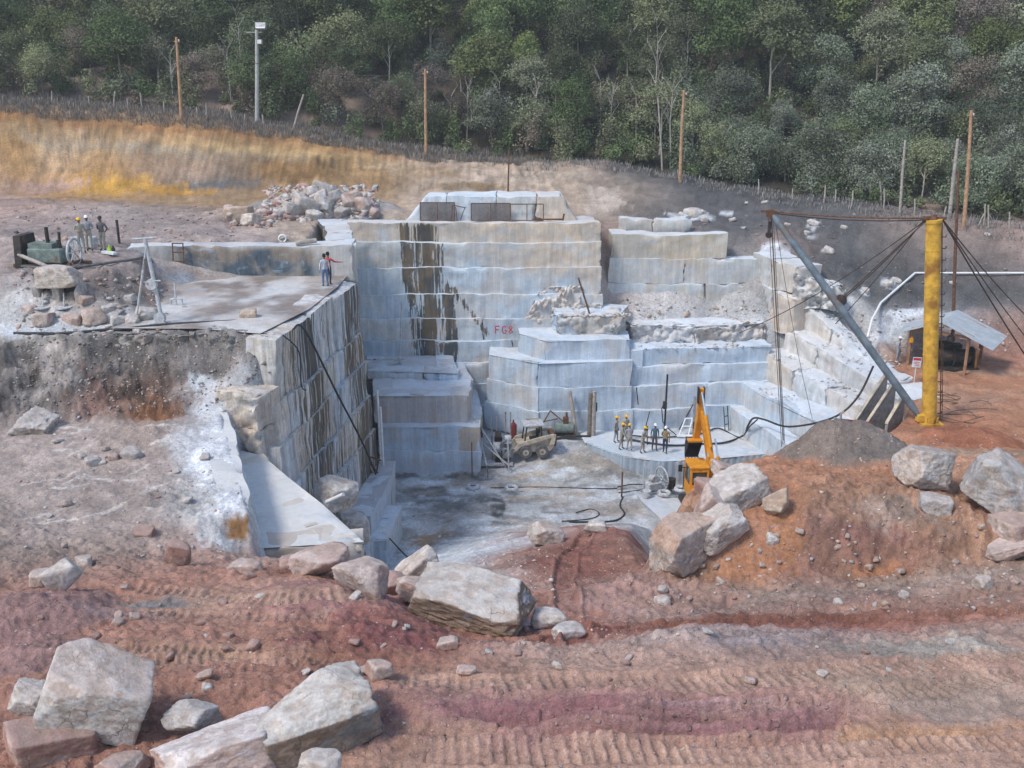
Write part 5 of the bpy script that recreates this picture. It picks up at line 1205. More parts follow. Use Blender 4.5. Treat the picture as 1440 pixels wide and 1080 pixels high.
mb = MB(); mb.torus((.55, -.1, rh-1.0), .18, .07, 'Y'); mb.box((.55, -.1, rh-.68), (.07, .07, .4)); tag(mb.build('hook_block', M['black']), 'black hook block hanging under the shed gable', 'pulley'); o = bpy.context.scene.objects['hook_block']; o.location = S; o.rotation_euler.z = SR
fe = thing('fire_extinguisher', 'red fire extinguisher hung on the right rear shed post', 'extinguisher', sloc(wd/2-.05, dp-.2, 1.15))
mb = MB(); mb.tube([(0, 0, 0), (0, 0, .45), (0, 0, .52)], [.09, .09, .04], 12); mb.build('cylinder', M['redpaint'], fe); mb = MB(); mb.box((0, -.03, .57), (.05, .14, .06)); mb.build('valve', M['black'], fe)
lamp = MB(); lamp.box((0, 0, 0), (.22, .2, .3), None, .03); lamp.box((0, 0, .2), (.08, .08, .12)); o = tag(lamp.build('control_box', M['orange']), 'small orange control box on the left front shed post', 'box'); o.location = sloc(-wd/2+.1, -.2, 1.75)
p = hit(1284, 548); sg = thing('warning_sign', 'white sign board with a red band on a thin post in front of the shed', 'sign', p)
mb = MB(); mb.tube([(0, 0, 0), (0, 0, 2.0)], .035, 8); mb.build('post', M['whitepaint'], sg); mb = MB(); mb.box((0, -.05, 1.75), (.52, .04, .62), Matrix.Rotation(R(4), 3, 'Y')); bd = mb.build('board', M['whitepaint'], sg)
mb = MB(); mb.box((0, -.075, 1.95), (.48, .012, .16), Matrix.Rotation(R(4), 3, 'Y')); mb.build('red_band', M['redmark'], bd)
mb = MB()
for k in range(3): mb.box((-.02+.02*k, -.075, 1.76-.1*k), (.36-.05*k, .012, .035), Matrix.Rotation(R(4), 3, 'Y'))
mb.build('lettering', M['redmark'], bd)
# white pipe on the spoil bank
P = [hit(1440, 389)+Vector((6, 0, .3)), hit(1440, 389)+Vector((0, 0, .25)), hit(1360, 389)+Vector((0, 0, .25)), hit(1286, 389)+Vector((0, 0, .25)), hit(1262, 410)+Vector((0, 0, .25)), hit(1238, 432)+Vector((0, 0, .3)), Vector(at(1226, 450, 61.5)), Vector(at(1220, 474, 60.8))]
mb = MB(); mb.tube(P, .075, 8); tag(mb.build('water_pipe', M['whitepipe']), 'long white pipe running along the grey spoil and bending down to the pit', 'pipe')
# concrete buttresses below the platform edge
for i, (px0, py0, px1, py1, Y, lab) in enumerate([(1203, 592, 1246, 524, 52.6, 'dark concrete fin with a sloping pale edge, nearest the pit'), (1212, 606, 1258, 534, 51.4, 'dark concrete fin with a sloping pale edge, in the middle of three'), (1247, 596, 1271, 553, 50.4, 'brownish concrete fin with a sloping edge, next to the derrick foot')]):
    a, b = Vector(at(px0, py0, Y)), Vector(at(px1, py1, Y+.9))
    d = Vector((b.x-a.x, b.y-a.y, 0)); L = d.length; ang = math.atan2(d.y, d.x)
    th = thing('concrete_buttress', lab, 'buttress', (a.x, a.y, a.z), ang)
    mb = MB(); mb.prism([(0, -3), (L+.1, -3), (L+.1, b.z-a.z), (0, 0)], -.08, .08, 'XZ'); mb.build('web', M['darkconcrete'], th)
    mb = MB(); mb.prism([(-.05, .01), (0, .12), (L+.1, b.z-a.z+.12), (L+.1, b.z-a.z+.01)], -.09, .09, 'XZ'); mb.build('coping', M['cream'], th)
# ------------------------------------------------------------------ excavator
E = Vector(at(1000, 690, 51.0)); E.z = zt(E.x, E.y)
ex = thing('excavator', 'orange crawler excavator with raised boom behind the rocks of the mound', 'excavator', E, R(3))
for x in (-1.1, 1.1):
    mb = MB(); prof = []
    for k in range(20):
        a = 2*math.pi*k/20; prof.append(((1.5 if math.cos(a) > 0 else -1.5)+.42*math.cos(a), .44+.42*math.sin(a)))
    mb.prism(prof, x-.28, x+.28, 'YZ'); mb.build('crawler_track', M['dark'], ex)
mb = MB(); mb.box((0, 0, .75), (1.5, 1.9, .45)); mb.tube([(0, 0, .9), (0, 0, 1.15)], .65, 20); mb.build('undercarriage', M['dark'], ex)
mb = MB(); mb.box((.1, -.75, 1.55), (2.6, 2.6, .8), None, .1); mb.box((.35, -1.0, 2.05), (1.7, 1.6, .35), None, .1); mb.build('body', M['orange'], ex)
mb = MB(); mb.box((.35, -2.1, 1.6), (2.5, .5, .95), None, .14); mb.build('counterweight', M['black'], ex)
mb = MB(); mb.box((.55, -1.0, 2.28), (1.3, 1.1, .14), None, .04); mb.tube([(.9, -.6, 2.2), (.9, -.6, 2.75)], .06, 8); mb.build('engine_hood', M['black'], ex)
# cab frame as posts, sills and roof, with real panes
cx0, cx1, cy0, cy1, z0, z1 = -1.25, -.2, -.15, 1.25, 1.3, 3.1
mb = MB()
for x in (cx0+.06, cx1-.06):
    for y in (cy0+.06, cy1-.06): mb.box((x, y, (z0+z1)/2), (.12, .12, z1-z0))
mb.box(((cx0+cx1)/2, (cy0+cy1)/2, z1+.02), (cx1-cx0+.06, cy1-cy0+.06, .16), None, .06)
mb.box(((cx0+cx1)/2, cy0+.05, 1.7), (cx1-cx0-.24, .1, .8)); mb.box(((cx0+cx1)/2, cy0+.05, 2.95), (cx1-cx0-.24, .1, .14))
for x in (cx0+.05, cx1-.05): mb.box((x, (cy0+cy1)/2, 1.65), (.1, cy1-cy0-.24, .7))
cab = mb.build('cab', M['orange'], ex)
mb = MB(); mb.box(((cx0+cx1)/2, cy0+.06, 2.5), (cx1-cx0-.24, .03, .78)); mb.build('window', M['glass'], cab)
for x in (cx0+.06, cx1-.06):
    mb = MB(); mb.box((x, (cy0+cy1)/2, 2.5), (.03, cy1-cy0-.24, 1.0)); mb.build('window', M['glass'], cab)
mb = MB(); mb.box(((cx0+cx1)/2, cy1-.06, 2.35), (cx1-cx0-.24, .03, 1.3)); mb.build('window', M['glass'], cab)
mb = MB(); mb.tube([(cx0, .9, 2.75), (cx0-.25, .95, 2.75)], .025, 6); mb.box((cx0-.32, .95, 2.7), (.22, .08, .4), None, .03); mb.build('mirror', M['black'], ex)
mb = MB(); mb.tube([(cx0-.05, 1.2, 1.3), (cx0-.05, 1.2, 2.7)], .025, 6); mb.build('handrail', M['black'], ex)
# boom, built as a tapering box swept up and forward
def beam(P, W, Hh, name, mat, par):
    vs, fs = [], []
    for i, p in enumerate(P):
        p = Vector(p); t = (Vector(P[min(i+1, len(P)-1)])-Vector(P[max(i-1, 0)])).normalized(); s = Vector((1, 0, 0)); s = (s-t*s.dot(t)).normalized(); u = s.cross(t)
        for a, b in ((-1, -1), (1, -1), (1, 1), (-1, 1)): vs.append(p+s*a*W[i]/2+u*b*Hh[i]/2)
    for i in range(len(P)-1):
        for k in range(4): fs.append((4*i+k, 4*i+(k+1) % 4, 4*i+4+(k+1) % 4, 4*i+4+k))
    fs += [(3, 2, 1, 0), tuple(range(4*len(P)-4, 4*len(P)))]
    m_ = MB(); m_._add(vs, fs); return m_.build(name, M[mat], par)
knee = (-.16, 2.3, 5.6)
bm_ = beam([(.3, .7, 1.7), (.22, 1.0, 2.6), (.1, 1.5, 3.7), (-.04, 2.0, 4.8), knee], [.36, .36, .35, .32, .3], [.36, .46, .48, .42, .34], 'boom', 'orange', ex)
mb = MB(); mb.tube([(.0, .75, 1.6), (.0, 1.1, 3.3)], .1, 10); mb.tube([(.62, .75, 1.6), (.56, 1.1, 3.3)], .1, 10); mb.build('boom_cylinder', M['orange'], ex)
mb = MB(); mb.tube([(-.0, 1.1, 3.3), (-.02, 1.55, 4.2)], .05, 10); mb.tube([(.56, 1.1, 3.3), (.46, 1.55, 4.2)], .05, 10); mb.build('cylinder_rod', M['chrome'], ex)
mb = MB(); mb.tube([(.1, 1.05, 3.9), (-.12, 1.75, 5.55)], .12, 10); mb.build('stick_cylinder', M['orange'], ex)
mb = MB(); mb.tube([(-.12, 1.75, 5.55), (-.28, 2.25, 6.75)], .07, 10); mb.build('cylinder_rod', M['chrome'], ex)
beam([(-.3, 2.3, 6.95), (-.26, 2.42, 6.2), (-.2, 2.5, 5.5), (-.28, 2.75, 4.2), (-.36, 2.9, 3.5)], [.3, .4, .44, .36, .3], [.2, .42, .5, .36, .28], 'stick', 'orange', ex)
mb = MB()
for x in (-.46, -.14): mb.box((x, 2.3, 6.55), (.05, .35, .95))
mb.build('stick_head', M['black'], ex)
mb = MB(); prof = [(2.35, 3.75), (3.05, 3.8), (3.25, 3.3), (3.2, 2.75), (3.1, 2.5), (3.04, 2.55), (3.1, 2.9), (3.1, 3.25), (2.95, 3.55), (2.4, 3.55)]
mb.prism(prof, -.85, -.05, 'YZ')
for x in (-.85, -.09): mb.prism([(2.4, 3.55), (3.0, 3.6), (3.15, 3.2), (3.08, 2.6)], x, x+.04, 'YZ')
bk = mb.build('bucket', M['black'], ex)
mb = MB(); mb.box((-.45, 2.5, 3.78), (.84, .5, .1)); mb.build('bucket_back', M['orange'], bk)
for i in range(5):
    mb = MB(); mb.prism([(3.02, 2.56), (3.12, 2.56), (3.06, 2.28)], -.83+i*.18, -.76+i*.18, 'YZ'); mb.build('tooth', M['steel'], bk)
# ------------------------------------------------------------------ skid steer loader
K = Vector(atz(748, 641, .45)); K.z = zt(K.x, K.y)+.1; sk = thing('skid_loader', 'dusty cream skid steer loader with a white canopy facing left on the pit floor', 'loader', K, R(8))
for x in (-.52, .52):
    for y in (-.72, .72):
        mb = MB(); mb.tube([(x, y-.15, .38), (x, y+.15, .38)], .38, 20); t_ = mb.build('tyre', M['rubber'], sk)
        mb = MB(); s_ = -1 if y < 0 else 1; mb.tube([(x, y+s_*.14, .38), (x, y+s_*.17, .38)], .2, 14); r_ = mb.build('rim', M['cream'], t_)
        mb = MB(); mb.tube([(x, y+s_*.165, .38), (x, y+s_*.19, .38)], .08, 8); mb.build('hub', M['bluepipe'], t_)
mb = MB(); mb.prism([(-1.0, .3), (1.05, .3), (1.3, .55), (1.3, 1.15), (.75, 1.25), (-.3, .85), (-1.0, .8)], -.55, .55, 'XZ'); mb.build('body', M['cream'], sk)
for y in (-.68, .68):
    mb = MB(); mb.prism([(1.25, 1.45), (1.35, 1.3), (.6, 1.1), (-.8, .72), (-1.25, .35), (-1.35, .42), (-.95, .95), (.4, 1.3)], y-.06, y+.06, 'XZ'); mb.prism([(1.0, .75), (1.3, .8), (1.4, 1.4), (1.15, 1.45)], y-.05, y+.05, 'XZ'); mb.build('lift_arm', M['cream'], sk)
mb = MB(); mb.prism([(1.05, .45), (1.45, .6), (1.5, 1.2), (1.3, 1.45), (1.05, 1.3)], -.5, .5, 'XZ'); mb.build('engine_cover', M['rust'], sk)
mb = MB()
for x, xt in ((-.55, -.4), (.55, .5)):
    for y in (-.48, .48): mb.tube([(x, y, .8), (xt, y, 1.95)], .045, 8)
mb.build('canopy_post', M['dark'], sk); mb = MB(); mb.box((.05, 0, 1.99), (1.3, 1.15, .08), None, .02); mb.build('canopy', M['dustysteel'], sk)
mb = MB(); mb.box((.1, 0, 1.0), (.5, .5, .15)); mb.box((.33, 0, 1.3), (.1, .5, .55)); mb.build('seat', M['black'], sk)
mb = MB(); mb.prism([(-1.3, .1), (-2.1, .03), (-2.1, .07), (-1.5, .2), (-1.4, .65), (-1.3, .7)], -.85, .85, 'XZ')
for y in (-.85, .81): mb.prism([(-1.3, .1), (-2.1, .05), (-1.75, .5), (-1.35, .7)], y, y+.04, 'XZ')
mb.build('bucket', M['steel'], sk)
# ------------------------------------------------------------------ plant about the floor
def frame_thing(name, label, cat, loc, rz, bars, r, mat, pname='frame', group=None):
    t = thing(name, label, cat, loc, rz, group); m_ = MB()
    for a, b in bars: m_.tube([a, b], r, 7)
    m_.build(pname, M[mat], t); return t
c = Vector(atz(694, 655, .2)); dg = thing('drill_rig', 'dusty drilling rig with tall posts and slanting white stays beside the stacked bench', 'drill rig', c)
for x, y in ((-.1, .6), (.2, .4), (.75, .6), (1.05, .3)):
    mb = MB(); mb.tube([(x, y, -.1), (x, y, 3.0+.4*x)], .045, 8); mb.build('upright', M['steel'], dg)
for a, b in (((-1.2, .2, 3.2), (.8, -.6, .1)), ((-.9, .4, 2.0), (-.3, -.9, 0)), ((-.6, .1, 1.4), (1.0, -.8, .3)), ((.9, -.7, 2.0), (.95, -.9, 0))):
    mb = MB(); mb.tube([a, b], .05, 8); mb.build('stay', M['dustysteel'], dg)
for i, (x, y, zz, r) in enumerate(((.3, .3, 1.9, .26), (.2, .2, 1.2, .3), (-.9, .2, 2.2, .25), (.9, .3, 1.7, .2), (.35, .2, .6, .32))):
    mb = MB(); mb.tube([(x-.2, y, zz), (x+.2, y, zz)], r, 12); mb.box((x, y, zz-r), (.5, .3, .2)); mb.build('motor', M['dustysteel'] if i % 2 else M['dark'], dg)
mb = MB(); mb.box((.2, .1, .15), (2.0, .8, .12)); mb.box((.4, .3, 1.0), (1.1, .1, .08)); mb.build('carriage', M['dustysteel'], dg)
gt = thing('gas_cylinder', 'dark red pressure cylinder standing behind the cream loader', 'cylinder', Vector(atz(722, 622, .5))+Vector((0, .3, 0)))
mb = MB(); mb.tube([(0, 0, 0), (0, 0, 1.1), (0, 0, 1.25), (0, 0, 1.3)], [.22, .22, .1, .05], 14); mb.build('tank', M['redpaint'], gt); mb = MB(); mb.box((0, 0, 1.36), (.1, .1, .14)); mb.build('valve', M['dark'], gt)
for i in range(7):
    b = Vector((-1.2+.42*i, 62.55-.1*i+.05*(i % 2), .7)); mb = MB(); mb.tube([b, b+Vector((.06*random.uniform(-1, 1), .35, 2.2+.2*(i % 3)))], .05, 7)
    tag(mb.build('drill_rod', M['dustysteel']), 'whitish drill rod leaning in the corner behind the drilling rig', 'rod', 'drill rods leaning in the corner')
mb = MB(); mb.box((0, 0, .6), (.9, .05, .75), Matrix.Rotation(R(8), 3, 'X')); o = tag(mb.build('board', M['cream']), 'small tan board propped against the wall behind the loader canopy', 'board'); o.location = (1.35, 60.3, 1.3)
fm = frame_thing('rusty_trestle', 'rusty bent triangular frame leaning on the wall right of the loader', 'frame', Vector(atz(778, 612, 1.1)), 0, [((-1.0, 0, .2), (-.2, .2, 1.6)), ((-.2, .2, 1.6), (.9, 0, .7)), ((-.6, .1, .9), (.3, .1, 1.1))], .04, 'rust')
cpz = Vector(atz(793, 613, 1.1)); cm = thing('compressor', 'small green grey pump engine on the dusty floor by the wall', 'engine', cpz)
mb = MB(); mb.tube([(-.6, 0, .55), (.6, 0, .55)], .36, 14); mb.build('tank', M['green'], cm); mb = MB(); mb.box((.1, 0, 1.05), (.35, .3, .5), None, .04); mb.tube([(.15, 0, 1.2), (.15, 0, 1.6)], .07, 8); mb.build('motor', M['rust'], cm); mb = MB(); mb.box((0, 0, .12), (1.5, .6, .1)); mb.box((.9, -.3, .1), (1.6, .12, .1)); mb.build('skid', M['dark'], cm)
a, b = Vector(atz(809, 612, 1.15)), Vector(at(801, 550, 60.6)); mb = MB(); mb.tube([a, a.lerp(b, .5)+Vector((.05, 0, 0)), b], [.16, .14, .1], 8); tag(mb.build('timber_prop', M['greywood']), 'long grey timber leaning against the blue rock face', 'timber')
for px, lab, mt in ((829, 'dark weathered post standing against the rock face', 'black'), (834, 'pale weathered post beside the dark one', 'greywood')):
    a = Vector(atz(px, 612, 1.15)); mb = MB(); mb.tube([a, a+Vector((0, .02, 1.4)), a+Vector((.02, .04, 1.45+(1.4 if mt == 'black' else 1.5)))], [.16, .15, .13], 8); tag(mb.build('wall_post', M['bark' if mt == 'black' else mt]), lab, 'post')
mb = MB(); a = Vector(at(837, 578, 60.55)); mb.tube([a, a+Vector((0, 0, .55))], .13, 12); tag(mb.build('drum', M['black']), 'small black drum on the rock ledge above the posts', 'drum')
# tall drill bar with hose
a = Vector(atz(934, 611, 1.15)); db = thing('drill_bar', 'tall dark drill bar with a black hose standing against the blue face', 'drill')
db.location = a; mb = MB(); mb.tube([(0, 0, 0), (.05, .15, 4.0)], .06, 8); mb.build('bar', M['black'], db); mb = MB(); mb.box((-.05, 0, 2.0), (.25, .25, .5), None, .04); mb.build('hammer', M['dark'], db)
mb = MB(); mb.tube([(-.1, 0, 2.2), (-.25, -.1, 1.8), (-.15, -.1, .9), (.2, -.2, .5), (.7, -.3, .1), (1.3, -.4, .03)], .035, 7); mb.build('hose', M['hose'], db)
a = Vector(atz(975, 612, 1.15)); dp_ = thing('drill_stand', 'slim grey drill column on a footed base right of the drill bar', 'drill'); dp_.location = a
mb = MB(); mb.tube([(0, 0, 0), (-.02, .1, 2.6)], .09, 8); mb.build('column', M['steel'], dp_); mb = MB(); mb.box((.05, -.05, .7), (.25, .25, .5), None, .04); mb.tube([(.05, -.05, .5), (.05, -.1, 0)], .04, 6); mb.build('motor', M['dark'], dp_); mb = MB(); mb.box((0, 0, .04), (.6, .5, .08)); mb.build('foot', M['steel'], dp_)
frame_thing('rail_frame', 'white dusty rail frame lying on the drilled slab by the drill column', 'frame', Vector(atz(966, 613, 1.2)), 0, [((-.5, 0, .08), (.0, .8, .9)), ((.1, 0, .08), (.45, .8, .9)), ((-.7, -.1, .08), (.7, -.1, .08)), ((-.7, -.3, .08), (.7, -.3, .08)), ((-.25, .4, .5), (.3, .4, .5)), ((0, .8, .9), (.45, .8, .9))], .05, 'whitepaint')
for px, py, dx, dz, lab in ((955, 604, .9, 1.6, 'thin rod leaning on the face right of the drill bar'), (906, 608, .35, 1.3, 'thin rod standing behind the crew'), (895, 545, .2, -1.2, 'dark rod hanging on the upper bench')):
    a = Vector(atz(px, py, 1.15 if dz > 0 else 5.5)); mb = MB(); mb.tube([a, a+Vector((dx, .4, dz))], .035, 6); tag(mb.build('drill_rod', M['dark']), lab, 'rod')
frame_thing('short_ladder', 'short dark ladder leaning on the right bench', 'ladder', Vector(atz(1022, 606, 1.2)), R(35), [((-.15, 0, 0), (.1, .5, 1.5)), ((.2, 0, 0), (.45, .5, 1.5)), ((-.08, .14, .4), (.27, .14, .4)), ((.0, .3, .9), (.35, .3, .9))], .03, 'dark')
# tyres
def tyre(loc, lab, tilt=0):
    t = thing('old_tyre', lab, 'tyre', loc); t.rotation_euler = (tilt, 0, random.uniform(0, 3)); m_ = MB(); m_.torus((0, 0, .12), .3, .13, 'Z', 24, 10); m_.build('tread', M['tyredust'], t)
    m_ = MB(); m_.torus((0, 0, .12), .19, .03, 'Z', 20, 6); m_.build('bead', M['rubber'], t)
for px, py, lab, zz in ((665, 687, 'whitened tyre lying on the floor by the hole painted as a dark patch', .0), (719, 687, 'half buried whitened tyre right of the other one on the floor', -.1), (933, 706, 'grey dusty tyre on the rock slab, left of the drum', .0), (957, 703, 'grey dusty tyre on the corner of the rock slab', .05)):
    p = hit(px, py); p.z = max(p.z, .03 if px > 900 else -1)+zz; tyre(p, lab)
for px, py, r, h, mt, lab in ((943, 695, .26, .55, 'dark', 'dark oil drum on the rock slab behind the tyres'), (909, 704, .24, .4, 'dustysteel', 'grey bucket on the rock slab by the flywheel saw')):
    p = hit(px, py); p.z = max(p.z, .03); t = thing('drum' if mt == 'dark' else 'bucket', lab, 'drum' if mt == 'dark' else 'bucket', p); mb = MB(); mb.tube([(0, 0, 0), (0, 0, h)], r, 16); mb.torus((0, 0, h), r, .02); mb.torus((0, 0, h*.5), r, .015); mb.build('shell', M[mt], t)
p = hit(925, 690); ws = thing('wire_saw', 'dusty wire saw with a spoked flywheel on the pit floor', 'saw', p)
mb = MB(); mb.torus((.25, 0, .75), .68, .05, 'X', 28); mb.torus((.25, 0, .75), .12, .06, 'X', 12)
for k in range(8): a = k*math.pi/4; mb.tube([(.25, .1*math.cos(a), .75+.1*math.sin(a)), (.25, .66*math.cos(a), .75+.66*math.sin(a))], .02, 5)
mb.build('flywheel', M['dustysteel'], ws); ws.rotation_euler.z = R(25)
mb = MB(); mb.box((-.35, 0, .4), (.9, .6, .5), None, .05); mb.tube([(-.35, -.2, .85), (-.35, .3, .85)], .22, 12); mb.build('motor', M['dustysteel'], ws); mb = MB(); mb.box((-.2, 0, .08), (1.8, .9, .1)); mb.build('rail_base', M['steel'], ws)
for x in (-.9, -.55): mb = MB(); mb.tube([(x, .2, .1), (x+.05, .25, 1.7)], .035, 6); mb.build('guide_post', M['dustysteel'], ws)
p = hit(874, 700); dt = thing('drill_tripod', 'thin upright drill pole with a short cross piece on the open floor', 'drill', p); mb = MB(); mb.tube([(0, 0, 0), (0, 0, 1.6)], .05, 7); mb.build('pole', M['rust'], dt); mb = MB(); mb.tube([(-.3, 0, .5), (.35, .1, .55)], .04, 6); mb.build('cross_piece', M['steel'], dt)
for px, h, lab in ((664, 2.3, 'thin steel pole standing in front of the stacked bench corner'), (686, .8, 'short steel pin in the floor right of the thin pole')):
    p = hit(px, 672); mb = MB(); mb.tube([p, p+Vector((0, 0, h))], .035, 6); tag(mb.build('marker_pole', M['rust']), lab, 'pole')
# hoses
def hose(P, r, lab, mat='hose', lift=.05):
    pts_ = [Vector(q) if len(q) == 3 and not isinstance(q[0], int) else hit(*q[:2])+Vector((0, 0, lift)) for q in P]
    sm = []
    for i in range(len(pts_)-1):
        p0, p1, p2, p3 = pts_[max(i-1, 0)], pts_[i], pts_[i+1], pts_[min(i+2, len(pts_)-1)]
        for k in range(6):
            t = k/6; sm.append(.5*((2*p1)+(p2-p0)*t+(2*p0-5*p1+4*p2-p3)*t*t+(3*p1-p0-3*p2+p3)*t**3))
    sm.append(pts_[-1]); m_ = MB(); m_.tube(sm, r, 7); return tag(m_.build('hose', M[mat]), lab, 'hose')
hose([(800, 735), (840, 735), (865, 733), (878, 724), (872, 712), (876, 700)], .05, 'black hose curving across the pit floor to the drill pole')
hose([(690, 687), (760, 686), (830, 688), (868, 688)], .03, 'long straight hose along the pit floor')
hose([(810, 722), (830, 717), (842, 722), (838, 728), (820, 732), (790, 734)], .03, 'thin looped hose on the white floor')
hose([(868, 686), (890, 682), (915, 684), (900, 690), (870, 694)], .03, 'hose loop between drill pole and flywheel saw')
Z = lambda px, py, z=1.24: atz(px, py, z)
hose([Z(885, 618), Z(940, 626), Z(990, 624), Z(1020, 622), Z(1045, 612), at(1052, 598, 58.5), at(1060, 588, 57.5), at(1075, 590, 57.0), at(1110, 600, 55.2), at(1170, 588, 52.6), at(1205, 560, 52.6), at(1228, 515, 53.8)], .06, 'thick black hose rising from the drilled slab over the right benches')
hose([Z(885, 612), Z(930, 615), Z(985, 610), Z(1010, 602), Z(1040, 615), at(1054, 600, 58.3), at(1065, 590, 57.3)], .045, 'black hose looped on the back of the drilled slab')
hose([at(1150, 625, 46.5), at(1165, 608, 47.5), at(1180, 600, 48.2), at(1195, 606, 48.6)], .07, 'red hose at the pump beside the grey heap', 'redhose')
pm = thing('water_pump', 'blue water pump with red hoses beside the grey heap', 'pump', at(1196, 606, 48.8)); mb = MB(); mb.tube([(-.35, 0, .25), (.35, 0, .25)], .24, 14); mb.build('housing', M['bluepipe'], pm); mb = MB(); mb.tube([(-.5, 0, .2), (-.6, 0, .9), (-.45, 0, 1.1)], .06, 7); mb.tube([(-.5, 0, .6), (-.9, .1, .7)], .05, 7); mb.build('pipe', M['steel'], pm); mb = MB(); mb.box((0, 0, -.3), (1.0, .6, .7)); mb.build('plinth', M['concrete'], pm)
hose([at(1183, 590, 49.2), at(1200, 592, 49.6), at(1225, 595, 50.0)], .06, 'red hose running to the concrete fins', 'redhose')
# cable down the streaked wall
P = [(-9.35, 41.3, 12.98), (-9.05, 42.2, 12.7), (-8.2, 44.5, 9.0), (-7.6, 47.5, 5.4), (-7.35, 49.8, 2.75)]
hose(P, .05, 'black hose hanging down the streaked left wall')
hose([(-9.6, 40.4, 12.95), (-9.15, 41.2, 12.0), (-9.1, 41.0, 10.6), (-9.0, 41.4, 10.2)], .03, 'short thin cable hanging over the near end of the streaked wall')
hose([(160, 466), (230, 458), (340, 452), (400, 445), (430, 430)], .06, 'hose lying across the wet ledge')
hose([(20, 470), (90, 470), (160, 464)], .06, 'hose along the near edge of the wet ledge')
hose([(-6.0, 44.2, 1.7), (-4.6, 43.8, .5), (-2.6, 43.6, .35)], .035, 'thin cable across the brown puddle below the ledge')
hose([(25, 377), (60, 380), (110, 379), (160, 372), (190, 368), (208, 364), (214, 372)], .07, 'grey hose along the terrace edge by the machine', 'rubber', .12)
for i, (x, y) in enumerate(((-7.35, 51.9), (-7.15, 51.4))):
    mb = MB(); mb.tube([(x, y, 2.6), (x-.05, y+.1, 6.8-.8*i)], .07, 8); tag(mb.build('drain_pipe', M['whitepipe']), ('white pipe standing at the far corner of the streaked wall', 'second white pipe in front of the corner pipe')[i], 'pipe')
frame_thing('bent_bars', 'bundle of bent rusty bars stuck in the ledge below the streaked wall', 'steel bars', (-7.7, 50.3, 2.6), 0, [((0, 0, 0), (-.3, .2, 1.6)), ((.1, 0, 0), (-.6, .1, 1.1)), ((.3, .1, 0), (.5, .2, 1.0)), ((.0, .1, .9), (.6, .1, .7)), ((.4, 0, 0), (-.2, .1, .8))], .045, 'rust')
mb = MB(); mb.tube([(-7.9, 38.9, 6.0), (-7.1, 38.6, 6.5)], .09, 8); tag(mb.build('pipe_stub', M['whitepipe']), 'short white pipe stub lying by the white slab edge', 'pipe')
# stand on the stack in front of the wall
c = Vector(at(560, 520, 62.6)); c.z = 5.22; st = thing('drill_stand', 'tall thin drill stand on the stacked bench below the dark stain', 'drill', c)
mb = MB(); mb.tube([(.1, 0, 0), (.35, .4, 4.2)], .05, 7); mb.build('column', M['dustysteel'], st); mb = MB(); mb.box((0, 0, .25), (.5, .4, .08)); mb.tube([(-.5, -.5, -.35), (.1, 0, .5)], .04, 6); mb.tube([(.35, -.6, -.35), (.1, 0, .5)], .04, 6); mb.tube([(-2.6, .1, .25), (.4, 0, .3)], .05, 6); mb.build('foot', M['dustysteel'], st)
a = Vector(at(829, 438, 63.4)); a.z = 8.4; mb = MB(); mb.tube([a, a+Vector((-.75, .4, 2.3))], .06, 7); tag(mb.build('leaning_bar', M['rust']), 'rusty bar leaning against the rubbly end of the back wall', 'bar')
# mesh panels on the upper tier
for px, wid, h, lab, fill in ((615, 2.3, 1.15, 'dark mesh panel leaning at the left of the upper tier', 9), (690, 2.6, 1.1, 'greyish mesh panel in the middle of the upper tier', 9), (741, 2.2, 1.05, 'open steel frame right of the mesh panels on the upper tier', 1)):
    c = Vector(at(px, 306, 66.6)); c.z = 14.0; t = thing('mesh_panel', lab, 'panel', c); mb = MB()
    for a, b in (((-wid/2, 0, 0), (wid/2, 0, 0)), ((-wid/2, .25, h), (wid/2, .25, h)), ((-wid/2, 0, 0), (-wid/2, .25, h)), ((wid/2, 0, 0), (wid/2, .25, h)), ((0, 0, 0), (0, .25, h))): mb.tube([a, b], .035, 6)
    mb.build('frame', M['rust'], t)
    if fill > 1:
        mb = MB()
        for i in range(44): x = -wid/2+wid*i/43; mb.bar((x, 0, 0), (x, .25, h), .03)
        for i in range(18): k = i/17; mb.bar((-wid/2, .25*k, h*k), (wid/2, .25*k, h*k), .022)
        mb.build('mesh', M['meshgrey'], t)
frame_thing('bed_frame', 'bent light steel frame between the two mesh panels', 'frame', Vector((*at(645, 306, 66.6)[:2], 14.0)), 0, [((-.5, 0, 0), (-.4, .2, 1.0)), ((-.4, .2, 1.0), (.5, .2, .8)), ((.1, 0, 0), (.4, .1, .8)), ((-.1, 0, 0), (-.2, .1, .9))], .03, 'rust')
frame_thing('jack', 'small rusty jack bar lying on the upper tier edge', 'tool', Vector((*at(772, 306, 66.4)[:2], 14.02)), 0, [((-1.1, 0, .08), (1.0, 0, .08)), ((.9, 0, 0), (1.0, 0, .45)), ((-1.0, 0, .0), (-.9, 0, .3)), ((-.9, 0, .2), (-.5, 0, .1))], .06, 'rust')
# FG8 sprayed on the face
def stroke(P, lab_mb, o, s): lab_mb.tube([(o[0]+x*s, o[1], o[2]+z_*s) for x, z_ in P], .042, 6)
fc = Vector(at(697, 469, 64.28)); fg = MB(); s = .5
for k, L in enumerate(([[(0, 0), (0, 1)], [(0, 1), (.5, 1.02)], [(0, .55), (.4, .55)]], [[(.55, .85), (.3, 1.02), (.05, .85), (0, .4), (.15, .05), (.45, .05), (.55, .4), (.3, .42)]], [[(.25, .52), (.02, .75), (.2, 1.02), (.45, .85), (.25, .52), (0, .25), (.2, 0), (.5, .2), (.25, .52)]])):
    for P in L: stroke(P, fg, (fc.x+k*.44, fc.y, fc.z), s)
tag(fg.build('painted_mark', M['redmark']), 'red letters FG8 sprayed on the blue white rock face', 'marking')
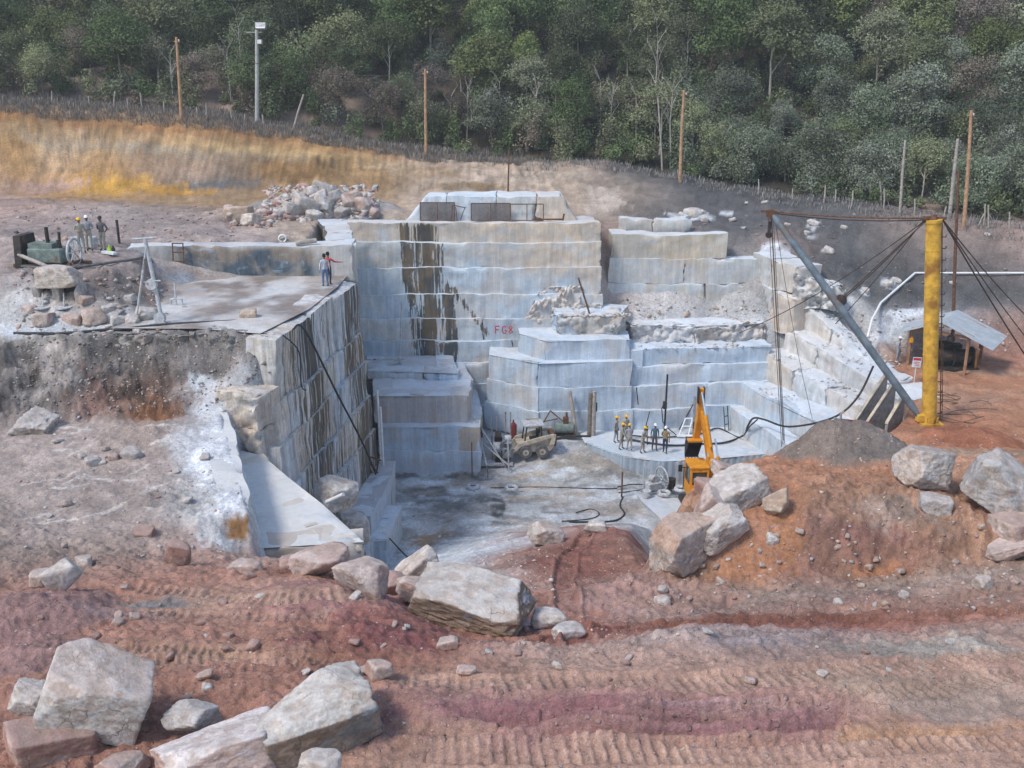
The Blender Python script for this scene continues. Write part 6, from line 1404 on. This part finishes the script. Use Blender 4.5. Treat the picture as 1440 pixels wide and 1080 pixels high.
# ------------------------------------------------------------------ left terrace
c = Vector(atz(72, 374, zt(*atz(72, 374, 14.7)[:2]))); mc = thing('quarry_machine', 'old greenish wire saw machine with a spoked wheel on the left terrace', 'machine', c, R(-6))
mb = MB(); mb.box((0, 0, .55), (1.7, 1.0, .7), None, .06); mb.box((-.2, 0, 1.0), (1.2, .8, .25)); mb.build('engine', M['green'], mc)
mb = MB(); mb.prism([(-.75, 0), (.75, 0), (.6, 1.5), (-.6, 1.5)], -1.35, -1.0, 'YZ'); mb.build('guard', M['dark'], mc)
mb = MB(); mb.torus((1.25, 0, .7), .62, .06, 'X', 26)
for k in range(8): a = k*math.pi/4; mb.tube([(1.25, 0, .7), (1.25, .6*math.cos(a), .7+.6*math.sin(a))], .025, 5)
mb.build('wheel', M['dustysteel'], mc)
mb = MB(); mb.tube([(.0, 0, 1.1), (.0, 0, 1.85)], .09, 8); mb.build('exhaust', M['dark'], mc); mb = MB(); mb.tube([(.45, .2, .9), (.5, .2, 1.6)], .07, 8); mb.tube([(.7, -.2, .9), (.65, -.2, 1.3)], .1, 8); mb.build('filter', M['dark'], mc)
mb = MB(); mb.box((.1, -.6, .1), (3.2, .12, .15)); mb.box((.1, .6, .1), (3.2, .12, .15)); mb.box((1.25, 0, .2), (.1, 1.2, .15)); mb.build('skid', M['rust'], mc)
for P, r, lab in ((((36, 338), (62, 366)), .09, 'pale plank leaning beyond the greenish machine'), (((26, 358), (92, 388)), .09, 'long pale timber slanting down the terrace bank'), (((46, 330), (64, 345)), .06, 'grey timber behind the greenish machine')):
    a, b = hit(*P[1]), Vector(at(*P[0], hit(*P[1]).y+1.0)); a.z += .1; mb = MB(); mb.tube([a, b], r, 6); tag(mb.build('timber', M['greywood']), lab, 'timber')
c = hit(77, 428); c.y += .6; pb = thing('stone_culvert', 'pale squared stone block bridging two dark drain openings on the rubble bank', 'block', (c.x, c.y, c.z+.12))
o = link('lintel', rock_mesh('lintel', (2.0, 1.1, .95), 700, 'white', 5, 3, .98, .02), M['boulder'], pb); o.location = (0, 0, 1.05)
for x in (-.95, .0, .95):
    o = link('support', rock_mesh('support', (.36, 1.0, .95), 701+int(x*2), 'grey', 4, 4, .9, .03), M['boulder'], pb); o.location = (x, .1, .25)
mb = MB(); mb.box((0, .2, .25), (1.9, .1, .9)); mb.build('opening_shade', M['black'], pb)  # flat black panel standing in for the shade inside the openings
for x in (-.5, .45):
    mb = MB(); mb.tube([(x, -.75, -.25), (x, -.75, -.2)], .35, 16); mb.tube([(x, -.7, -.2), (x, -.55, .4)], .03, 6); mb.build('drain_disc', M['dustysteel'], pb)
p = Vector(atz(229, 455, 12.95)); sp_ = thing('survey_post', 'pale leaning steel post with wheels and a T top on the wet ledge', 'post', p)
mb = MB(); mb.tube([(0, 0, 0), (-.45, .2, 3.7)], .09, 8); mb.tube([(-.95, .1, 3.68), (.05, .25, 3.74)], .05, 6); mb.build('column', M['dustysteel'], sp_)
for dx, zz in ((-.1, .25), (-.3, 1.75)): mb = MB(); mb.tube([(dx-.0, -.12, zz), (dx, .12, zz)], .24, 14); mb.build('wheel', M['dustysteel'], sp_)
mb = MB(); mb.tube([(-.5, -.2, .02), (.4, .2, .02)], .05, 6); mb.tube([(.3, -.3, .02), (-.4, .4, .06)], .05, 6); mb.tube([(-.4, .1, 3.3), (-1.3, .4, .1)], .05, 6); mb.tube([(-.25, .0, 1.9), (.1, 0, 1.9)], .04, 6); mb.build('foot', M['dustysteel'], sp_)
frame_thing('small_stand', 'small dusty stand on the rubble edge right of the leaning post', 'stand', Vector(atz(248, 428, 13.0)), 0, [((0, 0, 0), (0, .05, 1.0)), ((-.25, 0, .25), (.3, 0, .25)), ((-.25, 0, 0), (-.25, 0, .25)), ((.28, 0, 0), (.28, 0, .25))], .045, 'dustysteel')
frame_thing('wall_ladder', 'rusty ladder leaning on the grey wall beside the dark wet stain', 'ladder', (-17.75, 52.35, 12.9), 0, [((-.28, 0, 0), (-.28, .3, 1.9)), ((.28, 0, 0), (.28, .3, 1.9))]+[((-.28, .16*k*.47, .47*k), (.28, .16*k*.47, .47*k)) for k in range(1, 5)], .035, 'rust')
for px, py, lab, mt in ((155, 357, 'lime green bottle on the terrace floor', 'lime'), (160, 358, 'dark jug beside the lime green bottle', 'dark')):
    p = hit(px, py); mb = MB(); mb.tube([p, p+Vector((0, 0, .3)), p+Vector((0, 0, .38)), p+Vector((0, 0, .46))], [.1, .1, .04, .04], 10); tag(mb.build('bottle', M[mt]), lab, 'bottle')
a, b = hit(150, 356), hit(158, 363); mb = MB(); mb.box(((a+b)/2+Vector((0, 0, .15))), (.9, .25, .12), Matrix.Rotation(R(-30), 3, 'Z')); tag(mb.build('plank', M['whitepaint']), 'short white plank lying on the terrace by the workers', 'plank')
p = hit(104, 352); mb = MB(); mb.box(p+Vector((.2, .8, .3)), (1.3, .6, .55), None, .05); tag(mb.build('stone_bench', M['dustysteel']), 'grey block behind the worker with the yellow helmet', 'block')
p = hit(89, 389); mb = MB(); mb.box(p+Vector((0, 0, .1)), (.7, .4, .25), None, .06); tag(mb.build('slab_offcut', M['concrete']), 'small grey slab offcut on the bank above the culvert stone', 'slab')
p = hit(168, 343); mb = MB(); mb.tube([p, p+Vector((0, 0, 1.3))], .07, 7); tag(mb.build('stake', M['dark']), 'dark stake standing right of the worker in the dark jacket', 'stake')
mb = MB(); p = hit(390, 338); mb.torus(p+Vector((.3, 0, .1)), .2, .06, 'Y', 16, 6); tag(mb.build('pipe_ring', M['whitepipe']), 'white pipe bend on the bench above the dark wet wall', 'pipe')
a = Vector((-11.6, 53.2, 14.7)); mb = MB(); mb.tube([a, a+Vector((1.1, .15, .12))], .13, 10); tag(mb.build('log', M['greywood']), 'short pale log lying on the edge of the dark wet wall', 'log')
# ------------------------------------------------------------------ the wood on the hill
GREENS = {'bright': [(.165, .204, .068), (.193, .231, .083), (.138, .174, .055)], 'deep': [(.099, .141, .057), (.127, .177, .070), (.085, .120, .051)],
          'dusty': [(.152, .185, .117), (.125, .156, .095), (.185, .211, .152)], 'brown': [(.184, .154, .106), (.211, .169, .120), (.154, .141, .092)], 'olive': [(.169, .197, .099), (.211, .226, .120), (.141, .169, .078)]}
def crown_mesh(name, h, w, pal, seed, n=2600, leaf=.34, lobes=9, base=.35, twig=.0):
    """leaves in clumps about a set of lobes, with gaps between the clumps"""
    r = np.random.default_rng(seed)
    L = []
    for i in range(lobes):
        a = r.uniform(0, 6.28); t = r.uniform(0, 1); rr = w*.5*(.25+.5*math.sin(math.pi*(.15+.75*t)))*r.uniform(.5, 1)
        L.append((math.cos(a)*rr, math.sin(a)*rr, h*(base+(1-base)*(.1+.78*t)), w*r.uniform(.17, .30)))
    L.append((0, 0, h*.88, w*.24))
    sub = []
    for x, y, z, s in L:           # each lobe carries small clumps on its shell
        for k in range(20):
            d = r.normal(size=3); d /= np.linalg.norm(d); d[2] = abs(d[2])*.9-.15
            sub.append((x+d[0]*s*r.uniform(.7, 1.25), y+d[1]*s*r.uniform(.7, 1.25), z+d[2]*s*r.uniform(.7, 1.3), s*r.uniform(.22, .5), d))
    V, Q, C = [], [], []
    pal = np.array(pal)
    per = max(3, n//len(sub))
    for x, y, z, s, d in sub:
        cc = pal[r.integers(0, len(pal))]*r.uniform(.8, 1.25)
        m = per
        g = r.normal(size=(m, 3))*s*.75; c = np.array([x, y, z])+g
        nrm = r.normal(size=(m, 3))*.7+d+np.array([0, 0, .5]); nrm /= np.linalg.norm(nrm, axis=1)[:, None]
        t = np.cross(nrm, r.normal(size=(m, 3))); t /= np.linalg.norm(t, axis=1)[:, None]+1e-9; b = np.cross(nrm, t)
        l = leaf*r.uniform(.6, 1.3, (m, 1))
        k = len(V)*0
        quad = np.stack([c-t*l*.9, c-b*l*.38, c+t*l*.9, c+b*l*.38], 1)
        V.append(quad.reshape(-1, 3)); C.append(np.repeat(cc[None]*r.uniform(.8, 1.2, (m, 1)), 4, 0))
    V = np.concatenate(V); C = np.concatenate(C); Q = np.arange(len(V)).reshape(-1, 4)
    return array_mesh(name, V, Q, np.c_[C, np.ones(len(C))])
def trunk_mesh(name, h, r0, seed, limbs=5, top=.72, mat='bark'):
    r = random.Random(seed); mb = MB()
    x = y = 0; P = []
    for i in range(6):
        P.append((x, y, h*top*i/5-.4*(i == 0))); x += r.uniform(-.09, .09); y += r.uniform(-.09, .09)
    mb.tube(P, [r0*(1-.13*i) for i in range(6)], 6)
    for k in range(limbs):
        q = Vector(P[r.randint(2, 5)]); a = r.uniform(0, 6.28); l = h*r.uniform(.16, .3)
        e = q+Vector((math.cos(a)*l*.6, math.sin(a)*l*.6, l*.8)); m_ = q.lerp(e, .5)+Vector((0, 0, l*.08))
        mb.tube([q, m_, e], [r0*.4, r0*.28, r0*.12], 5, False)
        if mat == 'barkpale':
            for j in range(3):
                b = r.uniform(0, 6.28); l2 = l*.5; s_ = m_.lerp(e, r.random()); mb.tube([s_, s_+Vector((math.cos(b)*l2*.5, math.sin(b)*l2*.5, l2*.8))], [r0*.18, r0*.06], 4, False)
    o = mb.build(name, M[mat]); me = o.data; bpy.data.objects.remove(o); return me
KINDS = []
for i, (pal, h, w, n, leaf) in enumerate([('bright', 8.5, 6.0, 3000, .36), ('bright', 7.5, 6.6, 3200, .34), ('deep', 8.5, 6.4, 3000, .34), ('deep', 7.0, 6.0, 2800, .32), ('olive', 8.0, 6.0, 2600, .32), ('brown', 6.5, 5.6, 2000, .28),
                                            ('dusty', 6.0, 5.4, 2800, .28), ('dusty', 5.0, 5.6, 2800, .26), ('dusty', 7.0, 5.0, 2600, .28), ('olive', 6.5, 5.0, 1500, .28)]):
    KINDS.append((pal, crown_mesh('crown', h, w, GREENS[pal], 40+i, int(n*3.2), leaf*.5, 11+i % 4, .22 if pal == 'dusty' else .34), trunk_mesh('trunk', h, .13+.01*(i % 4), i, 5, .72, 'barkpale' if i in (0, 4, 9) else 'bark'), h))
LAB = {'bright': 'leafy bright green tree', 'deep': 'dark green dense tree', 'olive': 'olive green loose crowned tree', 'brown': 'brownish dry crowned tree', 'dusty': 'dust greyed bushy tree'}
def clear(x, y, w=.012): return not any(abs(x/y-a) < w and y < b+.6 for a, b in POLES)
def tree(x, y, k, s, where):
    pal, cm, tm, h = KINDS[k]
    z = zt(x, y)
    r = thing('forest_tree', '%s %s' % (LAB[pal], where), 'tree', (x, y, z-.15), random.uniform(0, 6.28), '%s trees %s' % (pal, where))
    r.scale = (s*random.uniform(.9, 1.15), s*random.uniform(.9, 1.15), s)
    link('crown', cm, M['leaf'], r); link('trunk', tm, None, r)
def ridge_y(x):
    return float(np.interp(x, [-60, -20, 0, 12, 16, 22, 28, 34, 44], [92, 93, 93, 91, 87, 82, 79, 76, 73]))
placed = []
def try_place(n, ylo, yhi, spacing, chooser, smin, smax):
    c = 0; tries = 0
    while c < n and tries < n*60:
        tries += 1
        t = random.random(); off = ylo+(yhi-ylo)*t
        u = random.uniform(-.57, .57)
        y = 92+off if u < .1 else ridge_y(u*86)+off
        x = u*y
        if y < ridge_y(x)+2.0 or not clear(x, y, .03): continue
        sp_ = spacing*(.8+.5*t)
        if any((x-a)**2+(y-b)**2 < sp_*sp_ for a, b in placed): continue
        placed.append((x, y)); c += 1
        k = chooser(x, y, off); s = random.uniform(smin, smax)
        right = x > .17*y
        low = off < 16
        where = ('at the foot of the wood ' if low else 'high in the wood ' if off > 45 else 'midway up the wooded slope ')+('behind the grey spoil bank' if right else 'above the ochre soil cut' if x < -.12*y else 'behind the quarry')
        tree(x, y, k, s, where)
    return c
def ch_low(x, y, off):
    if x > .16*y: return random.choice([6, 7, 8, 6, 7, 8, 9, 4])
    if x > -.1*y: return random.choice([9, 4, 2, 3, 9, 8, 5, 0])
    return random.choice([3, 2, 4, 9, 5, 1, 2])
def ch_mid(x, y, off):
    if x > .15*y and off < 26: return random.choice([6, 8, 4, 5, 2, 6])
    return random.choice([0, 1, 2, 3, 4, 0, 2, 1, 5, 0, 1])
def ch_top(x, y, off): return random.choice([0, 1, 2, 3, 1, 3, 4, 0, 5, 0])
n1 = try_place(70, 3, 15, 3.3, ch_low, .55, .85)
n2 = try_place(110, 14, 44, 4.4, ch_mid, .75, 1.1)
n3 = try_place(105, 40, 92, 5.2, ch_top, .85, 1.2)
# slim bare trees along the edge of the wood
bare = [trunk_mesh('trunk', h, .085, 70+i, 9, .95, 'barkpale') for i, h in enumerate((8.5, 7, 6))]
for px, py, dy, s, lab in [(848, 222, 4, .9, 'bare pale tree with spreading twigs behind the middle of the soil cut'), (862, 225, 3, .75, 'slim bare tree just right of the spreading bare one'), (900, 236, 4, .9, 'tall bare pale tree left of the leaning pole pair'), (930, 240, 5, 1.1, 'tallest bare pale trunk left of the brown power pole'), (950, 242, 3, 1.0, 'thin pale trunk close to the brown power pole'), (632, 214, 3, .7, 'bare crooked tree right of the second brown pole'), (655, 218, 3, .7, 'bare twisted tree on the wood edge over the upper tier'), (705, 222, 3, .7, 'thin bare tree behind the steel mast'), (755, 224, 3, .7, 'thin bare tree right of the steel mast'), (783, 225, 3, .8, 'pale bare tree near the end of the soil cut'), (330, 165, 4, .8, 'slim bare tree left of the floodlight post'), (225, 158, 4, .8, 'slim bare tree left of the first brown pole'), (310, 165, 4, .7, 'thin bare tree midway from the first pole to the floodlight post')]:
    p = hit(px, py); x, y = p.x, p.y+dy
    r = thing('bare_tree', lab, 'tree', (x, y, zt(x, y)-.1), random.uniform(0, 6), 'bare trees along the wood edge')
    r.scale = (s, s, s); link('trunk', random.choice(bare), None, r)
# undergrowth: nobody could count it
def tufts(name, n, where, col, h, w, mat, quadw=.05):
    V, C = [], []
    for k in range(n):
        x, y = where(); z = zt(x, y)
        for j in range(7):
            a = random.uniform(0, 6.28); l = h*random.uniform(.4, 1.2); d = Vector((math.cos(a), math.sin(a), 0)); o = Vector((x, y, z-.05))+d*random.uniform(0, w)
            t = Vector((-d.y, d.x, 0))*quadw; e = o+d*l*random.uniform(.1, .6)+Vector((0, 0, l)); m_ = o.lerp(e, .55)+Vector((0, 0, l*.12))
            V += [o-t, o+t, m_+t*.8, m_-t*.8, m_-t*.8, m_+t*.8, e+t*.2, e-t*.2]
            c = np.array(random.choice(col))*random.uniform(.75, 1.25); C += [c]*8
    V = np.array([tuple(v) for v in V]); C = np.array(C)
    tag(link(name, array_mesh(name, V, np.arange(len(V)).reshape(-1, 4), np.c_[C, np.ones(len(C))]), M[mat]), kind='stuff')
def edge_spot():
    x = random.uniform(-50, 1); return x, random.uniform(88.5, 95) if x < -6 else random.uniform(90, 96)
def edge_spot2():
    x = random.uniform(1, 44); return x, ridge_y(x)-random.uniform(0, 6)
tufts('dry_grass', 3600, edge_spot, [(.30, .26, .19), (.34, .29, .22), (.24, .21, .16), (.26, .24, .21)], .5, .5, 'leaf', .025)
tufts('dry_grass', 700, edge_spot2, [(.26, .24, .21), (.22, .21, .18), (.25, .24, .22)], .35, .5, 'leaf', .03)
def under_spot():
    while True:
        u = random.uniform(-.57, .57); y = 72+random.random()**1.2*112; x = u*y
        if y > ridge_y(x)+.3 and clear(x, y): return x, y
def bushes(name, n, spot, pals, size, leaves, leaf):
    """low bushes and saplings grown into one another"""
    r = np.random.default_rng(5); V, C = [], []
    for k in range(n):
        x, y = spot(); z = zt(x, y); w = random.uniform(*size); h = w*random.uniform(.7, 1.5); m = int(leaves*w)
        pal = GREENS[random.choice(pals(x, y))]; base = np.array(random.choice(pal))
        d = r.normal(size=(m, 3)); d /= np.linalg.norm(d, axis=1)[:, None]; d[:, 2] = np.abs(d[:, 2])
        kn = r.normal(size=(6, 3)); kn /= np.linalg.norm(kn, axis=1)[:, None]; kn[:, 2] = np.abs(kn[:, 2])
        own = kn[r.integers(0, 6, m)]; d = d*.45+own*.75
        c = np.array([x, y, z])+d*np.array([w*.5, w*.5, h])*r.uniform(.55, 1, (m, 1))
        nr = d+r.normal(size=(m, 3))*.7; nr /= np.linalg.norm(nr, axis=1)[:, None]
        t = np.cross(nr, r.normal(size=(m, 3))); t /= np.linalg.norm(t, axis=1)[:, None]+1e-9; b = np.cross(nr, t); l = leaf*r.uniform(.6, 1.3, (m, 1))
        V.append(np.stack([c-t*l, c-b*l*.42, c+t*l, c+b*l*.42], 1).reshape(-1, 3)); C.append(np.repeat(base*r.uniform(.7, 1.35, (m, 1)), 4, 0))
    V = np.concatenate(V); C = np.concatenate(C)
    tag(link(name, array_mesh(name, V, np.arange(len(V)).reshape(-1, 4), np.c_[C, np.ones(len(C))]), M['leaf']), kind='stuff')
def ug_pal(x, y):
    return ['dusty', 'dusty', 'dusty', 'olive', 'deep'] if x > .14*y and y < ridge_y(x)+22 else ['deep', 'olive', 'deep', 'brown', 'olive', 'dusty'] if y < 125 else ['deep', 'bright', 'deep', 'olive', 'bright']
bushes('undergrowth', 2900, under_spot, ug_pal, (1.0, 3.4), 280, .125)
# ------------------------------------------------------------------ people
def person(px, py, label, shirt, pants, hat=None, face=0., pose=('hang', 'hang'), lean=0., z=None, hgt=1.72, stride=.08, boots='boot', group=None, head=0., loc=None, vest=None):
    p = Vector(loc) if loc is not None else (hit(px, py) if z is None else Vector(atz(px, py, z)))
    s = hgt/1.75
    V, E, Rr = [], [], []
    def add(co, r, par=None):
        V.append(Vector(co)); Rr.append(r if isinstance(r, tuple) else (r, r))
        if par is not None: E.append((par, len(V)-1))
        return len(V)-1
    ly = -lean
    pel = add((0, 0, .95), (.15, .115))
    sp1 = add((0, ly*.25, 1.1), (.14, .105), pel); ch = add((0, ly*.65, 1.3), (.165, .115), sp1); nb = add((0, ly*.9, 1.46), (.075, .065), ch)
    nk = add((0, ly*.95-.01, 1.52), (.052, .055), nb)
    hx, hy = math.sin(head)*.03, ly-.02
    h1 = add((hx*.3, hy, 1.58), (.062, .075), nk); h2 = add((hx, hy-.005, 1.655), (.076, .096), h1); h3 = add((hx, hy+.005, 1.725), (.062, .078), h2)
    add((hx*2, hy-.118, 1.64), .014, h2)
    for e in (-1, 1): add((hx+e*.088, hy+.01, 1.65), .016, h2)
    hands = []
    for sd, ps in ((-1, pose[0]), (1, pose[1])):
        hip = add((sd*.095, 0, .86), .098, pel); dy = stride*sd
        kn = add((sd*.105, -.02-dy*.4, .49), .064, hip); an = add((sd*.115, .02-dy, .11), .045, kn); to = add((sd*.13, -.13-dy, .045), (.045, .035), an)
        sh = add((sd*.185, ly*.75, 1.405), .066, ch)
        el, wr = {'hang': ((.235, .03, 1.13), (.245, -.03, .88)), 'hold': ((.25, .03, 1.14), (.10, -.26, 1.12)), 'cross': ((.25, -.02, 1.16), (-.02, -.2, 1.2)), 'hip': ((.37, .08, 1.15), (.19, -.04, 1.0)),
                  'point': ((.33, -.15, 1.25), (.5, -.38, 1.22)), 'down': ((.22, -.12, 1.12), (.17, -.3, .92)), 'back': ((.28, .1, 1.14), (.1, .2, .98))}[ps]
        L = lambda c: (sd*c[0], c[1]+ly*(.75 if c[2] > 1 else .6), c[2])
        e_ = add(L(el), .047, sh); w_ = add(L(wr), .032, e_)
        d = (V[w_]-V[e_]).normalized(); q = V[w_]+d*.075; pm = add(q, (.036, .026), w_)
        side = Vector((0, 1, 0)) if abs(d.y) < .7 else Vector((1, 0, 0)); side = (side-d*side.dot(d)).normalized(); inn = d.cross(side)*(-sd)
        for k, l in enumerate((.06, .07, .066, .05)):
            f1 = add(q+side*(k-1.5)*.019+d*.05, .0095, pm); add(q+side*(k-1.5)*.021+d*(.05+l*.6)+inn*.02, .008, f1)
        t1 = add(V[w_]+d*.04+side*-.04, .011, w_); add(V[w_]+d*.075+side*-.055+inn*.012, .009, t1)
        hands.append((V[w_].copy(), q.copy()))
    me = bpy.data.meshes.new('tmp'); me.from_pydata([v*s for v in V], E, [])
    o = bpy.data.objects.new('tmp', me); COL.objects.link(o)
    m = o.modifiers.new('Skin', 'SKIN'); m.use_smooth_shade = True
    for i, sv in enumerate(me.skin_vertices[0].data): sv.radius = (Rr[i][0]*s, Rr[i][1]*s); sv.use_root = i == 0
    m2 = o.modifiers.new('sub', 'SUBSURF'); m2.levels = 1; m2.render_levels = 1
    dg_ = bpy.context.evaluated_depsgraph_get(); bm_me = bpy.data.meshes.new_from_object(o.evaluated_get(dg_)); bpy.data.objects.remove(o)
    bm_me.name = 'person'; bm_me.materials.clear()
    for k in (shirt, pants, 'skin', boots, 'eye', vest or shirt): bm_me.materials.append(M[k])
    for f in bm_me.polygons:
        c = f.center/s; arm = any((c-q).length < .135 or (c-w).length < .05 for w, q in hands)
        if arm and any((c-q).dot(q-w) > -.0046 or (c-w).length < .06 for w, q in hands if (c-q).length < .14): k = 2
        elif c.z > 1.5: k = 2
        elif c.z < .13: k = 3
        elif c.z < .98 and abs(c.x) < .21: k = 1
        else: k = 0
        if c.z > 1.645 and c.z < 1.68 and c.y < hy-.06 and .02 < abs(c.x-hx) < .055: k = 4
        f.material_index = k; f.use_smooth = True
    for m_i, mm in enumerate(bm_me.materials): pass
    b = bpy.data.objects.new('person', bm_me); COL.objects.link(b); b.location = p; b.rotation_euler = (0, 0, face)
    tag(b, label, 'person', group)
    if hat:
        mb = MB(); rings = []
        for zz, rx in ((1.685, .118), (1.72, .116), (1.76, .098), (1.795, .06), (1.81, .015)):
            rings.append([(hx+rx*.86*math.cos(2*math.pi*k/16), hy+.005+rx*1.1*math.sin(2*math.pi*k/16), zz) for k in range(16)])
        vs = [tuple(Vector(v)*s) for r_ in rings for v in r_]; fs = [(i*16+k, i*16+(k+1) % 16, i*16+16+(k+1) % 16, i*16+16+k) for i in range(4) for k in range(16)]
        mb._add(vs, fs+[tuple(range(64, 80))], True)
        mb.prism([((hx+.085)*s, (hy-.1)*s), ((hx+.05)*s, (hy-.19)*s), ((hx-.05)*s, (hy-.19)*s), ((hx-.085)*s, (hy-.1)*s)], 1.685*s, 1.7*s, 'XY')
        mb.build('helmet' if hat != 'hdark' else 'cap', M[hat], b)
    else:
        mb = MB(); vs = []
        for zz, rx in ((1.60, .085), (1.66, .108), (1.72, .105), (1.765, .075), (1.785, .02)):
            vs += [tuple(Vector((hx+rx*.84*math.cos(2*math.pi*k/16), hy+.022+rx*max(-.75, math.sin(2*math.pi*k/16)) if zz < 1.74 else hy+.01+rx*math.sin(2*math.pi*k/16), zz))*s) for k in range(16)]
        mb._add(vs, [(i*16+k, i*16+(k+1) % 16, i*16+16+(k+1) % 16, i*16+16+k) for i in range(4) for k in range(16) if not (i < 2 and 9 <= k <= 14)]+[tuple(range(64, 80))], True)
        mb.build('hair', M['hair'], b)
    return b
zs = 1.17
person(866, 622, 'worker in khaki with yellow helmet, furthest left of the crew on the slab', 'khaki', 'greycloth', 'hyellow', R(60), ('hang', 'hang'), z=zs)
person(873, 632, 'worker in khaki with yellow helmet bending forward in front of the leftmost one', 'khaki', 'khaki', 'hyellow', R(70), ('down', 'hang'), .08, zs)
person(879, 620, 'worker in khaki with yellow helmet at the back of the left group', 'khaki', 'khaki', 'hyellow', R(30), ('hold', 'hang'), .05, zs)
person(885, 634, 'worker in a pale shirt with yellow helmet seen from behind', 'greycloth', 'khaki', 'hyellow', R(190), ('down', 'down'), .08, zs)
person(903, 637, 'worker in dusty khaki with yellow helmet holding a drill, alone between the groups', 'khaki', 'khaki', 'hyellow', R(60), ('hold', 'hold'), .12, zs)
person(920, 633, 'man in a teal jacket with a white helmet facing the camera', 'teal', 'jacket', 'hwhite', R(5), ('hang', 'hang'), 0, zs)
person(935, 637, 'man in a tan shirt and navy trousers with a white helmet', 'mustard', 'darkblue', 'hwhite', R(-25), ('back', 'hang'), 0, zs)
person(116, 356, 'worker in khaki with a yellow helmet on the left terrace', 'khaki', 'khaki', 'hyellow', R(35), ('hold', 'hold'), 0, hgt=1.74)
person(127, 353, 'worker in a light jacket with a white helmet on the left terrace', 'greycloth', 'khaki', 'hwhite', R(15), ('hold', 'hold'), 0, hgt=1.76)
person(146, 353, 'worker in a dark jacket and dark cap on the left terrace', 'jacket', 'khaki', 'hdark', R(-10), ('back', 'back'), 0, hgt=1.74, stride=.02)
person(458, 404, 'man in a striped shirt and jeans at the edge of the wet ledge', 'striped', 'denim', None, R(200), ('hang', 'hang'), 0, 12.9, stride=.02)
person(463, 401, 'man in a red shirt half hidden behind the striped shirt man', 'redcloth', 'darkblue', None, R(150), ('point', 'hang'), 0, 12.9, stride=.02)
person(1261, 511, 'worker in grey overalls with a pale cap standing at the winch shed', 'greycloth', 'greycloth', 'hwhite', R(60), ('hold', 'hang'), .03, 5.95)
a = Vector(atz(908, 625, 1.17)); mb = MB(); mb.tube([a+Vector((.1, 0, 0)), a+Vector((.02, -.1, 1.25))], .035, 7); mb.box(a+Vector((.03, -.09, 1.1)), (.14, .14, .3), None, .03); tag(mb.build('hand_drill', M['dark']), 'hand drill held upright by the lone khaki worker', 'drill')
# ------------------------------------------------------------------ daylight
EL, AZ = R(52), R(-125)          # soft sun high behind the camera's left shoulder
world = bpy.data.worlds.new('World'); scene.world = world; world.use_nodes = True
nt = world.node_tree; nt.nodes.clear()
out = nt.nodes.new('ShaderNodeOutputWorld'); bg = nt.nodes.new('ShaderNodeBackground'); sky = nt.nodes.new('ShaderNodeTexSky')
sky.sky_type = 'NISHITA'; sky.sun_disc = False; sky.sun_elevation = EL; sky.sun_rotation = AZ; sky.air_density = 1.0; sky.dust_density = 1.0; sky.ozone_density = 1.0
bg.inputs[1].default_value = .135
nt.links.new(sky.outputs[0], bg.inputs[0]); nt.links.new(bg.outputs[0], out.inputs[0])
sun = bpy.data.lights.new('sun', 'SUN'); sun.energy = 1.5; sun.angle = R(12); sun.color = (1, .95, .88)
so = bpy.data.objects.new('sun', sun); COL.objects.link(so)
d = Vector((math.sin(AZ)*math.cos(EL), math.cos(AZ)*math.cos(EL), math.sin(EL)))
so.rotation_euler = d.to_track_quat('Z', 'Y').to_euler()
vs_ = scene.view_settings
vs_.view_transform = 'Standard'; vs_.look = 'None'; vs_.exposure = .9; vs_.gamma = 1
scene.cycles.max_bounces = 5; scene.cycles.diffuse_bounces = 3; scene.cycles.glossy_bounces = 2
scene.cycles.use_denoising = True
# thin dusty air over the whole valley
mb = MB(); mb.box((0, 150, 75), (900, 420, 156)); hz = mb.build('haze', None)
m = bpy.data.materials.new('haze'); m.use_nodes = True; nt = m.node_tree; nt.nodes.clear()
out = nt.nodes.new('ShaderNodeOutputMaterial'); pv = nt.nodes.new('ShaderNodeVolumePrincipled')
pv.inputs['Color'].default_value = (.90, .91, .90, 1); pv.inputs['Density'].default_value = .0007; pv.inputs['Anisotropy'].default_value = .2
nt.links.new(pv.outputs[0], out.inputs['Volume']); hz.data.materials.append(m); tag(hz, kind='stuff')
